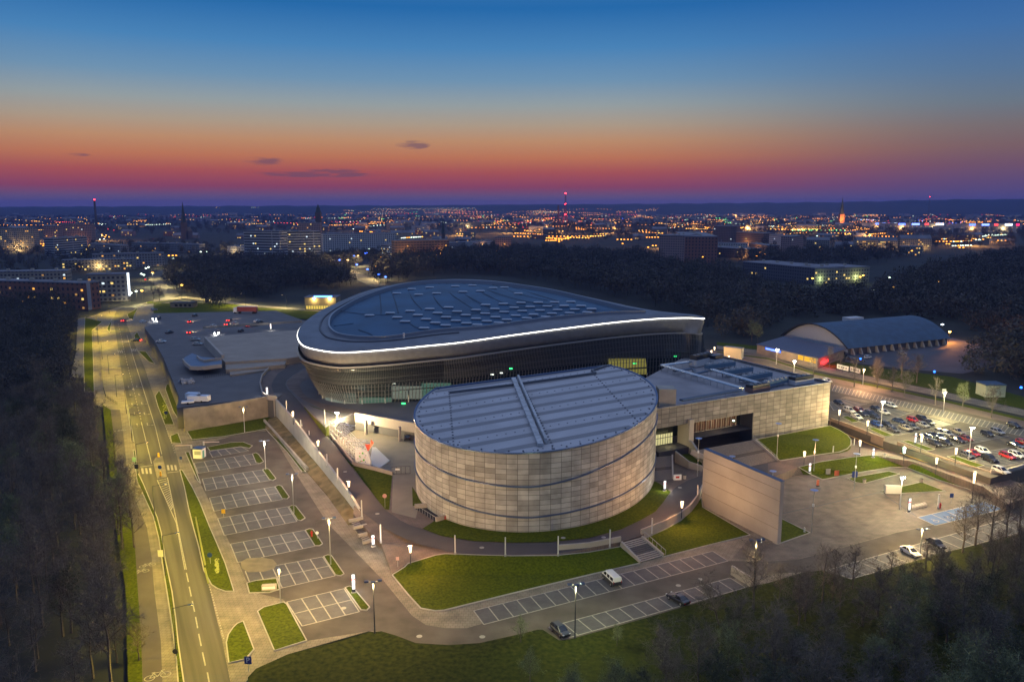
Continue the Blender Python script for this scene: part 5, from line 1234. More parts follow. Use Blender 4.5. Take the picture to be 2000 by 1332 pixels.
# --- lanterns: glowing cone heads on slim posts
lant_e = emis('lantern_glow', (1, .80, .50), 3); lant_g = emis('lantern_glow_green', (.72, 1, .86), 13)
def lantern(e):
    t = root('lantern', 'x', 'lantern'); q = MB(); q.tube((0, 0, 0), (0, 0, 2.9), .10, .07, 8); q.build('post', M['dark'], t)
    q = MB(); q.tube((0, 0, 2.9), (0, 0, 4.4), .20, .36, 10); q.build('glass_cone', e, t)
    q = MB(); q.tube((0, 0, 4.4), (0, 0, 4.5), .42, .38, 10); q.build('cap', M['dark'], t); return t
P_l = Proto(lantern(lant_e)); P_lg = Proto(lantern(lant_g))
ll_ = [(573, 829, 5.6, 'on the ramp, nearest the arena', ORG), (622, 888, 4.3, 'on the ramp, middle of the three', ORG), (682, 970, 2.7, 'on the ramp, lowest of the three', ORG), (802, 1102, 1.4, 'at the edge of the large south lawn near the ramp foot', ORG),
       (1331, 1012, 2.2, 'by the curving parapet in front of the tall wall', ORG), (1638, 829, 4.3, 'above the first retaining wall, next to the hall corner', ORG), (1693, 851, 4.3, 'above the first retaining wall, beside the blue hatchback', ORG),
       (1678, 891, 2.0, 'on the promenade below the first retaining wall', ORG), (1570, 909, 2.0, 'beside the plaza steps', ORG), (1798, 883, 4.0, 'by the totem sign in the east car park', ORG), (1865, 908, 3.8, 'by the second grass island of the east car park', ORG),
       (1827, 927, 1.6, 'on the long lawn, right of the greenish one', ORG), (1898, 983, .1, 'tallest one, by the blue disabled bays', ORG), (1395, 694, 4, 'behind the arena tip, left of three', ORG), (1389, 702, 4, 'behind the arena tip, lowest of three', ORG), (1423, 712, 4, 'behind the arena tip, right of three', ORG)]
for px, py, z, w, col in ll_:
    p = G(px, py, z)
    sc_ = 1.75 if py == 983 else (1.0 if px > 1600 else .85)
    o = P_l.put(tuple(p), 0, 'glowing cone lantern '+w, (.95, .95, sc_)); o['group'] = 'cone lanterns round the site'
    lamp_light(o, (0, -.1, 4.75), 'POINT', 1500 if px < 1400 else 600, col, .3)
p = G(1764, 906, 1.9); o = P_lg.put(tuple(p), 0, 'glowing greenish-white cone lantern at the top of the long curved lawn', (.95, .95, 1.05)); o['group'] = 'cone lanterns round the site'; lamp_light(o, (0, -.1, 4.75), 'POINT', 1000, (.62, 1, .45), .3)
# --- saucer-headed unlit masts
def saucer():
    t = root('saucer_mast', 'x', 'mast lamp'); q = MB(); q.tube((0, 0, 0), (0, 0, 8), .10, .06, 8); q.build('pole', M['steel'], t)
    q = MB(); q.tube((0, 0, 8.0), (0, 0, 8.12), .15, .85, 14); q.tube((0, 0, 8.12), (0, 0, 8.2), .85, .3, 14); q.build('saucer_head', mat('saucer_blue', (.28, .38, .62), .3, .3), t)
    q = MB(); q.box(0, 0, 5.0, .35, .35, .5); q.build('spot_box', M['white'], t); return t
P_s = Proto(saucer())
for px, py, pt, z, w in [(1517, 893, 827, 2.2, 'on the lawn edge right of the grand stairs'), (1589, 925, 859, .2, 'beside the totem at the plaza steps'), (1668, 958, 886, .1, 'by the small blue sign on the plaza'), (1585, 1040, 957, .1, 'at the tip of the triangular lawn'),
                     (1362, 930, 856, 2.1, 'left of the tall wall in front of the recess'), (1428, 935, 891, .1, 'rising behind the middle of the tall wall'), (1507, 972, 920, .1, 'rising behind the right end of the tall wall')]:
    p = G(px, py, z); h = zat(p.x, p.y, pt)-z
    o = P_s.put(tuple(p), 0, 'mast with flat blue saucer head '+w, (1, 1, h/8.1)); o['group'] = 'saucer masts'
# --- slim white posts along the promenade
def post():
    t = root('marker_post', 'x', 'post'); q = MB(); q.box(0, 0, 0, .3, .3, .12); q.build('foot', M['steel'], t); q = MB(); q.hexa([(-.1, -.1, .12), (.1, -.1, .12), (.1, .1, .12), (-.1, .1, .12)], [(-.09, -.09, 1), (.09, -.09, 1), (.09, .09, 1), (-.09, .09, 1)]); q.build('shaft', M['offw'], t); return t
P_p = Proto(post())
for px, py, pt, z, w in [(744, 1060, 1024, 1.9, 'at the foot of the ramp beside the small lit totem'), (889, 1082, 1045, 2, 'first from the left before the oval hall'), (987, 1086, 1049, 2, 'second from the left before the oval hall'), (1090, 1085, 1047, 2, 'at the left end of the low parapet'), (1191, 1070, 1034, 2, 'in the right part of the left parapet'),
                         (1273, 1045, 1012, 2, 'on the curved parapet right of the garden stairs'), (1362, 977, 947, 2, 'where the curved parapet meets the tall wall'), (560, 802, 782, 6.5, 'highest up on the ramp'), (588, 843, 820, 5.2, 'on the ramp between the first two lanterns'), (639, 912, 887, 4.0, 'dark-tipped, on the ramp below the middle lantern'),
                         (660, 940, 914, 3.4, 'on the ramp above the lowest lantern'), (707, 1012, 977, 2, 'at the lower end of the white ramp wall'), (604, 850, 841, 5, 'short one on the ramp roadway'), (1627, 884, 871, 2, 'at the foot of the east forecourt lawn'), (1668, 870, 856, 2, 'dark one by the curved end of the forecourt lawn'), (1832, 993, 965, .1, 'on the plaza right of the big totem'), (635, 838, 800, 5.5, 'on the grass wedge left of the courtyard floodlight'), (1571, 1039, 1030, .1, 'short one on the triangular lawn behind the tall wall')]:
    p = G(px, py, z); h = zat(p.x, p.y, pt)-z
    o = P_p.put(tuple(p), 0, 'slim pale post '+w, (1.3, 1.3, h)); o['group'] = 'slim posts along the promenade'
# --- illuminated totem signs
tp_e = emis('totem_panel', (1, .96, .90), 1.8)
def totem():
    t = root('totem_sign', 'x', 'sign'); q = MB(); q.box(0, 0, 0, 1.2, .7, .12); q.build('base', M['conc2'], t); q = MB(); q.box(0, .03, .12, .8, .25, 3.5); q.build('body', M['dark'], t)
    q = MB(); q.quad((-.36, -.11, .7), (.36, -.11, .7), (.36, -.11, 2.3), (-.36, -.11, 2.3)); q.quad((-.36, -.11, 2.75), (.36, -.11, 2.75), (.36, -.11, 3.5), (-.36, -.11, 3.5)); q.quad((.41, -.07, .7), (.41, .13, .7), (.41, .13, 2.3), (.41, -.07, 2.3)); q.build('light_panel', tp_e, t)
    q = MB(); q.quad((-.38, -.112, 2.4), (.38, -.112, 2.4), (.38, -.112, 2.68), (-.38, -.112, 2.68)); q.build('red_stripe', emis('totem_red', (1, .06, .02), 2.5), t)
    q = MB(); [q.quad((-.3, -.115, z), (.3-(.17*(k % 3)), -.115, z), (.3-(.17*(k % 3)), -.115, z+.06), (-.3, -.115, z+.06)) for k, z in enumerate((.9, 1.1, 1.3, 1.5, 1.8, 2.0))]; q.build('text_lines', M['dark'], t); return t
P_t = Proto(totem())
for px, py, pt, z, w in [(729, 1067, 1044, 1.6, 'small one on the grass wedge at the ramp foot'), (691, 1157, 1120, .1, 'tall slim one on the lowest grass island of the car park'), (1775, 1001, 972, .1, 'the large one on the open plaza beside pale stone blocks'), (1705, 893, 875, 2, 'on the promenade lawn edge beside a bin'), (1581, 923, 904, 2, 'beside the lantern at the plaza steps'),
                         (1787, 868, 845, 3.5, 'at the edge of the packed east car park rows'), (1298, 958, 938, 2.1, 'on the lawn tip between oval hall and side stairs'), (522, 773, 756, 7, 'at the outer bend of the ramp top'), (529, 645, 632, 7, 'far off in the north car park')]:
    p = G(px, py, z); h = zat(p.x, p.y, pt)-z
    o = P_t.put(tuple(p), R(12), 'lit white totem sign, '+w, (.75, .75, h/3.62)); o['group'] = 'lit totem signs'
    lamp_light(o, (0, -.9, 2.2), 'POINT', 60, (1, .97, .88), .4)
# --- round and square road signs
def sign(px, py, pt, z, kind, lab, mcol, r=.45, rz=0, letter=None):
    p = G(px, py, z); h = max(1.2, zat(p.x, p.y, pt)-z); t = root('road_sign', lab, 'road sign', tuple(p), rz); q = MB(); q.tube((0, 0, 0), (0, 0, h), .05, .05, 6); q.build('post', M['steel'], t); q = MB()
    if kind == 'round': q.tube((0, -.08, h), (0, -.12, h), r, r, 18)
    else: q.box(0, -.1, h-r, r*1.7, .05, r*2)
    c = q.build('plate', mcol, t)
    if letter:
        cu = bpy.data.curves.new('letter', 'FONT'); cu.body = letter; cu.size = r*1.9; cu.align_x = 'CENTER'; cu.align_y = 'CENTER'; cu.extrude = .01
        tmp_ = bpy.data.objects.new('tmp', cu); COL.objects.link(tmp_); bpy.context.view_layer.update(); me_ = bpy.data.meshes.new_from_object(tmp_); bpy.data.objects.remove(tmp_); o = bpy.data.objects.new('letter', me_); COL.objects.link(o); o.parent = c; o.location = (0, -.145, h); o.rotation_euler = (R(90), 0, 0); me_.materials.clear(); me_.materials.append(M['white'])
    return t
nv = mat('sign_navy', (.01, .03, .16), .4)
sign(486, 1312, 1288, .1, 'sq', 'square blue parking sign with white letter P at the car park entrance', nv, .62, letter='P')
sign(411, 1100, 1083, .1, 'round', 'round navy no-stopping sign on the verge beside the street, above yellow flowers', nv, .5)
sign(345, 1300, 1271, .1, 'round', 'dark round sign back at the street edge next to the nearest street lamp', M['dark'], .42)
sign(316, 1100, 1080, .1, 'sq', 'pale rectangular board on the verge between cycle path and street', M['offw'], .7)
sign(325, 815, 806, .1, 'round', 'round blue sign on the flowered verge east of the street', nv, .6)
sign(313, 922, 912, .1, 'round', 'round blue arrow sign on the refuge island', nv, .5)
sign(264, 918, 897, .1, 'sq', 'greenish sign board at the left of the pedestrian crossing', mat('sign_green', (.2, .35, .3), .5), .6)
sign(268, 924, 911, .1, 'sq', 'dark sign box at the left edge of the pedestrian crossing', M['dark'], .6)
sign(354, 902, 898, .1, 'sq', 'small blue and white sign on the pavement right of the crossing', nv, .4)
sign(752, 992, 968, 2, 'round', 'round white and red sign on the triangular lawn before the oval hall', mat('sign_pink', (.6, .3, .28), .5), .5)
sign(1668, 945, 926, .1, 'sq', 'tall blue information board on the plaza by the small lawn', nv, .8)
sign(1857, 983, 967, .1, 'sq', 'small blue sign near the disabled bays', nv, .5)
sign(1842, 782, 764, 3.5, 'sq', 'white rectangular sign panel beside the east street', M['white'], .8)
sign(777, 1110, 1090, .3, 'sq', 'thin white and red banner flag on the pavement before the south lawn', mat('banner_pink', (.6, .4, .38), .6), .35)
sign(1390, 772, 762, 3.5, 'sq', 'x', nv) if 0 else None
for px, py, w in ((310, 893, 'at the top of the refuge island'), (314, 930, 'at the bottom of the refuge island')):
    t = root('bollard', 'yellow traffic bollard '+w, 'bollard', tuple(G(px, py, .16)), 0, 'yellow bollards'); q = MB(); q.box(0, 0, 0, .5, .5, .1); q.build('foot', M['dark'], t); q = MB(); q.tube((0, 0, .1), (0, 0, 1.3), .26, .22, 10); q.build('body', mat('bollard_yellow', (.8, .45, .02), .5), t)
def hydrant(px, py, z, lab):
    t = root('hydrant', lab, 'hydrant', tuple(G(px, py, z))); q = MB(); q.tube((0, 0, 0), (0, 0, 1.1), .18, .15, 10); q.tube((0, 0, 1.1), (0, 0, 1.3), .22, .08, 10); q.build('body', M['red'], t); q = MB(); q.tube((-.3, 0, .8), (.3, 0, .8), .09, .09, 8); q.build('outlets', M['red'], t)
hydrant(609, 1047, .15, 'red hydrant on the grass island by the fifth parking row'); hydrant(1836, 992, .1, 'red hydrant on the plaza beside a slim post')
sign(620, 1051, 1040, .15, 'round', 'small white sign beside the red hydrant', M['white'], .35)
sign(437, 1008, 998, .1, 'sq', 'x', M['yellow'], .5)['label'] = 'yellow sign plate standing in the third aisle of the car park'
# kiosk
kp = G(390, 893, .1); k = root('kiosk', 'white attendant kiosk with blue flat roof at the car park barrier', 'kiosk', tuple(kp), R(-6)); q = MB(); q.box(0, 0, 0, 2.6, 2.4, 2.7); q.build('cabin', M['white'], k); q = MB(); q.box(0, 0, 2.7, 2.9, 2.7, .18); q.build('roof', M['blue'], k)
q = MB(); q.box(.1, -1.22, 1.1, 1.9, .06, 1.1); q.build('window', mat('kiosk_pane', (.35, .38, .36), .2), k); q = MB(); q.box(1.31, -.3, .05, .06, .9, 2.1); q.build('door', mat('kiosk_green', (.1, .35, .25), .5), k)
def barrier(px, py, rz, lab):
    t = root('car_barrier', lab, 'barrier', tuple(G(px, py, .1)), rz); q = MB(); q.box(0, 0, 0, .4, .4, 1.1); q.build('housing', M['offw'], t); q = MB(); q.beam((0, -.3, .95), (4.6, -.3, .95), .1, .16); q.build('boom', mat('boom_white', (.8, .6, .55), .6), t)
barrier(398, 869, R(5), 'white barrier arm behind the kiosk'); barrier(374, 876, R(185), 'barrier arm on the street side of the kiosk')
# white stone sign block, benches, bins
t = root('stone_block', 'white rectangular stone block on the grass island at the bottom of the car park', 'block', tuple(G(526, 1151, .15)), R(6)); q = MB(); q.box(0, 0, 0, 2.6, .8, 1.0); q.build('block_body', M['conc2'], t); q = MB(); q.box(0, -.42, .3, 2.3, .05, .5); q.build('plate', M['white'], t)
q = MB(); q.box(0, 0, 0, 1.5, .7, .45); q.hexa([(-.75, -.35, .45), (.75, -.35, .45), (.75, .35, .45), (-.75, .35, .45)], [(-.6, -.2, .6), (.6, -.2, .6), (.6, .2, .6), (-.6, .2, .6)]); bl = q.build('stone_block', M['conc2']); setp(bl, 'pale stone block in a row beside the large plaza totem', 'block', 'stone blocks on the plaza')
for i in range(5):
    o = bl if i == 0 else bl.copy()
    if i: COL.objects.link(o)
    o.location = G(1784+i*5.6, 992-i*1.3, .07); o.rotation_euler = (0, 0, R(75))
t = root('display_cabinet', 'white box cabinet on the plaza at the end of the small lawn', 'cabinet', tuple(G(1743, 964, .1)), R(-5)); q = MB(); q.box(0, 0, .15, 3.6, 1.0, 2.0); q.build('case', mat('case_grey', (.42, .41, .38), .6), t); q = MB(); q.box(0, 0, 0, 3.8, 1.0, .15); q.build('plinth', M['dark'], t)
def bin_(px, py, z, lab):
    t = root('litter_bin', lab, 'bin', tuple(G(px, py, z))); q = MB(); q.tube((0, 0, 0), (0, 0, 1.0), .35, .42, 10); q.build('tub', M['conc2'], t); q = MB(); q.tube((0, 0, 1.0), (0, 0, 1.15), .44, .3, 10); q.build('lid', M['dark'], t)
bin_(1688, 943, .1, 'pale round litter bin at the corner of the small plaza lawn'); bin_(1728, 893, 2, 'dark-lidded bin beside the lit totem on the promenade lawn edge'); bin_(1800, 942, .1, 'small bin at the end of the triangular plaza lawn'); bin_(1337, 935, 2, 'bin next to the white notice box below the side stairs')
t = root('notice_box', 'small white notice board with red print at the foot of the side stairs', 'notice board', tuple(G(1323, 937, 2)), R(5)); q = MB(); q.box(0, 0, 0, 2.0, .25, 1.4); q.build('board', M['white'], t); q = MB(); q.box(0, -.14, .5, .9, .03, .5); q.build('print', M['red'], t)
for px, py, w in ((1634, 930, 'orange advertising stand at the edge of the long lawn'), (1617, 927, 'grey standing board left of the orange stand'), (1597, 949, 'small red stand on the plaza near a saucer mast')):
    t = root('advert_stand', w, 'stand', tuple(G(px, py, .1)), R(10)); q = MB(); q.box(0, 0, 0, .8, .5, .2); q.build('foot', M['dark'], t); q = MB(); q.box(0, 0, .2, 1.3 if 'orange' in w else .6, .15, 1.4); q.build('panel', mat('stand_orange', (.5, .12, .05), .6) if 'grey' not in w else M['steel'], t)
# parked white trailers / crates on the west deck
def crate(lab, px, py, rz, s=(4.2, 2.3, 1.6)):
    t = root('white_trailer', lab, 'trailer', tuple(G(px, py, Z7)), rz, 'white trailers on the deck'); q = MB(); q.box(0, 0, .5, *s); q.build('box_body', M['white'], t); q = MB(); q.box(0, 0, .5+s[2], s[0]*.94, s[1]*.9, .18); q.build('lid', mat('lid_blue', (.5, .6, .75), .5), t)
    q = MB()
    for y in (-s[1]/2, s[1]/2): q.tube((0, y-.1, .35), (0, y+.1, .35), .35, .35, 12)
    q.each('wheel', M['black'], t)
crate('white box trailer on the deck edge, the back one of the left pair', 377, 780, R(-6)); crate('white box trailer on the deck edge, front one of the left pair', 381, 785, R(-6)); crate('white box trailer on the deck edge, standing apart on the right', 397, 785, R(-6))
crate('low flat white trailer at the corner of the deck beside the grass', 367, 789, R(20), (3.8, 1.8, .4))
t = root('covered_pile', 'heap of covered pale sacks at the west edge of the deck', 'pile', tuple(G(366, 748, Z7))); q = MB()
rr = random.Random(3)
for i in range(9): q.tube((rr.uniform(-3, 3), rr.uniform(-1.5, 1.5), 0), (rr.uniform(-3, 3), rr.uniform(-1.5, 1.5), rr.uniform(.8, 1.8)), rr.uniform(.7, 1.3), .3, 7)
q.build('sacks', mat('sack_cloth', (.30, .30, .31), .9, var=.4, scale=1), t)
# fence by the bus bay and the parked small trailers there
t = root('street_fence', 'low dark railing between the bus bay and the footway of the street', 'fence', tuple(G(195, 740, .1))); f0_ = G(195, 740, .1); q = MB()
fp = [G(191, 640, .1), G(196, 700, .1), G(202, 760, .1), (G(207, 777, .1)), G(229, 791, .1)]
for a, c in zip(fp[:-1], fp[1:]):
    L_ = (c-a).length
    for k in range(int(L_/2)+1): p = lerp(a, c, k*2/L_)-f0_; q.beam(p, p+Vector((0, 0, 1.1)), .08)
    for w in (.5, 1.1): q.beam(a-f0_+Vector((0, 0, w)), c-f0_+Vector((0, 0, w)), .08)
q.build('rails', M['dark'], t)
# concrete refuge kerb, tall thin pole lights by red trailer etc.
# ================================================================== VEHICLES
def loft(b, secs, cap=True):
    n = len(secs[0]); k = len(b.v)
    for s_ in secs: b.v += [tuple(p) for p in s_]
    for i in range(len(secs)-1):
        for j in range(n-1): b.f.append((k+i*n+j, k+i*n+j+1, k+(i+1)*n+j+1, k+(i+1)*n+j)); b.mi.append(b.m)
    if cap: b.f.append(tuple(k+i for i in range(n))); b.mi.append(b.m); b.f.append(tuple(k+(len(secs)-1)*n+i for i in reversed(range(n)))); b.mi.append(b.m)
car_glass = mat('car_glass', (.01, .012, .016), .05, spec=1.0); tyre = mat('tyre', (.012, .012, .012), .9); rimm = mat('rim', (.45, .46, .48), .3, .9)
def paint(name, c, metal=.3): return mat('car_paint_'+name, c, .28, metal, coat=1.0)
PT = dict(white=paint('white', (.70, .70, .68), 0), silver=paint('silver', (.42, .42, .41), .7), black=paint('black', (.012, .012, .014)), dark=paint('dark_grey', (.05, .053, .06), .6), grey=paint('grey', (.15, .155, .16), .6), red=paint('red', (.42, .015, .02)), blue=paint('blue', (.02, .07, .30)), navy=paint('navy', (.015, .03, .085)), beige=paint('beige', (.42, .36, .28), .5), maroon=paint('maroon', (.17, .012, .015)))
def make_car(kind):
    t = root(kind, 'x', 'car')
    W_ = .88
    if kind == 'saloon_car': L_, prof = 4.6, [(-2.3, .55, .72), (-2.2, .32, .86), (-1.7, .28, .92), (0, .26, .93), (1.5, .27, .86), (2.1, .32, .76), (2.3, .5, .62)]; gh = [(-1.75, .90), (-1.05, 1.40), (.15, 1.44), (1.1, .92)]
    elif kind == 'hatchback': L_, prof = 4.0, [(-2.0, .5, .85), (-1.95, .32, .92), (-1.2, .28, .95), (0, .26, .95), (1.2, .27, .88), (1.8, .32, .76), (2.0, .5, .6)]; gh = [(-1.92, .95), (-1.55, 1.45), (.2, 1.50), (1.15, .92)]
    elif kind == 'estate_car': L_, prof = 4.6, [(-2.3, .5, .88), (-2.25, .32, .95), (-1.2, .28, .97), (0, .26, .97), (1.4, .27, .90), (2.1, .32, .78), (2.3, .5, .62)]; gh = [(-2.2, .97), (-1.85, 1.50), (.2, 1.52), (1.15, .96)]
    else: L_, prof = 4.6, [(-2.3, .6, 1.0), (-2.25, .40, 1.08), (-1.2, .36, 1.1), (0, .34, 1.1), (1.4, .35, 1.06), (2.1, .40, .96), (2.3, .6, .75)]; gh = [(-2.2, 1.1), (-1.9, 1.68), (.25, 1.72), (1.05, 1.1)]
    b = MB(); secs = []
    for x, zb, zt_ in prof:
        e = 1-.13*(abs(x)/(L_/2))**4; w = W_*e
        secs.append([(x, -w*.92, zb), (x, -w, zb+.18), (x, -w, zt_-.14), (x, -w*.90, zt_), (x, w*.90, zt_), (x, w, zt_-.14), (x, w, zb+.18), (x, w*.92, zb), (x, -w*.92, zb)])
    loft(b, secs)
    (x0, z0), (x1, z1), (x2, z2), (x3, z3) = gh; wr = W_*.70; wb = W_*.90
    # roof skin and pillars
    b.hexa([(x1-.04, -wr, z1-.02), (x2+.04, -wr, z2-.02), (x2+.04, wr, z2-.02), (x1-.04, wr, z1-.02)], [(x1+.08, -wr+.1, z1+.05), (x2-.1, -wr+.1, z2+.05), (x2-.1, wr-.1, z2+.05), (x1+.08, wr-.1, z1+.05)])
    for s_ in (-1, 1):
        for a, c in (((x0, s_*wb, z0-.02), (x1, s_*wr, z1)), ((x3, s_*wb, z3-.02), (x2, s_*wr, z2)), ((lerp(x0, x3, .5), s_*wb, z0-.02), (lerp(x1, x2, .52), s_*wr, z1))): b.beam(a, c, .09)
    body = b.build('body', PT['white'], t)
    b = MB(); b.hexa([(x0, -wb*.98, z0-.03), (x3, -wb*.98, z3-.03), (x3, wb*.98, z3-.03), (x0, wb*.98, z0-.03)], [(x1, -wr*.97, z1-.02), (x2, -wr*.97, z2-.02), (x2, wr*.97, z2-.02), (x1, wr*.97, z1-.02)]); b.build('windows', car_glass, t)
    w0 = None
    for x in (-L_/2+.85, L_/2-.85):
        for s_ in (-1, 1):
            if w0 is None:
                q = MB(); q.m = 0; q.tube((0, -.12, 0), (0, .12, 0), .33, .33, 16); w0 = q.build('wheel', tyre, t); w = w0
                q = MB(); q.tube((0, -.13, 0), (0, .13, 0), .21, .21, 12); rim0 = q.build('rim', rimm, w0); rim_ = rim0
            else:
                w = w0.copy(); COL.objects.link(w); rim_ = rim0.copy(); COL.objects.link(rim_); rim_.parent = w
            w.location = (x, s_*(W_-.1), .33)
    for x, nm, mm in ((L_/2-.06, 'headlight', mat('headlight_glass', (.7, .72, .75), .1, coat=1)), (-L_/2+.05, 'tail_light', mat('tail_red', (.35, .01, .01), .2))):
        for s_ in (-1, 1):
            q = MB(); q.box(x, s_*.62, .62 if 'suv' not in kind else .8, .12, .3, .14); q.build(nm, mm, t)
    q = MB(); q.box(L_/2, 0, .42, .05, 1.2, .18); q.build('grille', M['black'], t)
    body.material_slots[0].link = 'OBJECT'; body.material_slots[0].material = PT['white']
    return t
CARS = {k: Proto(make_car(k)) for k in ('saloon_car', 'hatchback', 'estate_car', 'suv_car')}
def put_car(kind, px, py, z, rz, col, lab, grp):
    o = CARS[kind].put(tuple(G(px, py, z)), rz, lab); o['group'] = grp
    for ch in KIDS[CARS[kind].o.name] if o == CARS[kind].o else o.children:
        if ch.name.split('.')[0] == 'body': ch.material_slots[0].material = PT[col]
    return o
def hd(p, q, z): a, c = G(*p, z), G(*q, z); return math.atan2((c-a).y, (c-a).x)
hE = hd((1632, 786), (1650, 793), Z3)
EC_ = [('saloon_car', 552, 358, 'black', 'black saloon alone near the corner of the stone hall'), ('suv_car', 635, 422, 'white', 'white estate at the left end of the packed front row, nearest the hall'), ('estate_car', 712, 418, 'maroon', 'dark red car behind the white estates in the front rows'), ('saloon_car', 840, 402, 'dark', 'dark grey saloon left of the white saloon behind the floodlight'), ('estate_car', 962, 380, 'white', 'white car farthest back, right of the first floodlight'),
       ('saloon_car', 905, 432, 'white', 'white saloon just right of the first floodlight pole'), ('saloon_car', 692, 470, 'white', 'white saloon in front row beside the grass island near the hall'), ('hatchback', 742, 450, 'dark', 'dark hatchback between white saloon and navy cars'), ('estate_car', 800, 445, 'navy', 'navy car in the middle of the first group'), ('saloon_car', 835, 470, 'dark', 'dark grey saloon behind the blue hatchback'),
       ('hatchback', 850, 528, 'blue', 'bright blue hatchback at the foot of the first floodlight'), ('hatchback', 925, 528, 'black', 'black hatchback with red light right of the blue one'), ('saloon_car', 975, 570, 'grey', 'grey saloon at the end of the green island'), ('saloon_car', 1022, 502, 'navy', 'navy saloon left of the silver pair'), ('hatchback', 1130, 492, 'red', 'bright red hatchback in the second block of cars'),
       ('suv_car', 1205, 488, 'black', 'black off-roader behind the silver saloon'), ('saloon_car', 1210, 532, 'silver', 'silver saloon in the second block, right of the red hatchback'), ('saloon_car', 1250, 512, 'dark', 'dark saloon at the right end of the second block'), ('saloon_car', 1072, 556, 'beige', 'champagne coloured saloon in the second block'), ('saloon_car', 1125, 546, 'grey', 'grey saloon beside the champagne one'),
       ('saloon_car', 1215, 625, 'dark', 'dark saloon nearest the lit totem in the third block'), ('suv_car', 1300, 682, 'black', 'black off-roader with pale roof at the front of the third block'), ('estate_car', 1382, 672, 'black', 'black estate right of the pale-roofed off-roader'), ('saloon_car', 1275, 615, 'black', 'black saloon second from the totem in the third block'), ('saloon_car', 1335, 622, 'navy', 'navy saloon in the back row of the third block'),
       ('saloon_car', 1395, 600, 'silver', 'silver saloon at the rear of the third block'), ('saloon_car', 1480, 584, 'beige', 'pinkish beige saloon left of the second floodlight'), ('suv_car', 1478, 655, 'black', 'large black off-roader left of the second floodlight pole'), ('saloon_car', 1545, 640, 'maroon', 'dark red saloon directly behind the second floodlight pole'), ('hatchback', 1712, 604, 'dark', 'dark hatchback right of the second floodlight'),
       ('estate_car', 1790, 586, 'silver', 'silver estate at the far right of the third block'), ('hatchback', 1920, 537, 'black', 'dark hatchback alone by the street at far right'), ('saloon_car', 1548, 768, 'grey', 'grey saloon at the left end of the nearest row'), ('saloon_car', 1598, 755, 'red', 'bright red saloon left of the white estate in the nearest row'), ('estate_car', 1678, 738, 'white', 'white estate between red and black cars in the nearest row'),
       ('suv_car', 1730, 802, 'black', 'black off-roader in front of the white estate'), ('estate_car', 1872, 778, 'red', 'red estate at the right edge beside a white car'), ('estate_car', 1942, 768, 'white', 'white estate at the right edge of the photograph'), ('saloon_car', 1925, 688, 'dark', 'dark grey saloon near the right edge above the red estate'), ('hatchback', 1992, 672, 'red', 'red hatchback cut by the right edge'),
       ('saloon_car', 1340, 588, 'grey', 'grey saloon hidden deep in the third block'), ('hatchback', 2010, 735, 'silver', 'silver hatchback cut by the right edge beside the white estate')]
for k, x, y, c, lab in EC_: put_car(k, 1500+x/4, 700+y/4, Z3+.05, hE+(rnd.uniform(-.03, .03)), c, lab, 'cars in the east car park')
put_car('estate_car', 1955, 923, 4.0, hE+.02, 'white', 'white estate driving on the street behind the pale corner wall', 'cars on the streets')
put_car('hatchback', 1616, 746.5, Z3+.05, hE, 'white', 'white hatchback on the street behind the hall roof corner', 'cars on the streets')
# near cars
hN = hd((1078, 1222), (1108, 1247), .1)
put_car('hatchback', 1094, 1236, .06, hN, 'dark', 'dark green-grey hatchback in the first bay of the lower row, under the mast', 'cars in the lower car park')
put_car('saloon_car', 1324, 1174, .06, hd((1345, 1186), (1303, 1163), .1), 'black', 'black saloon with blue sheen parked behind the leaning bare tree', 'cars in the lower car park')
put_car('saloon_car', 1778, 1082, .06, hd((1760, 1070), (1795, 1090), .1), 'white', 'white saloon in the lower right row beside the mast', 'cars in the lower car park')
put_car('saloon_car', 1828, 1066, .06, hd((1812, 1056), (1845, 1076), .1), 'black', 'black saloon in the lower right row next to the white one', 'cars in the lower car park')
put_car('suv_car', 795, 857, 2.05, R(100), 'black', 'black car parked under the bridge deck of the courtyard', 'cars in the lower car park')
# deck and north car park
for k, px, py, c, rz, lab in (('estate_car', 382, 665, 'silver', 5, 'silver estate on the deck road above the slanted wall'), ('saloon_car', 386, 674, 'silver', 5, 'pale blue-silver saloon nearest the slanted wall'), ('saloon_car', 315, 669, 'white', 8, 'white saloon turning on the side road by the street'), ('hatchback', 301, 607, 'silver', 60, 'silver hatchback farthest north by the tree belt'),
                              ('hatchback', 417, 639, 'white', 80, 'white-roofed hatchback in the middle of the north car park'), ('hatchback', 461, 634, 'silver', 80, 'silver hatchback right of the two red-lit cars'), ('saloon_car', 497, 637, 'silver', 60, 'silver saloon right of the reversing car'), ('saloon_car', 503, 629, 'white', 60, 'white saloon farthest right in the north car park'), ('hatchback', 508, 631, 'dark', 60, 'dark hatchback touching the farthest white saloon'),
                              ('hatchback', 471, 648, 'black', 80, 'dark hatchback at the near kerb of the north car park'), ('hatchback', 381, 618, 'dark', 80, 'dark hatchback at the back of the north car park'), ('saloon_car', 331, 651, 'dark', 70, 'dark saloon parked near the side road in the north car park'), ('saloon_car', 280, 630, 'white', 70, 'white saloon on the road west of the north car park')):
    put_car(k, px, py, Z7+.06, R(rz), c, lab, 'cars in the north car park')
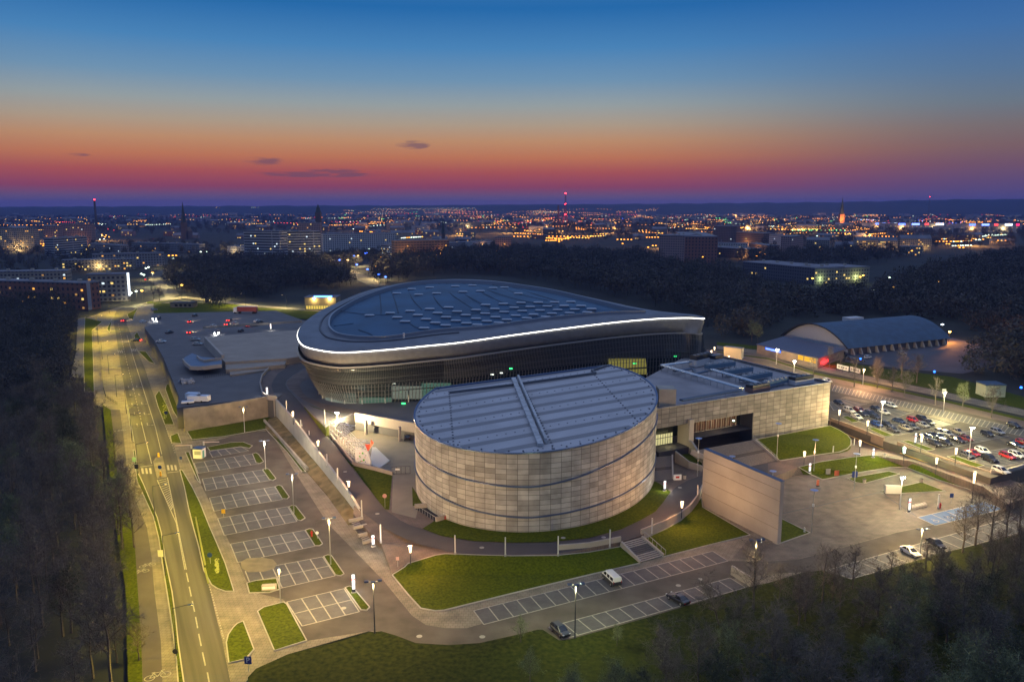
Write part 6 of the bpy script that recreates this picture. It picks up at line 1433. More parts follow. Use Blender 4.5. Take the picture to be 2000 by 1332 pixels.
# cars with lights on
tail_on = emis('tail_light_on', (1, .03, .02), 14); head_on = emis('head_light_on', (1, .98, .92), 60)
def lit(px, py, z, rz, lab, red=True, beam=True, col='dark'):
    o = put_car('hatchback', px, py, z, R(rz), col, lab, 'cars with lights on')
    k = 'tail_light' if red else 'headlight'
    for ch in o.children:
        if ch.name.split('.')[0] == k:
            ch.material_slots[0].link = 'OBJECT'; ch.material_slots[0].material = tail_on if red else head_on; ch.scale = (1.5, 1.0, 2.2) if red else (2, 1.5, 2.0); ch.location.z = -.7 if red else -.6
    lamp_light(o, (2.2, 0, .8), 'SPOT', 900, (1, .72, .42) if red else (1, .97, .9), .1, 100, .9, (1, 0, -.22))
lit(371, 630, Z7+.06, 105, 'car with red tail lights at the upper left of the north car park'); lit(371, 651, Z7+.06, 100, 'car with red tail lights at the lower left of the north car park'); lit(449, 627, Z7+.06, 88, 'car with red tail lights, the back one of the centre pair')
lit(444, 635, Z7+.06, 95, 'car with red tail lights, the front one of the centre pair'); lit(482, 638, Z7+.06, 120, 'car with red tail lights throwing an orange beam on the asphalt'); lit(426, 651, Z7+.06, -80, 'car with dazzling white headlights near the slanted wall', red=False); lit(309, 624, Z7+.06, -95, 'car with white headlights at the west of the north car park', red=False)
lit(243, 628, .1, 95, 'car with red tail lights waiting at the street junction', col='red'); lit(265, 667, .1, 175, 'car turning across the street by the far crossing', col='dark'); lit(341, 529, .1, 80, 'car with red tail lights in the far bend of the street'); lit(287, 547, .1, 80, 'car with red tail lights on the winding street')
# van
t = root('camper_van', 'white and dark two-tone camper van parked in the upper lower-row bays', 'van', tuple(G(1194, 1136, .06)), hd((1208, 1148), (1180, 1122), .1)); b = MB(); secs = []
for x, zb, zt_, w in ((-2.45, .5, 1.0, .88), (-2.4, .38, 1.12, .94), (0, .34, 1.12, .95), (1.5, .34, 1.1, .95), (2.2, .38, 1.0, .90), (2.45, .5, .85, .82)): secs.append([(x, -w, zb), (x, -w, zt_), (x, w, zt_), (x, w, zb), (x, -w, zb)])
loft(b, secs); b.build('lower_body', PT['dark'], t)
b = MB(); b.hexa([(-2.42, -.94, 1.1), (-2.3, -.94, 1.1), (-2.3, .94, 1.1), (-2.42, .94, 1.1)], [(-2.3, -.84, 1.85), (-2.2, -.84, 1.85), (-2.2, .84, 1.85), (-2.3, .84, 1.85)]); b.hexa([(-2.32, -.82, 1.82), (1.15, -.82, 1.82), (1.15, .82, 1.82), (-2.32, .82, 1.82)], [(-2.2, -.72, 1.98), (.95, -.72, 1.98), (.95, .72, 1.98), (-2.2, .72, 1.98)])
for s_ in (-1, 1):
    for xa, xb in ((-2.36, -2.28), (-1.0, -.98), (.25, .25), (1.95, 1.12)): b.beam((xa, s_*.93, 1.08), (xb, s_*.80, 1.84), .12)
    b.hexa([(-2.36, s_*.93-.03, 1.06), (2.0, s_*.93-.03, 1.06), (2.0, s_*.93+.03, 1.06), (-2.36, s_*.93+.03, 1.06)], [(-2.36, s_*.92-.03, 1.22), (1.9, s_*.92-.03, 1.22), (1.9, s_*.92+.03, 1.22), (-2.36, s_*.92+.03, 1.22)])
for i in range(6): b.box(-.9+i*.4, 0, 1.97, .1, 1.3, .04)
b.hexa([(1.9, -.88, 1.05), (2.42, -.8, .9), (2.42, .8, .9), (1.9, .88, 1.05)], [(1.9, -.85, 1.12), (2.38, -.75, 1.0), (2.38, .75, 1.0), (1.9, .85, 1.12)])
b.build('upper_body', PT['white'], t)
b = MB(); b.hexa([(-2.33, -.90, 1.12), (1.98, -.90, 1.12), (1.98, .90, 1.12), (-2.33, .90, 1.12)], [(-2.22, -.80, 1.84), (1.12, -.80, 1.84), (1.12, .80, 1.84), (-2.22, .80, 1.84)]); b.build('windows', car_glass, t)
for x in (-1.5, 1.55):
    for s_ in (-1, 1): q = MB(); q.tube((x, s_*.78, .34), (x, s_*.97, .34), .34, .34, 16); w = q.build('wheel', tyre, t); q = MB(); q.tube((x, s_*.77, .34), (x, s_*.985, .34), .22, .22, 12); q.build('rim', rimm, w)
for s_ in (-1, 1): q = MB(); q.box(-2.44, s_*.8, .85, .06, .12, .45); q.build('tail_light', MATS['tail_red'], t); q = MB(); q.box(2.40, s_*.62, .72, .1, .32, .2); q.build('headlight', MATS['headlight_glass'], t)
# articulated lorry
t = root('lorry', 'parked lorry with long dark red trailer and white cab north of the car park', 'lorry', tuple(G(484, 612, Z7)), R(-2)); q = MB(); q.box(0, 0, 1.2, 11.5, 2.5, 2.9); q.build('trailer', mat('trailer_red', (.22, .03, .03), .5), t); q = MB(); q.box(0, 0, 4.1, 11.6, 2.55, .12); q.build('trailer_roof', M['white'], t)
q = MB(); q.hexa([(-8.3, -1.2, .6), (-6.2, -1.2, .6), (-6.2, 1.2, .6), (-8.3, 1.2, .6)], [(-8.0, -1.15, 3.4), (-6.2, -1.15, 3.6), (-6.2, 1.15, 3.6), (-8.0, 1.15, 3.4)]); q.build('cab', M['white'], t); q = MB(); q.box(-8.1, 0, 2.1, .3, 2.0, .9); q.build('windscreen', car_glass, t)
for x in (-7.3, -4.8, 3.5, 4.7): q = MB(); q.tube((x, -1.25, .5), (x, 1.25, .5), .5, .5, 12); q.build('wheel_axle', tyre, t)
# ================================================================== TREES
def make_tree_mesh(seed, h, cr, kind='bare', dens=1.0):
    r_ = random.Random(seed); tk = MB(); cw = MB()
    def rv(): 
        v = Vector((r_.gauss(0, 1), r_.gauss(0, 1), r_.gauss(0, 1))); return v.normalized()
    trunk = [Vector((0, 0, 0))]; n = 6
    for i in range(1, n+1): trunk.append(Vector((r_.uniform(-.25, .25)*i*.3, r_.uniform(-.25, .25)*i*.3, h*.8*i/n)))
    r0 = .014*h+.06
    for i in range(n): tk.tube(trunk[i], trunk[i+1], r0*(1-i/(n+1)), r0*(1-(i+1)/(n+1)), 5, cap=False)
    tips = []
    nb_ = int(11*dens)+3
    for i in range(nb_):
        t = lerp(.28, .98, (i+r_.random()*.6)/nb_); k = min(n-1, int(t*n)); base = trunk[k].lerp(trunk[k+1], t*n-k)
        a = i*2.4+r_.uniform(-.4, .4); up = lerp(.35, 1.3, t); d = Vector((math.cos(a), math.sin(a), up)).normalized(); ln = cr*lerp(1.15, .6, t)*r_.uniform(.8, 1.15)
        p = base; rr_ = r0*.38*(1.1-t); seg = []
        for s_ in range(3):
            q = p+(d+rv()*.22+Vector((0, 0, .10))).normalized()*ln/3; tk.tube(p, q, rr_*(1-s_*.3), rr_*(.7-s_*.3), 4, cap=False); seg.append((p, q)); p = q
        for j in range(int(7*dens)+2):
            s_ = seg[r_.randrange(3)]; b0 = s_[0].lerp(s_[1], r_.random()); d2 = ((s_[1]-s_[0]).normalized()*.6+rv()*.8+Vector((0, 0, .25))).normalized(); l2 = cr*.42*r_.uniform(.5, 1.1); e2 = b0+d2*l2
            cw.tube(b0, e2, .05, .02, 3, cap=False)
            for m_ in range(int(6*dens)+1):
                b1 = b0.lerp(e2, r_.uniform(.15, 1)); d3 = (d2*.5+rv()+Vector((0, 0, .2))).normalized(); l3 = r_.uniform(.5, 1.5)*cr/4.5; e3 = b1+d3*l3; wv = d3.cross(rv()).normalized()*.03
                cw.tri(b1-wv, b1+wv, e3); 
                for _ in range(2):
                    b2 = b1.lerp(e3, r_.uniform(.3, 1)); e4 = b2+(d3+rv()*.9).normalized()*l3*.5; wv = rv()*.022; cw.tri(b2-wv, b2+wv, e4)
                if kind == 'bud':
                    for _ in range(3):
                        c = e3+rv()*.35; u_ = rv()*r_.uniform(.08, .2); v_ = rv()*r_.uniform(.08, .2); cw.tri(c-u_, c+u_, c+v_)
                elif kind == 'dark':
                    c = e3+rv()*.4; u_ = rv()*r_.uniform(.1, .26); v_ = rv()*r_.uniform(.1, .26); cw.tri(c-u_, c+u_, c+v_)
    return tk, cw
def tree_proto(seed, h, cr, kind, name, dens=1.0, group=None):
    t = root(name, 'x', 'tree', group=group); tk, cw = make_tree_mesh(seed, h, cr, kind, dens); tk.build('trunk', M['bark'], t); cw.build('crown', {'bare': M['twig'], 'bud': M['bud'], 'dark': mat('dark_foliage', (.06, .07, .045), .95, var=.5, scale=.6, obj=True)}[kind], t); return t
TP = [Proto(tree_proto(11, 14, 4.6, 'bare', 'bare_tree', 1.0)), Proto(tree_proto(12, 16, 5.2, 'bare', 'bare_tree', 1.1)), Proto(tree_proto(13, 12, 4.4, 'bud', 'budding_tree', .9)), Proto(tree_proto(14, 15, 5.0, 'bud', 'budding_tree', 1.0)), Proto(tree_proto(15, 13, 4.2, 'dark', 'leafy_tree', 1.0)), Proto(tree_proto(16, 17, 5.0, 'bare', 'bare_tree', .9))]
def in_poly(x, y, P):
    c = False; j = len(P)-1
    for i in range(len(P)):
        if (P[i].y > y) != (P[j].y > y) and x < (P[j].x-P[i].x)*(y-P[i].y)/(P[j].y-P[i].y)+P[i].x: c = not c
        j = i
    return c
def scatter(polypx, spacing, seed, z=0., rows=False):
    P = [G(p[0], p[1], z) for p in polypx]; r_ = random.Random(seed); xs = [p.x for p in P]; ys = [p.y for p in P]; out = []
    nx = int((max(xs)-min(xs))/spacing)+1; ny = int((max(ys)-min(ys))/spacing)+1
    for i in range(nx):
        for j in range(ny):
            x = min(xs)+(i+r_.uniform(-.1, 1.1))*spacing; y = min(ys)+(j+r_.uniform(-.1, 1.1))*spacing
            if in_poly(x, y, P): out.append((x, y))
    return out
# far-wood tree pieces merged with numpy
def cloud_tree(seed, h, cr, nf, fs):
    r_ = np.random.default_rng(seed); V = []; Fc = []
    c = r_.normal(size=(nf, 3)); c /= np.linalg.norm(c, axis=1)[:, None]; rad = r_.uniform(.35, 1, nf)**.5
    lump = 1+.25*np.sin(c[:, 0]*5+seed)*np.cos(c[:, 1]*4+c[:, 2]*3)
    pos = c*rad[:, None]*lump[:, None]*np.array([cr, cr, h*.36]); pos[:, 2] += h*.62
    for p in pos:
        a = r_.normal(size=3)*fs*.55; b_ = r_.normal(size=3)*fs*.55; k = len(V); V += [p-a, p+a*.7, p+b_]; Fc.append((k, k+1, k+2))
    k = len(V); V += [np.array(q) for q in ((-.2, 0, 0), (.2, 0, 0), (0, 0, h*.8), (0, -.2, 0), (0, .2, 0), (0, 0, h*.8))]; Fc += [(k, k+1, k+2), (k+3, k+4, k+5)]
    return np.array(V), np.array(Fc)
def merge_trees(name, label, spots, protos, m, seed=1, smin=.7, smax=1.25, z=0.):
    r_ = np.random.default_rng(seed); VV = []; FF = []; off_ = 0
    for x, y in spots:
        V, Fc = protos[r_.integers(len(protos))]; a = r_.uniform(0, 6.283); s_ = r_.uniform(smin, smax); c, q = math.cos(a)*s_, math.sin(a)*s_
        W_ = np.empty_like(V); W_[:, 0] = V[:, 0]*c-V[:, 1]*q+x; W_[:, 1] = V[:, 0]*q+V[:, 1]*c+y; W_[:, 2] = V[:, 2]*s_*r_.uniform(.85, 1.15)+z
        VV.append(W_); FF.append(Fc+off_); off_ += len(V)
    V = np.concatenate(VV); Fc = np.concatenate(FF); me = bpy.data.meshes.new(name)
    me.vertices.add(len(V)); me.vertices.foreach_set('co', V.astype(np.float32).ravel()); me.loops.add(Fc.size); me.loops.foreach_set('vertex_index', Fc.ravel().astype(np.int32))
    me.polygons.add(len(Fc)); me.polygons.foreach_set('loop_start', np.arange(0, Fc.size, 3, dtype=np.int32)); me.polygons.foreach_set('loop_total', np.full(len(Fc), 3, dtype=np.int32)); me.update(); me.validate()
    me.materials.append(m); o = bpy.data.objects.new(name, me); COL.objects.link(o); o['kind'] = 'stuff'; o['label'] = label; o['category'] = 'trees'; return o
# near woods: individuals
GL_ = 'bare trees of the dark wood left of the street'; GR_ = 'trees of the dark wood in the lower right'
left = scatter([(-160, 1500), (268, 1420), (262, 1250), (250, 1120), (232, 1020), (208, 930), (196, 850), (176, 800), (138, 785), (135, 700), (142, 640), (150, 622), (60, 606), (-400, 610), (-500, 900)], 6.6, 5)
right = scatter([(1200, 1440), (1290, 1330), (1400, 1262), (1490, 1212), (1600, 1180), (1700, 1165), (1860, 1120), (2060, 1072), (2500, 1000), (2900, 1600), (1300, 1700)], 5.7, 6)
left.sort(key=lambda p: p[0]**2+p[1]**2); right.sort(key=lambda p: p[0]**2+p[1]**2)
def vis_(p, hh=14):
    d = p[1]*cp+CH*sp; px = 1000+F*p[0]/d; zz = hh-CH; py = 666-F*(p[1]*sp+zz*cp)/(p[1]*cp-zz*sp); return -60 < px < 2060 and py < 1400
leftv = [p for p in left if vis_(p)]; rightv = [p for p in right if vis_(p)]
NLI, NRI = 130, 165
names = {0: 'bare', 2: 'green budding', 4: 'dark leafy'}
kinds_ = ['bare brown', 'bare brown', 'greenish budding', 'greenish budding', 'dark leafy', 'bare brown']
for lst, N_, w, grp, wt_ in ((leftv, NLI, 'in the dark wood between the left edge and the cycle path', GL_, [0, 0, 1, 1, 2, 3, 4, 5, 5]), (rightv, NRI, 'in the dark wood filling the lower right corner', GR_, [0, 1, 5, 5, 0, 3, 1, 4])):
    for p in lst[:N_]:
        k = wt_[rnd.randrange(len(wt_))]; s_ = rnd.uniform(.65, 1.05)
        if 'right' in grp: e_ = max(0., (p[0]*.39+121)-p[1]); zt_ = -min(5., .11*e_); s_ *= min(1.0, .5+e_*.02)
        else: zt_ = -.3
        o = TP[k].put((p[0], p[1], zt_), rnd.uniform(0, 6.28), kinds_[k]+' tree '+w, (s_, s_, s_*rnd.uniform(.9, 1.15))); o['group'] = grp+' ('+kinds_[k]+')'
nearp = [cloud_tree(i, 13+i % 3, 4.2+.4*(i % 4), 700, .42) for i in range(5)]
farp = [cloud_tree(30+i, 14+i % 4, 5.2+.5*(i % 3), 260, 1.0) for i in range(7)]
wm = mat('wood_branches', (.040, .046, .042), .98, var=.55, scale=.05, detail=6, col2=(.09, .08, .07))
merge_trees('woodland', 'dark mass of bare trees farther back in the wood left of the street', leftv[NLI:], nearp, wm, 2)
if len(rightv) > NRI: merge_trees('woodland', 'dark mass of trees at the back of the wood in the lower right', rightv[NRI:], nearp, wm, 3, .35, .6, -3)
A_ = scatter([(330, 538), (352, 528), (420, 518), (560, 514), (630, 520), (668, 538), (690, 560), (640, 566), (560, 566), (520, 585), (430, 583), (365, 578), (338, 566), (322, 552)], 9.5, 8)
merge_trees('woodland', 'dark round wood between the winding street and the lit pavilion', A_, farp, wm, 4, .8, 1.15)
B_ = scatter([(1890, 720), (1990, 700), (2200, 720), (2300, 790), (2080, 780), (1960, 760), (1880, 740)], 9, 19)+scatter([(1400, 662), (1480, 664), (1470, 676), (1400, 672)], 8, 4)+scatter([(735, 556), (730, 530), (800, 512), (960, 498), (1080, 500), (1250, 506), (1310, 530), (1420, 540), (1470, 572), (1560, 594), (1700, 588), (1800, 545), (1900, 522), (2050, 492), (2400, 498), (2500, 700), (2100, 720), (1985, 688), (1900, 660), (1860, 640), (1760, 630), (1640, 630), (1545, 640), (1500, 660), (1385, 652), (1320, 610), (1200, 580), (1000, 540), (870, 535)], 11.5, 9)
merge_trees('woodland', 'broad dark park wood stretching behind the arena to the right edge', B_, farp, wm, 5, .85, 1.3)
C_ = scatter([(560, 520), (620, 508), (700, 500), (765, 498), (700, 520), (690, 530), (640, 515)], 12, 10)
merge_trees('woodland', 'strip of dark trees beside the lit avenue behind the office towers', C_+scatter([(395, 585), (430, 590), (470, 604), (400, 604)], 9, 3), farp, wm, 6, .6, .9)
D_ = scatter([(1440, 503), (1700, 496), (1780, 502), (1700, 518), (1500, 524), (1440, 515)], 15, 31)+scatter([(1000, 440), (2000, 440), (2000, 490), (1000, 470)], 48, 32)+scatter([(-200, 470), (600, 455), (1300, 455), (1500, 500), (2200, 470), (2200, 425), (1000, 424), (-200, 424)], 62, 11)
merge_trees('woodland', 'scattered dark trees between the houses of the town', D_, farp, wm, 7, .7, 1.2)
E_ = scatter([(-100, 560), (110, 545), (250, 520), (330, 505), (430, 500), (470, 510), (600, 520), (630, 500), (500, 485), (300, 478), (-100, 490)], 26, 12)
merge_trees('woodland', 'dark park trees between the apartment blocks on the left', E_, farp, wm, 8, .6, .9)
# single bare trees with a place of their own
def lone(px, py, z, k, s_, lab, rz=0, lean=None):
    o = TP[k].put(tuple(G(px, py, z)), rz, lab, (s_, s_, s_)); 
    if lean: o.rotation_euler = (lean[0], lean[1], rz)
    return o
lone(1404, 1220, 0, 1, .72, 'bare tree leaning to the left in front of the parked black saloon', 1.0, (R(-6), R(-24)))
lone(1471, 1190, 0, 0, .95, 'tall thin bare tree beside the triple-headed mast near the low wall', 2.0)
lone(1522, 1172, 0, 0, .52, 'small round bare tree on the verge left of the right parking row', .3)
lone(1606, 1180, 0, 5, .7, 'bare tree before the left end of the right parking row', 1.3); lone(1628, 1150, 0, 0, .6, 'bare tree overlapping the first right-hand bay', 4.0); lone(1665, 1150, 0, 1, .55, 'low bare tree before the right-hand bays', 4.6)
lone(1740, 1122, 0, 0, .38, 'very small bare tree on the bright grass before the white saloon', 3.1); lone(1808, 1112, 0, 0, .45, 'slender bare tree on the grass below the mast near the white saloon', 2.1)
for k, (px, py, s_) in enumerate(((1880, 1080, .8), (1905, 1066, .85), (1935, 1060, .8), (1965, 1050, .9), (1990, 1045, .85))):
    o = lone(px, py, 0, (0, 1, 5, 0, 1)[k], s_, ('first', 'second', 'third', 'fourth', 'fifth')[k]+' from the left of five bare trees rising before the disabled bays', k*1.1); o['group'] = 'bare trees before the disabled bays'
for k, (px, py, s_) in enumerate(((262, 1070, .75), (255, 1010, .85), (240, 960, .7), (225, 905, .6), (272, 1290, .5))):
    lone(px, py, 0, (5, 1, 0, 5, 0)[k], s_, ('bare tree reaching over the cycle path', 'largest bare tree on the wood edge left of the street', 'bare tree on the wood edge level with the refuge island', 'smaller bare tree on the wood edge level with the kiosk', 'sapling beside the cycle path near the camera')[k], k*.9)
lone(1017, 1255, 0, 2, .38, 'small budding sapling at the lower edge of the service road', .4); lone(1205, 1262, 0, 2, .3, 'tiny sapling below the lower parking row', 1.4)
for k, (px, py, s_) in enumerate(((1035, 1335, .45), (1120, 1400, .5), (1290, 1290, .42), (1200, 1400, .6))): lone(px, py, -.2, (2, 3, 0, 3)[k], s_, ('greenish budding shrub tree at the bottom edge below the service road', 'wide budding tree at the bottom edge under the mast', 'bare shrub tree on the dark slope below the lower bays', 'budding tree cut by the bottom edge')[k], k)
for k, (px, py, s_) in enumerate(((1588, 735, .6), (1668, 756, .7), (1713, 758, .72), (1742, 765, .65), (1766, 775, .75), (1826, 790, .6), (1712, 742, .6), (1880, 795, .7), (1936, 816, .8), (1640, 722, .6), (1620, 718, .6), (1760, 742, .8), (1790, 748, .75))):
    o = lone(px, py, Z3, (0, 5, 0, 1, 0, 5, 1, 2, 0, 0, 1, 5, 1)[k], s_, 'bare tree of the row along the east street, '+('behind the hall roof corner', 'right of the white banner', 'second right of the banner', 'beside the pale mast', 'tall one past the mast', 'at the white sign panel', 'standing on the back lawn', 'with yellow-green buds', 'nearest the right edge', 'before the white banner', 'beside the red-lit wall', 'before the barrel hall pillars', 'in front of the blue yard')[k], k*.7); o['group'] = 'bare trees along the east street'
lone(1468, 668, Z3, 2, .9, 'round budding tree lit yellow behind the pub', 1); lone(1480, 672, Z3, 3, .7, 'smaller budding tree beside the round one behind the pub', 2)
lone(402, 592, 0, 3, .8, 'round budding tree at the street bend by the low building', 1); lone(300, 585, 0, 5, .8, 'bare tree standing in the middle of the street bend', 2); lone(312, 588, 0, 0, .9, 'tall bare tree in the grass of the street bend', 3)
# flowers on verges
fl = MB(); rr = random.Random(2)
for (cx, cy, sx, sy, n_) in ((424, 1106, 5, 14, 60), (322, 795, 6, 24, 70)):
    for _ in range(n_):
        p = G(cx+rr.uniform(-1, 1)*sx*.6+(rr.uniform(-1, 1)), cy+rr.uniform(-1, 1)*sy, .16); s_ = rr.uniform(.08, .17); fl.quad(p+Vector((-s_, -s_, .1)), p+Vector((s_, -s_, .1)), p+Vector((s_, s_, .22)), p+Vector((-s_, s_, .22)))
for i in range(60):
    p = G(382+i*.42, 1010+i*2.1, .2) if i < 45 else G(400+(i-45)*.5, 1110+(i-45)*2, .2); fl.box(p.x, p.y, .15, .28, .28, .2)
o = fl.build('flower_bed', mat('flowers_yellow', (.30, .32, .08), .9)); o['kind'] = 'stuff'; o['label'] = 'yellow flowers and clipped tufts on the street verges'

# ================================================================== EAST: BARREL HALL, PUB, BANNERS
g0, g1 = G(1527, 666, Z3+.5), G(1652, 692, Z3+.5); ax = (G(1848, 668, Z3+.5)-g1); ax.z = 0
wv_ = (g1-g0); wv_.z = 0; ax = Vector((-wv_.y, wv_.x, 0)).normalized(); ax = ax if ax.x > 0 else -ax; LH = 69.0
bh = root('barrel_hall', 'long sports hall with blue barrel-vaulted roof and pale arched gable', 'hall', tuple(g0)); bo = Vector(g0); b = MB(); WH = wv_.length
def arch(u, k=1.0): return 2.6+8.4*(1-(2*u-1)**2)*k
rows = []
for i in range(15):
    a_ = i/14*LH; rows.append([wv_*(u-.5)*1.04+wv_*.5+ax*a_+Vector((0, 0, arch(u))) for u in [k/20 for k in range(21)]])
rows2 = [[p for p in r] for r in rows]; b.grid(rows2); b.build('vault_roof', M['roofb'], bh, smooth=True)
b = MB()
for k in range(20): u, u2 = k/20, (k+1)/20; b.quad(wv_*u+ax*1.2+Vector((0, 0, .8)), wv_*u2+ax*1.2+Vector((0, 0, .8)), wv_*u2+ax*1.2+Vector((0, 0, arch(u2)-.3)), wv_*u+ax*1.2+Vector((0, 0, arch(u)-.3)))
b.build('gable_wall', mat('gable_pale', (.36, .38, .44), .7), bh)
b = MB()
for k in range(20): u, u2 = k/20, (k+1)/20; b.beam(wv_*(u-.5)*1.04+wv_*.5+Vector((0, 0, arch(u))), wv_*(u2-.5)*1.04+wv_*.5+Vector((0, 0, arch(u2))), .4, .5)
b.build('roof_edge', M['dark'], bh)
b = MB(); b.quad(wv_*.97+ax*1+Vector((0, 0, -.5)), wv_*.97+ax*LH+Vector((0, 0, -.5)), wv_*.97+ax*LH+Vector((0, 0, 2.4)), wv_*.97+ax*1+Vector((0, 0, 2.4))); b.quad(wv_*.03+ax*LH*.99, wv_*.97+ax*LH*.99, wv_*.97+ax*LH*.99+Vector((0, 0, 4)), wv_*.03+ax*LH*.99+Vector((0, 0, 4))); b.build('side_wall', mat('hall_side', (.10, .11, .15), .8), bh)
for k in range(13):
    p = wv_*1.0+ax*(4+k*5.1); n_ = wv_.normalized(); b = MB(); b.hexa([p+n_*1.6-ax*.3+Vector((0, 0, -.6)), p+n_*1.6+ax*.3+Vector((0, 0, -.6)), p-n_*.6+ax*.3+Vector((0, 0, -.6)), p-n_*.6-ax*.3+Vector((0, 0, -.6))], [p+n_*.1-ax*.3+Vector((0, 0, 2.4)), p+n_*.1+ax*.3+Vector((0, 0, 2.4)), p-n_*.6+ax*.3+Vector((0, 0, 2.4)), p-n_*.6-ax*.3+Vector((0, 0, 2.4))]); b.build('buttress', mat('buttress_pale', (.40, .36, .32), .8), bh)
b = MB(); b.box((wv_*.45+ax*30).x, (wv_*.45+ax*30).y+4, 10, 9, 5, 1.8, .4); b.build('roof_plant', M['offw'], bh)
far_l = bpy.data.objects.new('x', None); bpy.data.objects.remove(far_l)
t = root('wall_lamp_post', 'lamp with strong orange glow at the far end of the barrel hall', 'lamp', tuple(G(1853, 668, Z3))); q = MB(); q.tube((0, 0, 0), (0, 0, 5), .08, .06, 6); q.build('post', M['dark'], t); q = MB(); q.box(0, 0, 5, 1.0, .5, .3); q.build('lens', emis('lens_orange', (1, .45, .08), 30), t); lamp_light(t, (0, -.5, 5), 'POINT', 2500, (1, .36, .06), .4)
t = root('wall_lamp_post', 'lamp with cold white glow above the orange one at the barrel hall end', 'lamp', tuple(G(1838, 662, Z3))); q = MB(); q.tube((0, 0, 0), (0, 0, 7.2), .08, .06, 6); q.build('post', M['dark'], t); q = MB(); q.box(0, 0, 7.2, 1.0, .5, .35); q.build('lens', emis('lens_cold', (.8, .95, 1), 25), t)
# pub with signs
pb0, pb1, pb2 = G(1478, 690, Z3), G(1596, 719, Z3), G(1647, 700, Z3)
pub = root('pub', 'low flat-roofed pub with lit yellow windows, blue sign and red neon on its wall', 'pub', tuple(pb0)); up_ = (pb1-pb0); us = (pb2-pb1); b = MB()
Q = [Vector((0, 0, 0)), up_, up_+us, us]; b.hexa(Q, [v+Vector((0, 0, 3.9)) for v in Q]); b.build('wall', mat('pub_wall', (.20, .16, .145), .8, var=.2, scale=.3), pub)
b = MB(); mid_ = (Q[0]+Q[2])/2; b.hexa([mid_+(v-mid_)*1.03+Vector((0, 0, 3.9)) for v in Q], [mid_+(v-mid_)*1.03+Vector((0, 0, 4.2)) for v in Q]); b.build('roof', mat('pub_roof', (.07, .08, .13), .6), pub)
ou = Vector((up_.y, -up_.x, 0)).normalized()*.12
for k, s_ in enumerate((.70, .80, .89)):
    b = MB(); p = up_*s_+ou+Vector((0, 0, 1.8)); e_ = up_*.085; b.quad(p, p+e_, p+e_+Vector((0, 0, 2.0)), p+Vector((0, 0, 2.0))); b.build('window', emis('pub_window', (1, .50, .02), 1.0), pub)
b = MB(); p = up_*.15+ou+Vector((0, 0, 2.7)); e_ = up_*.27; b.quad(p, p+e_, p+e_+Vector((0, 0, 1.2)), p+Vector((0, 0, 1.2))); sg = b.build('blue_sign', emis('sign_blue', (.03, .15, 1), 1.6), pub)
b = MB()
rr = random.Random(5)
for k in range(12):
    p = up_*(.17+k*.02)+ou*1.8+Vector((0, 0, 3.0)); b.quad(p, p+up_*.011, p+up_*.011+Vector((0, 0, .5)), p+Vector((0, 0, .5)))
b.each('sign_letter', emis('sign_letter', (.5, .7, 1), 2), sg)
b = MB(); n_ = Vector((us.y, -us.x, 0)).normalized()*.3; p = us*.10+up_+n_+Vector((0, 0, 1.3)); b.quad(p, p+us*.28, p+us*.28+Vector((0, 0, .9)), p+Vector((0, 0, .9))); b.build('red_neon', emis('neon_red', (1, .02, .02), 6), pub)
lamp_light(pub, up_+us*.25+n_*8+Vector((0, 0, 2)), 'POINT', 260, (1, .04, .05), .5)
lamp_light(pub, up_*.5+ou*40+Vector((0, 0, 4)), 'POINT', 150, (1, .7, .35), .5)
for px0, px1, py, w in ((1634, 1657, 724, 'left one'), (1659, 1680, 729, 'right one')):
    t = root('fence_banner', 'long white banner with dark print on the fence of the back lawn, '+w, 'banner', tuple(G(px0, py, Z3))); a_ = G(px1, py+6, Z3)-G(px0, py, Z3); q = MB(); q.quad(Vector((0, 0, 1.0)), a_+Vector((0, 0, 1.0)), a_+Vector((0, 0, 2.9)), Vector((0, 0, 2.9))); q.build('cloth', mat('banner_white', (.62, .60, .58), .8), t); q = MB()
    for k in range(4): p = a_*(.12+.2*k)+Vector((-.02, -.06, 1.5)); q.quad(p, p+a_*.12, p+a_*.12+Vector((0, 0, .8)), p+Vector((0, 0, .8)))
    q.each('print_block', mat('print_dark', (.22, .19, .17), .8), t); q = MB()
    for k in range(3): q.beam(a_*k*.5, a_*k*.5+Vector((0, 0, 3)), .1)
    q.each('post', M['dark'], t)
def hut(px0, py0, px1, py1, h, depth, z, name, lab, cat, mw, mr, parts=None):
    a, c = G(px0, py0, z), G(px1, py1, z); d = (c-a); n_ = Vector((-d.y, d.x, 0)).normalized()*depth; t = root(name, lab, cat, tuple(a)); Q = [Vector((0, 0, 0)), d, d+n_, n_]; b = MB(); b.hexa(Q, [v+Vector((0, 0, h)) for v in Q]); b.build('wall', mw, t)
    mid_ = (Q[0]+Q[2])/2; b = MB(); b.hexa([mid_+(v-mid_)*1.05+Vector((0, 0, h)) for v in Q], [mid_+(v-mid_)*1.05+Vector((0, 0, h+.35)) for v in Q]); b.build('roof', mr, t); return t, d, n_
hut(1924, 776, 1963, 776, 4.2, 6, Z3, 'garden_hut', 'small pale green hut behind the trees at the right edge', 'hut', mat('hut_green', (.35, .42, .32), .8), M['roofb'])
t, d, n_ = hut(596, 606, 657, 606, 8.5, 14, .2, 'pavilion', 'lit flat-roofed shop pavilion with blue sign behind the arena', 'shop', mat('pav_wall', (.30, .24, .15), .7), mat('pav_roof', (.1, .1, .14), .6))
ou = Vector((d.y, -d.x, 0)).normalized()*.15
b = MB(); p = d*.30+ou+Vector((0, 0, 8.6)); e_ = d*.58; b.quad(p, p+e_, p+e_+Vector((0, 0, 1.3)), p+Vector((0, 0, 1.3))); b.build('blue_sign', emis('sign_blue2', (.10, .30, 1), 5), t)
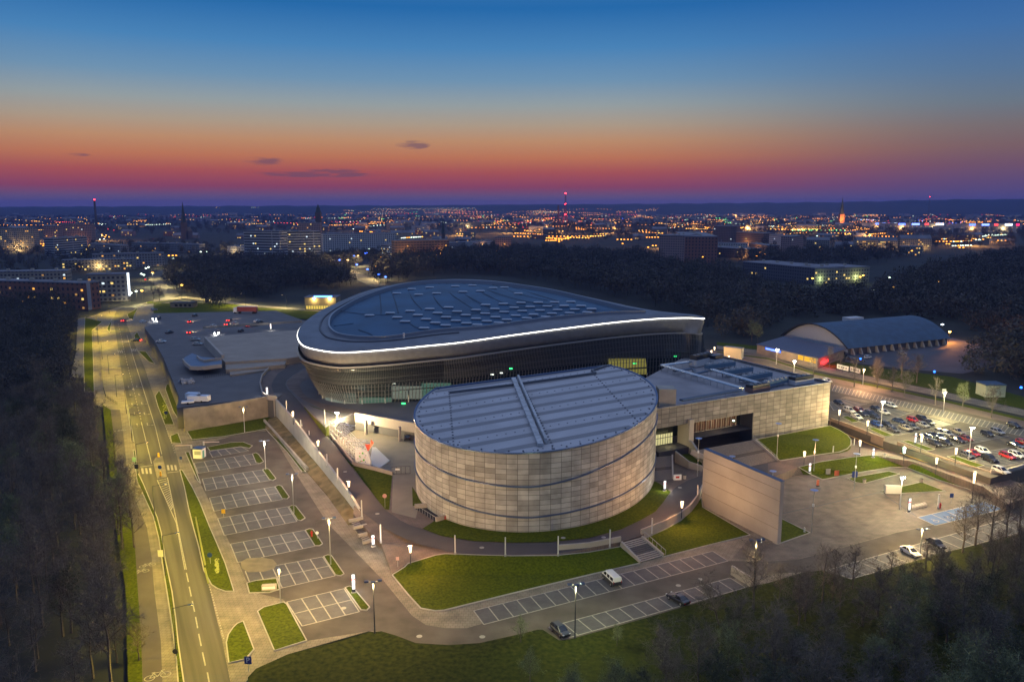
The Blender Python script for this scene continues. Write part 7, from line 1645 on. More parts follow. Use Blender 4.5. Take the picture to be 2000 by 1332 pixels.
b = MB(); p = d*.03+ou+Vector((0, 0, .8)); e_ = d*.9; b.quad(p, p+e_, p+e_+Vector((0, 0, 2.2)), p+Vector((0, 0, 2.2))); b.build('shop_window', emis('shop_window', (1, .72, .14), .9), t)
b = MB()
for k in range(12): p = d*(.03+k*.08)+ou*1.4+Vector((0, 0, .8)); b.beam(p, p+Vector((0, 0, 2.2)), .3)
b.each('window_bar', M['dark'], t)
for s_ in (.3, .8): b = MB(); p = d*s_+ou*3+Vector((0, 0, 7.6)); b.box(p.x, p.y, p.z, 1.2, .8, .8); b.build('wall_light', emis('wall_light', (1, .85, .4), 30), t); lamp_light(t, p+ou*8+Vector((0, 0, -.5)), 'POINT', 260, (1, .75, .25), .5)
t, d, n_ = hut(333, 601, 377, 601, 3.2, 8, .2, 'shelter', 'long low dark building by the street bend', 'building', mat('shelter_wall', (.22, .18, .13), .8), M['dark'])
for k in range(4): b = MB(); p = d*(.2+.2*k)+Vector((0, -.12, 1)); b.quad(p, p+d*.12, p+d*.12+Vector((0, 0, 1.4)), p+Vector((0, 0, 1.4))); b.build('window', M['glass'], t)

t, d, n_ = hut(1413, 698, 1447, 702, 4.5, 3, Z3, 'street_wall_block', 'blank pale wall block behind the arena tip by the east street', 'wall', mat('block_pale', (.40, .38, .30), .8), M['conc'])
# perimeter haze of small things in the yard
for k, (px, py) in enumerate(((1762, 692), (1680, 706), (1695, 700), (1660, 703))):
    put_car('hatchback', px, py, Z3+.05, hE+k, ('silver', 'dark', 'white', 'grey')[k], ('silver car parked in front of the barrel hall pillars', 'dark car beside the first pillar of the barrel hall', 'white car between the first pillars of the barrel hall', 'grey car at the corner between pub and barrel hall')[k], 'cars at the barrel hall')
for k, (px, py) in enumerate(((1680, 712), (1824, 738), (1993, 770), (1554, 694))):
    t = root('blue_lamp', ('small blue lamp in front of the barrel hall', 'small blue lamp in the dark yard', 'small blue lamp at the right edge by the green hut', 'small blue lamp on the pub front')[k], 'lamp', tuple(G(px, py, Z3)), group='small blue lamps'); q = MB(); q.tube((0, 0, 0), (0, 0, 2.2), .06, .06, 6); q.build('post', M['dark'], t); q = MB(); q.tube((0, 0, 2.2), (0, 0, 2.8), .4, .4, 8); q.build('globe', emis('blue_globe', (.02, .15, 1), 6), t)
# ================================================================== TOWN
winl = [emis('window_amber', (1, .46, .08), 1.3), emis('window_yellow', (1, .70, .20), 1.3), emis('window_cool', (.75, .9, 1), 1.3), emis('window_dim', (.6, .32, .10), .7)]
def wallmat(name, c, fw=3.0, fh=3.0, dark=(.03, .035, .05), ww=.55, wh=.5):
    """rendered wall with rows of unlit panes as a surface pattern"""
    m = mat(name, c, .8); t = m.node_tree; b = t.nodes['Principled BSDF']; uv = t.nodes.new('ShaderNodeUVMap'); s_ = t.nodes.new('ShaderNodeSeparateXYZ'); t.links.new(uv.outputs[0], s_.inputs[0])
    def n(op, a, c_=None):
        k = t.nodes.new('ShaderNodeMath'); k.operation = op
        for i, v in enumerate((a, c_)):
            if v is None: continue
            if isinstance(v, (int, float)): k.inputs[i].default_value = v
            else: t.links.new(v, k.inputs[i])
        return k.outputs[0]
    fx = n('FRACT', n('DIVIDE', s_.outputs[0], fw)); fy = n('FRACT', n('DIVIDE', s_.outputs[1], fh))
    inx = n('LESS_THAN', n('ABSOLUTE', n('SUBTRACT', fx, .5)), ww/2); iny = n('LESS_THAN', n('ABSOLUTE', n('SUBTRACT', fy, .5)), wh/2); k = n('MULTIPLY', inx, iny)
    x = t.nodes.new('ShaderNodeMix'); x.data_type = 'RGBA'; t.links.new(k, x.inputs[0]); x.inputs[6].default_value = tuple(c)+(1,); x.inputs[7].default_value = tuple(dark)+(1,); t.links.new(x.outputs[2], b.inputs['Base Color'])
    return m
def uvbox(b, a, d, n_, h, z0=0.):
    P = [a, a+d, a+d+n_, a+n_]
    for i in range(4):
        p, q = P[i], P[(i+1) % 4]; L_ = (q-p).length
        b.quad(p+Vector((0, 0, z0)), q+Vector((0, 0, z0)), q+Vector((0, 0, h)), p+Vector((0, 0, h)), uv=[(0, z0), (L_, z0), (L_, h), (0, h)])
WM = dict(beige=wallmat('block_beige', (.36, .30, .24)), rose=wallmat('block_rose', (.30, .21, .20)), band=wallmat('block_banded', (.34, .35, .38), 40, 3.2, ww=.98, wh=.52), cream=wallmat('block_cream', (.22, .21, .19), 3.2, 3.2), grey=wallmat('block_grey', (.22, .22, .24)), brown=wallmat('block_brown', (.20, .13, .10), 4, 3.2, ww=.8, wh=.45), brick=wallmat('block_brick', (.20, .10, .08), 4, 4, ww=.4), white=wallmat('block_white', (.42, .42, .44), 3.4, 3.2), dark=wallmat('block_dark', (.09, .09, .11)))
roofm = mat('flat_roof', (.15, .16, .20), .85, var=.3, scale=.05); RR = random.Random(21)
WIN = {}
def block(x0, y0, x1, y1, ytop, depth, wm_, lab, lit_=14, kinds=(0, 0, 1, 1, 2, 3), fw=3.0, fh=3.0, cat='apartment block', name='apartment_block', glow=None, rows=None):
    a, c = G(x0, y0, 0), G(x1, y1, 0); d = (c-a); L_ = d.length; n_ = Vector((-d.y, d.x, 0)).normalized()*depth
    h = zat((a.x+c.x)/2, (a.y+c.y)/2, ytop); t = root(name, lab, cat, tuple(a)); b = MB(); uvbox(b, Vector((0, 0, 0)), d, n_, h); b.build('wall', WM[wm_], t)
    b = MB(); e_ = d.normalized()*.3; f_ = n_.normalized()*.3; b.hexa([-e_-f_+Vector((0, 0, h)), d+e_-f_+Vector((0, 0, h)), d+e_+n_+f_+Vector((0, 0, h)), -e_+n_+f_+Vector((0, 0, h))], [-e_-f_+Vector((0, 0, h+.7)), d+e_-f_+Vector((0, 0, h+.7)), d+e_+n_+f_+Vector((0, 0, h+.7)), -e_+n_+f_+Vector((0, 0, h+.7))]); b.build('roof', roofm, t)
    b = MB()
    for k in range(max(1, int(L_/18))): p = d*((k+.5)/max(1, int(L_/18)))+n_*.5; b.box(p.x, p.y, h+.7, 2.5, 2, 1.8)
    b.each('roof_vent', M['conc'], t)
    nx, ny = int(L_/fw), max(1, int(h/fh)); ou = Vector((d.y, -d.x, 0)).normalized()*.12; cells = [(i, j) for i in range(nx) for j in range(ny) if rows is None or j in rows]; RR.shuffle(cells); du_ = d.normalized(); rz = math.atan2(d.y, d.x)
    for i, j in cells[:lit_]:
        k = RR.choice(kinds)
        if k not in WIN:
            q = MB(); q.quad((-.9, 0, -.7), (.9, 0, -.7), (.9, 0, .7), (-.9, 0, .7)); w = q.build('window', winl[k]); WIN[k] = w; ww = w
        else: ww = WIN[k].copy(); COL.objects.link(ww)
        ww.parent = t; ww.location = du_*((i+.5)*fw)+ou+Vector((0, 0, (j+.5)*fh)); ww.rotation_euler = (0, 0, rz)
    if glow:  # added point lights without fixtures that wash the facade
        for g_ in glow: lamp_light(t, d*g_[0]+ou*60*g_[1]+Vector((0, 0, g_[2])), 'POINT', g_[3]/LK*.8, g_[4], .6)
    return t, d, n_, h
OG = (1, .45, .12); YG = (1, .70, .30)
block(3, 492, 70, 492, 446, 13, 'beige', 'tall beige slab block lit amber at the far left edge', 16, glow=[(.5, .8, 6, 22000, YG)])
block(88, 484, 117, 484, 442, 13, 'rose', 'tall pinkish slab block behind the banded office block', 8, glow=[(.5, .8, 5, 9000, OG)]); block(118, 480, 181, 480, 438, 13, 'rose', 'long pinkish slab block, highest of the left group', 10, glow=[(.6, .8, 5, 12000, OG)])
block(107, 503, 172, 497, 464, 14, 'band', 'office block with horizontal white bands on the left', 10, (1, 2, 1)); block(174, 492, 236, 497, 478, 12, 'grey', 'low grey block with orange gable right of the banded office block', 8)
block(122, 530, 262, 527, 508, 13, 'cream', 'cream block with a row of yellow lit windows', 22, (1, 1, 0), glow=[(.5, .5, 5, 7000, YG)])
block(-60, 556, 131, 553, 531, 14, 'cream', 'long block with pale flat roof edge at the left margin', 12)
block(-60, 597, 172, 606, 551, 12, 'brick', 'nearest reddish apartment row at the left edge with many lit windows', 30, (0, 0, 1, 1, 3), fw=5)
block(174, 590, 250, 588, 537, 13, 'cream', 'cream apartment block with white lit vertical sign on its gable', 9, glow=[(1.02, .6, 4, 600, (.9, .95, 1))])
q = MB(); a = G(254, 588, 0); q.box(a.x, a.y, 4, 1.5, .5, 17); o = q.build('vertical_sign', emis('vsign', (.8, .9, 1), 2.2)); setp(o, 'tall narrow white lit vertical sign at the corner of the cream apartment block', 'sign')
q = MB(); a, c = G(173, 607, 0), G(188, 602, 0); d = c-a; q.hexa([a, c, c+Vector((0, .5, 0)), a+Vector((0, .5, 0))], [v+Vector((0, 0, zat(a.x, a.y, 551))) for v in (a, c, c+Vector((0, .5, 0)), a+Vector((0, .5, 0)))]); o = q.build('gable_screen', mat('gable_blue', (.26, .28, .34), .8)); setp(o, 'pale bluish blank gable wall at the end of the reddish apartment row', 'wall')
block(182, 524, 322, 520, 496, 12, 'grey', 'long dark block ending in a pale gable at the far bend of the street', 12, (0, 1, 3)); block(258, 490, 390, 494, 476, 12, 'grey', 'wide grey school-like block behind the dark trees', 5, (0, 3))
block(445, 506, 479, 508, 482, 12, 'white', 'small white house glowing under a bright yellow lamp', 4, glow=[(.4, .8, 8, 6000, YG)])
block(479, 517, 548, 519, 452, 16, 'band', 'tall banded office tower, left of the twin towers', 12, (1, 1, 2)); block(551, 513, 628, 511, 453, 16, 'band', 'wide dark banded office tower, right of the twin towers', 14, (1, 1, 2)); block(584, 480, 626, 480, 436, 14, 'rose', 'old office block with lit tower top behind the twin towers', 4)
block(632, 492, 775, 489, 457, 18, 'white', 'long pale building right of the twin towers', 6, (1, 2)); block(772, 512, 878, 509, 470, 16, 'brown', 'brown office block with balcony rows lit orange from below', 12, (0, 3, 0), glow=[(.2, .6, 6, 16000, OG), (.8, .6, 6, 16000, OG)])
block(745, 500, 772, 504, 478, 14, 'band', 'low glazed white office wing beside the brown block', 14, (1, 2)); block(922, 492, 962, 487, 472, 12, 'white', 'white block right of the brown office block', 4, glow=[(.5, .6, 6, 6000, OG)]); block(967, 500, 999, 500, 464, 12, 'rose', 'pink block near the park wood', 7, (0, 0), glow=[(.5, .6, 6, 8000, OG)])
block(878, 494, 925, 490, 474, 12, 'grey', 'dark long block between the brown and white ones', 5)
block(1318, 497, 1336, 513, 458, 40, 'brick', 'terraced-balcony hospital-like block seen from its stepped side', 4, (0,)); block(1337, 513, 1362, 508, 460, 34, 'rose', 'pale pink gable-ended block lit orange at its foot', 2, (0,), glow=[(.2, .8, 3, 16000, OG), (.9, .8, 3, 9000, OG)])
block(1393, 478, 1437, 479, 442, 30, 'dark', 'dark windowless theatre tower block', 4, (2,)); block(1437, 480, 1490, 484, 455, 24, 'brown', 'brown factory hall beside the dark theatre tower', 2, glow=[(.4, .8, 4, 12000, OG)])
block(1380, 500, 1462, 505, 485, 30, 'dark', 'low hall with bluish skylit roof before the dark theatre tower', 3, glow=[(.9, .6, 4, 9000, OG)]); block(1462, 494, 1500, 500, 478, 16, 'brown', 'small brown hall with orange forecourt', 2, glow=[(.5, .7, 4, 12000, OG)])
block(1501, 485, 1545, 490, 460, 14, 'white', 'bluish office wing left of the pale tower', 3, (2,)); block(1543, 500, 1567, 496, 462, 14, 'rose', 'narrow pale tower with a dark vertical strip', 3)
block(1590, 556, 1697, 551, 524, 40, 'cream', 'long industrial hall with greenish lit wall', 8, (1, 1), glow=[(.75, .35, 5, 3500, (.9, 1, .35)), (.1, .35, 5, 2500, (.8, 1, .4))]); block(1450, 540, 1590, 556, 518, 36, 'dark', 'long dark industrial hall with sloping grey roof', 4, (1,))
for k, (x0, x1, yb, yt, lab) in enumerate(((1672, 1712, 489, 465, 'old gabled house row lit yellow, left'), (1714, 1752, 490, 466, 'old gabled house row lit yellow, middle'), (1758, 1818, 490, 462, 'old gabled house row lit yellow, right'))):
    t, d, n_, h = block(x0, yb, x1, yb, yt+5, 12, 'beige', lab, 10, (0, 1), glow=[(.3, .8, 4, 2600, (1, .62, .2)), (.8, .8, 4, 2600, (1, .62, .2))]); b = MB(); b.hexa([Vector((0, 0, h+.7)), d+Vector((0, 0, h+.7)), d+n_+Vector((0, 0, h+.7)), n_+Vector((0, 0, h+.7))], [n_*.45+Vector((0, 0, h+6)), d+n_*.45+Vector((0, 0, h+6)), d+n_*.55+Vector((0, 0, h+6)), n_*.55+Vector((0, 0, h+6))]); b.build('pitched_roof', roofm, t)
for k, (x0, x1, yb, yt, lab) in enumerate(((1735, 1862, 452, 437, 'long brightly lit shopping hall, left one'), (1873, 1995, 455, 438, 'long brightly lit shopping hall, right one'), (1700, 1760, 450, 436, 'orange lit store at the left end of the shopping halls'))):
    t, d, n_, h = block(x0, yb, x1, yb, yt, 60, 'white', lab, 30, (0, 1, 1), fw=12, fh=9, cat='shopping hall', name='shopping_hall', glow=[(.2, .5, 10, 26000, OG), (.7, .5, 10, 20000, YG)]); ou = Vector((0, -1, 0))
    for s_, w_, c_ in ((.15, .10, (.1, .2, 1)), (.35, .12, (.2, .3, 1)), (.55, .06, (1, .05, .05)), (.72, .12, (.7, .8, 1)), (.9, .05, (1, .02, .1))):
        b = MB(); p = d*s_+ou+Vector((0, 0, h-4)); b.quad(p, p+d*w_, p+d*w_+Vector((0, 0, 5)), p+Vector((0, 0, 5))); b.build('roof_sign', emis('roofsign%d' % int(s_*100), c_, 3.5), t)
t, d, n_, h = block(885, 447, 940, 447, 435, 20, 'cream', 'lit building with blue roof sign in the middle of the town', 16, (1, 1), cat='building', name='office_building', glow=[(.5, .5, 8, 16000, YG)])
# landmarks
def AD(px, dist, z=0.):
    y = dist; return Vector(((px-1000)/F*(y*cp-(z-CH)*sp), y, z))
def landm(name, lab, cat, px, dist, ytop):
    p = AD(px, dist); return root(name, lab, cat, tuple(p)), zat(p.x, p.y, ytop)
rl = emis('aviation_red', (1, .02, .03), 25)
t, h = landm('radio_tower', 'tall lattice radio tower with red lights standing on the skyline', 'radio tower', 1104, 3000, 378); q = MB()
for s1_ in (-1, 1):
    for s2_ in (-1, 1):
        q.beam((s1_*9, s2_*9, 0), (s1_*3, s2_*3, h*.5), 1.2); q.beam((s1_*3, s2_*3, h*.5), (s1_*1.2, s2_*1.2, h), .9)
for k in range(12):
    z = h*k/12; w = lerp(9, 3, min(1, z/(h*.5))) if z < h*.5 else lerp(3, 1.2, (z-h*.5)/(h*.5)); z2 = z+h/12; 
    for s_ in (-1, 1): q.beam((-w, s_*w, z), (w*.9, s_*w*.9, z2), .6); q.beam((w, s_*w, z), (-w*.9, s_*w*.9, z2), .6); q.beam((s_*w, -w, z), (s_*w*.9, w*.9, z2), .6)
q.build('lattice', mat('tower_wood', (.12, .04, .04), .8), t)
for f_ in (1.0, .66, .33): q = MB(); q.tube((0, 0, h*f_-1.5), (0, 0, h*f_+1.5), 3.2, 3.2, 8); q.build('warning_light', rl, t)
lamp_light(t, (0, -25, 20), 'POINT', 60000/LK, (1, .08, .02), 1)
for name, lab, cat, px, dist, ytop, w, tip in (('chimney', 'slim factory chimney with red top light on the left skyline', 'chimney', 189, 2500, 391, 3.2, 0), ('church', 'dark pointed church spire on the left skyline', 'church', 361, 1700, 394, 5, 1), ('church', 'dark massive church tower with small cupola', 'church', 624, 1500, 400, 5, 2), ('church', 'floodlit orange church spire on the right skyline', 'church', 1642, 2500, 385, 7, 3), ('chimney', 'short dark chimney left of the radio tower', 'chimney', 1090, 3000, 401, 3.5, 0), ('mast', 'distant mast with a single red light on the right skyline', 'mast', 1813, 5000, 385, 1.5, 0), ('church', 'small dark church spire before the lit town centre', 'church', 866, 1400, 425, 3, 1)):
    t, h = landm(name, lab, cat, px, dist, ytop); q = MB()
    if tip == 0: q.tube((0, 0, 0), (0, 0, h), w*1.3, w*.8, 10); q.build('shaft', M['bark'], t)
    else:
        q.box(0, 0, 0, w*2, w*2, h*(.45 if tip != 2 else .8)); q.build('tower', mat('church_stone', (.10, .08, .07), .9) if tip != 3 else mat('church_brick', (.35, .14, .08), .9), t)
        q = MB(); z = h*(.45 if tip != 2 else .8); q.tube((0, 0, z), (0, 0, h), w*1.1, .1 if tip != 2 else .8, 8)
        if tip == 2: q.tube((0, 0, h*.86), (0, 0, h*.92), w*.7, w*.7, 8)
        q.build('spire', mat('spire_copper', (.03, .05, .05), .7), t); q = MB(); q.hexa([(-w, 0, 0), (w, 0, 0), (w, w*6, 0), (-w, w*6, 0)], [(-w, 0, h*.22), (w, 0, h*.22), (w, w*6, h*.22), (-w, w*6, h*.22)]); q.hexa([(-w, 0, h*.22), (w, 0, h*.22), (w, w*6, h*.22), (-w, w*6, h*.22)], [(-.1, 0, h*.32), (.1, 0, h*.32), (.1, w*6, h*.32), (-.1, w*6, h*.32)]); q.build('nave', MATS['church_stone'], t)
    if 'red' in lab: q = MB(); q.tube((0, 0, h), (0, 0, h+2), 2.6, 2.6, 8); q.build('warning_light', rl, t)
    if tip == 3: lamp_light(t, (0, -40, 12), 'POINT', 260000/LK*2, OG, 1)
# ordinary houses
HG = 'houses of the town'
cols = ['beige', 'rose', 'grey', 'cream', 'brown', 'brick', 'white', 'dark']
def house_mesh(seed):
    r_ = random.Random(seed); b = MB(); L_, D_, H_ = r_.uniform(18, 55), r_.uniform(11, 16), r_.choice([7, 10, 13, 16]); b.m = 0; uvbox(b, Vector((-L_/2, 0, 0)), Vector((L_, 0, 0)), Vector((0, D_, 0)), H_); b.m = 1
    if r_.random() < .6: b.hexa([(-L_/2, -.3, H_), (L_/2, -.3, H_), (L_/2, D_+.3, H_), (-L_/2, D_+.3, H_)], [(-L_/2, D_/2-.1, H_+4.5), (L_/2, D_/2-.1, H_+4.5), (L_/2, D_/2+.1, H_+4.5), (-L_/2, D_/2+.1, H_+4.5)])
    else: b.hexa([(-L_/2, 0, H_), (L_/2, 0, H_), (L_/2, D_, H_), (-L_/2, D_, H_)], [(-L_/2, 0, H_+.8), (L_/2, 0, H_+.8), (L_/2, D_, H_+.8), (-L_/2, D_, H_+.8)])
    for _ in range(3): b.box(r_.uniform(-L_/2.3, L_/2.3), D_/2+1.5, H_+1, 1, 1, 4.5)
    for _ in range(r_.randrange(2, 8)):
        x = r_.uniform(-L_/2+2, L_/2-2); z = 3.0*r_.randrange(0, int(H_/3))+1; b.m = 2 if r_.random() < .6 else 3; b.quad((x-.9, -.1, z), (x+.9, -.1, z), (x+.9, -.1, z+1.5), (x-.9, -.1, z+1.5))
    return b, (L_, D_, H_)
HM = []
for i in range(14): b, dm_ = house_mesh(i); HM.append((b.build('town_house', [WM[cols[i % 8]], roofm, winl[0], winl[1]]), dm_)); COL.objects.unlink(HM[-1][0])
occ = []
def town_spots(n, seed, bands):
    r_ = random.Random(seed); out = []
    tot = sum(b_[4] for b_ in bands)
    while len(out) < n:
        k = r_.uniform(0, tot); 
        for b_ in bands:
            k -= b_[4]
            if k <= 0: break
        px = r_.uniform(b_[0], b_[1]); t = r_.random(); inv = lerp(1/(b_[2]-401.5), 1/(b_[3]-401.5), t); py = 401.5+1/inv
        p = G(px, py, 0); 
        if any((p.x-q.x)**2+(p.y-q.y)**2 < 26**2 for q in out[-260:]): continue
        out.append(p)
    return out
sp_ = town_spots(240, 3, [(0, 330, 425, 470, 5), (330, 800, 420, 470, 7), (640, 1000, 430, 480, 6), (1000, 1400, 425, 476, 9), (1380, 1700, 425, 500, 8), (1700, 2000, 425, 480, 5), (1560, 2000, 485, 500, 1)])
sp_.sort(key=lambda p: p.y); rh = random.Random(8)
for p in sp_:
    hm, dm_ = HM[rh.randrange(14)]; o = hm.copy(); COL.objects.link(o); o.location = p; o.rotation_euler = (0, 0, rh.uniform(-.5, .5)); setp(o, 'small distant town house with a few lit windows', 'house', HG)
# far roofs: nobody could count them
b = MB(); r_ = random.Random(4)
for p in town_spots(1500, 5, [(0, 700, 408, 436, 6), (700, 1400, 407, 440, 9), (1400, 2000, 407, 440, 7)]):
    L_, D_, H_ = r_.uniform(12, 60), r_.uniform(10, 18), r_.uniform(6, 18); b.m = r_.randrange(2); b.box(p.x, p.y, 0, L_, D_, H_, r_.uniform(-.6, .6))
o = b.build('distant_town', [mat('far_walls', (.28, .27, .30), .9), mat('far_walls_warm', (.32, .26, .24), .9)]); o['kind'] = 'stuff'; o['label'] = 'countless far roofs and walls of the town under the horizon'; o['category'] = 'town'
# lights of the town
LC = {'o': emis('town_orange', (1, .34, .03), 7), 'y': emis('town_yellow', (1, .52, .08), 6), 'w': emis('town_white', (.8, 1, .8), 5), 'r': emis('town_red', (1, .04, .04), 6), 'g': emis('town_green', (.2, 1, .3), 8), 'b': emis('town_blue', (.05, .15, 1), 8)}
LM = {}
def lamp_mesh(c):
    q = MB(); q.m = 0; q.beam((0, 0, 0), (0, 0, 8), .12); q.m = 1; r = 1.0; k = len(q.v); q.v += [(r, 0, 8.3), (-r, 0, 8.3), (0, r, 8.3), (0, -r, 8.3), (0, 0, 8.3+r*.7), (0, 0, 8.3-r*.7)]
    for f in ((0, 2, 4), (2, 1, 4), (1, 3, 4), (3, 0, 4), (2, 0, 5), (1, 2, 5), (3, 1, 5), (0, 3, 5)): q.f.append(tuple(k+i for i in f)); q.mi.append(1)
    return q
for c in LC: q = lamp_mesh(c); LM[c] = (q, q.build('town_lamp', [M['dark'], LC[c]])); COL.objects.unlink(LM[c][1])
# traced bright ones nearest to the camera, then random ones along the streets of the town
tl = [(8, 438, 'o'), (35, 412, 'o'), (32, 455, 'o'), (52, 440, 'o'), (62, 426, 'o'), (108, 432, 'o'), (211, 448, 'r'), (222, 450, 'r'), (205, 463, 'o'), (213, 463, 'o'), (195, 468, 'w'), (203, 467, 'w'), (110, 463, 'w'), (285, 524, 'w'), (290, 522, 'w'), (276, 535, 'w'), (281, 537, 'w'), (256, 572, 'w'), (266, 569, 'w'), (277, 568, 'y'), (338, 505, 'w'), (392, 492, 'w'), (403, 492, 'w'), (437, 500, 'w'), (458, 486, 'y'), (475, 495, 'o'), (355, 557, 'y'),
      (743, 502, 'o'), (753, 507, 'o'), (769, 509, 'o'), (791, 507, 'o'), (798, 507, 'o'), (817, 500, 'o'), (824, 499, 'o'), (838, 503, 'o'), (852, 499, 'o'), (860, 499, 'o'), (970, 490, 'o'), (975, 500, 'o'), (969, 510, 'o'), (990, 508, 'o'), (997, 490, 'o'), (692, 500, 'b'), (713, 495, 'b'), (717, 494, 'b'), (697, 517, 'b'), (740, 536, 'b'), (753, 541, 'b'), (718, 526, 'b'), (663, 508, 'b'), (652, 510, 'b'), (721, 486, 'w'),
      (1266, 483, 'o'), (1275, 480, 'o'), (1281, 480, 'o'), (1295, 478, 'o'), (1308, 472, 'o'), (1312, 478, 'o'), (1317, 497, 'y'), (1307, 487, 'o'), (1363, 494, 'o'), (1372, 502, 'o'), (1377, 497, 'r'), (1478, 500, 'o'), (1485, 493, 'o'), (1494, 496, 'o'), (1183, 460, 'w'), (1216, 427, 'b'), (1216, 430, 'r'), (1362, 461, 'o'), (1378, 455, 'r'), (1380, 460, 'y'), (1216, 476, 'o'), (1085, 467, 'o'), (1092, 472, 'o'),
      (1557, 531, 'y'), (1614, 536, 'w'), (1587, 544, 'y'), (1680, 541, 'y'), (1686, 538, 'y'), (1737, 542, 'w'), (1704, 566, 'w'), (1733, 564, 'y'), (1745, 561, 'y'), (1833, 551, 'y'), (1795, 461, 'w'), (1801, 479, 'y'), (1789, 482, 'r'), (1781, 490, 'o'), (1596, 461, 'w'), (1624, 450, 'y'), (1595, 450, 'o'), (1649, 475, 'o'), (1657, 476, 'o'), (1605, 488, 'o'), (1971, 519, 'w'), (1976, 519, 'w'), (1984, 519, 'w'), (1700, 435, 'o'), (1720, 438, 'r'), (1733, 440, 'w')]
cn_ = {'o': 'orange', 'y': 'yellow', 'w': 'white', 'r': 'red', 'g': 'green', 'b': 'blue'}
ro = random.Random(13); spots_ = []
for px, py, c in tl: p = G(px, py+.0, 8.3); spots_.append((Vector((p.x, p.y, 0)), c))
def far_pt(px, py):
    if py > 418.5: p = G(px, py, 8.3); return Vector((p.x, p.y, 0))
    ytop = float(np.interp(px, [0, 500, 800, 1000, 1200, 1400, 1650, 1750, 2000], [404, 402.5, 401.5, 400, 399, 397.5, 396, 394, 393])); h_ = (9500*(402-ytop)/F+70)
    d = 6500.
    while d < 9400 and 70-(py-402)/F*d > float(np.interp(d, [6500, 8000, 9500], [0, .8*h_, h_]))+5: d += 25
    p = AD(px, d); return Vector((p.x, p.y, float(np.interp(d, [6500, 8000, 9500], [0, .8*h_, h_]))-3))
def cl_(x0, x1, y0, y1, n, mixc):
    k = 0
    while k < n*1.8:      # street by street: a run of lamps of one colour, most of them tight and level as streets look from here
        px = ro.uniform(x0, x1); py = lerp(y0, y1, ro.random()); m = ro.choice((2, 3, 5, 8, 12)); c = ro.choice(mixc); st = ro.uniform(3.5, 8)*ro.choice((-1, 1)); sl_ = ro.gauss(0, .05)
        for i in range(m):
            x_ = px+i*st+ro.uniform(-.6, .6); y_ = min(y1, max(y0, py+i*st*sl_)); spots_.append((far_pt(x_, y_), c if ro.random() < .85 else ro.choice(mixc))); k += 1
cl_(0, 330, 425, 500, 40, 'oooyw'); cl_(400, 620, 407, 430, 30, 'oooyr'); cl_(640, 1000, 440, 470, 34, 'oooyw'); cl_(1000, 1340, 440, 475, 40, 'oooyyw'); cl_(1340, 1700, 430, 480, 42, 'oooyyw')
ind = spots_[:290]
for p, c in ind:
    o = LM[c][1].copy(); COL.objects.link(o); o.location = p; s_ = .8+min(2.2, p.y/1500); o.scale = (s_, s_, 1); setp(o, 'small distant '+cn_[c]+' street light glowing among the houses of the town', 'street light', 'distant '+cn_[c]+' town lights')
spots_ = []
cl_(0, 600, 405.5, 440, 220, 'oooyywr'); cl_(400, 480, 405.5, 408, 20, 'oyw'); cl_(600, 1000, 410, 440, 300, 'oooooyywrg'); cl_(1000, 1340, 408, 445, 320, 'oooooooyywr'); cl_(1280, 1530, 402.8, 412, 60, 'oooyw'); cl_(1000, 1700, 440, 470, 150, 'oooy'); cl_(1340, 1700, 404, 450, 420, 'ooooooooyywg'); cl_(1690, 2000, 412, 440, 220, 'ooooywr'); cl_(1690, 2000, 456, 484, 60, 'ooyw'); cl_(1430, 1500, 418, 430, 45, 'o'); cl_(1700, 1990, 428, 436, 60, 'ooyb')
for i in range(70): spots_.append((far_pt(695+i*3.4, 410.0-1.2*(i % 3)+ro.uniform(-.5, .5)-(i/70)*1.2), 'y' if i % 2 else 'w'))
for i in range(50): spots_.append((Vector(tuple(G(650+i*6, 425+ro.uniform(-2, 2), 8.3))[:2]+(0,)), ro.choice('ywy')))
for c in 'oywrgb':
    V = []; Fc = []; mi = []; q = LM[c][0]; n_ = 0
    for p, cc in spots_:
        if cc != c: continue
        s_ = 1.1+min(3, p.y/2200); k = len(V); V += [(v[0]*s_+p.x, v[1]*s_+p.y, v[2]+p.z) for v in q.v]; Fc += [tuple(k+i for i in f) for f in q.f]; mi += q.mi; n_ += 1
    if not n_: continue
    me = bpy.data.meshes.new('far_town_lights'); me.from_pydata(V, [], Fc); me.materials.append(M['dark']); me.materials.append(LC[c]); me.polygons.foreach_set('material_index', mi); o = bpy.data.objects.new('far_town_lights', me); COL.objects.link(o); o['kind'] = 'stuff'; o['label'] = 'scattered far '+cn_[c]+' lights of the town towards the horizon'; o['category'] = 'lights'
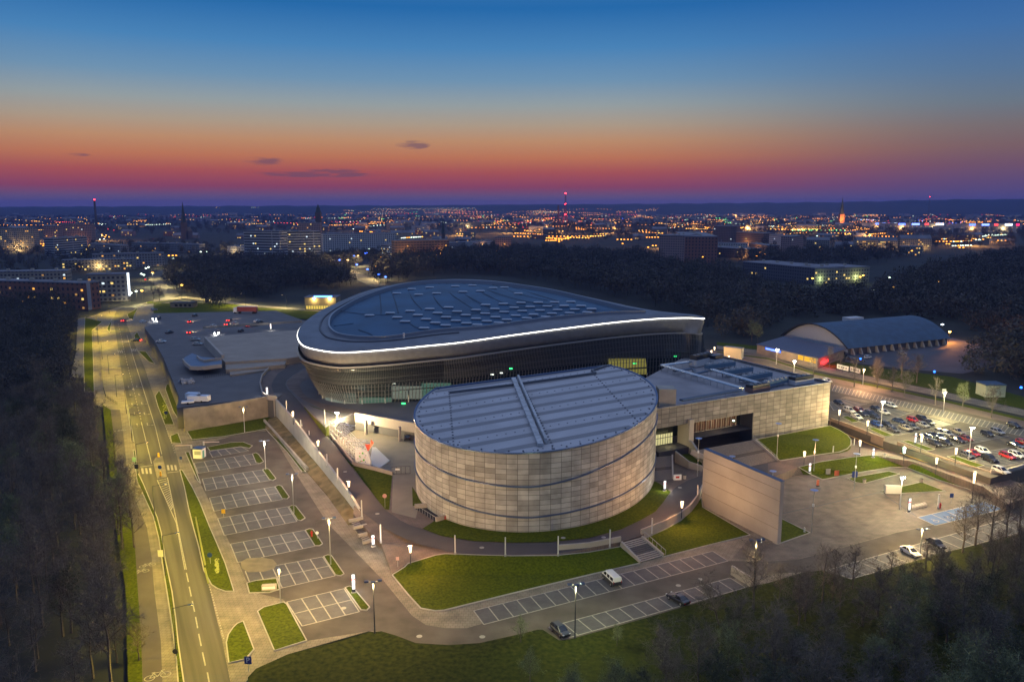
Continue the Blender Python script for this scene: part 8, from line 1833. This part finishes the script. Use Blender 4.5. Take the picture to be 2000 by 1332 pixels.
# added masts that throw warm light over the town, in place of many lamps
for k, (px, py, e, c) in enumerate(((60, 470, 30000, OG), (200, 470, 22000, OG), (300, 560, 6000, (1, .8, .4)), (460, 495, 12000, YG), (700, 520, 9000, YG), (680, 530, 9000, YG), (735, 545, 9000, YG), (720, 450, 30000, OG), (900, 460, 40000, OG), (990, 455, 40000, OG), (1080, 455, 40000, OG), (1200, 455, 50000, OG), (1360, 455, 50000, OG), (1290, 485, 12000, OG), (1460, 450, 60000, OG), (1550, 455, 50000, OG), (1640, 460, 50000, OG), (1700, 470, 40000, OG), (1900, 480, 30000, OG), (1450, 425, 200000, OG), (1250, 425, 200000, OG), (850, 422, 200000, YG), (1600, 422, 200000, OG))):
    p = G(px, py, 0); t = root('street_lamp_standin', 'x', 'street light', tuple(p)); q = MB(); q.tube((0, 0, 0), (0, 0, 12), .15, .1, 6); q.build('pole', M['dark'], t); q = MB(); q.box(0, 0, 12, 1.6, 1.6, .5); q.build('lamp_head', LC['o' if c == OG else 'y'], t)
    t['label'] = 'added orange light mast standing in for many street lamps far behind' if c == OG else 'added yellow light mast standing in for many street lamps far behind'; t['group'] = 'added far light masts '+('orange' if c == OG else 'yellow'); t.name = 'town_fill_mast'; lamp_light(t, (0, 0, 11.5), 'POINT', e/LK*10, c, 1.0)
# avenue lit behind the towers
b = MB(); b.grid([[G(x, y, .2) for x, y in ((627, 506), (640, 518), (670, 532), (700, 548), (725, 560))], [G(x, y, .2) for x, y in ((650, 506), (668, 518), (700, 532), (738, 548), (765, 560))]]); o = flip_up(b.build('avenue', M['road'])); o['kind'] = 'structure'
# path north of the car park
b = MB(); b.grid([[G(x, y, .2) for x, y in ((300, 590), (360, 583), (420, 590), (500, 600), (600, 607), (680, 612))], [G(x, y, .2) for x, y in ((300, 585), (360, 579), (420, 585), (500, 596), (600, 603), (680, 607))]]); o = flip_up(b.build('north_road', M['pave'])); o['kind'] = 'structure'
b = MB(); b.grid([[G(x, y, .15) for x, y in ((300, 612), (420, 616), (560, 622), (700, 626))], [G(x, y, .15) for x, y in ((300, 592), (420, 592), (560, 603), (700, 610))]]); o = flip_up(b.build('north_verge', M['grass'])); o['kind'] = 'structure'

# ================================================================== AIR
hz = MB(); hz.hexa([(-15000, -700, -14), (15000, -700, -14), (15000, 14000, -14), (-15000, 14000, -14)], [(-15000, -700, 150), (15000, -700, 150), (15000, 14000, 150), (-15000, 14000, 150)])
hm_ = bpy.data.materials.new('haze_air'); hm_.use_nodes = True; t = hm_.node_tree; t.nodes.remove(t.nodes['Principled BSDF']); v = t.nodes.new('ShaderNodeVolumePrincipled'); v.inputs['Color'].default_value = (.22, .34, 1, 1); v.inputs['Density'].default_value = 6.5e-5
t.links.new(v.outputs[0], t.nodes['Material Output'].inputs['Volume']); o = hz.build('haze', hm_); o['kind'] = 'stuff'; o['label'] = 'thin blue evening haze over the town'; o['category'] = 'haze'
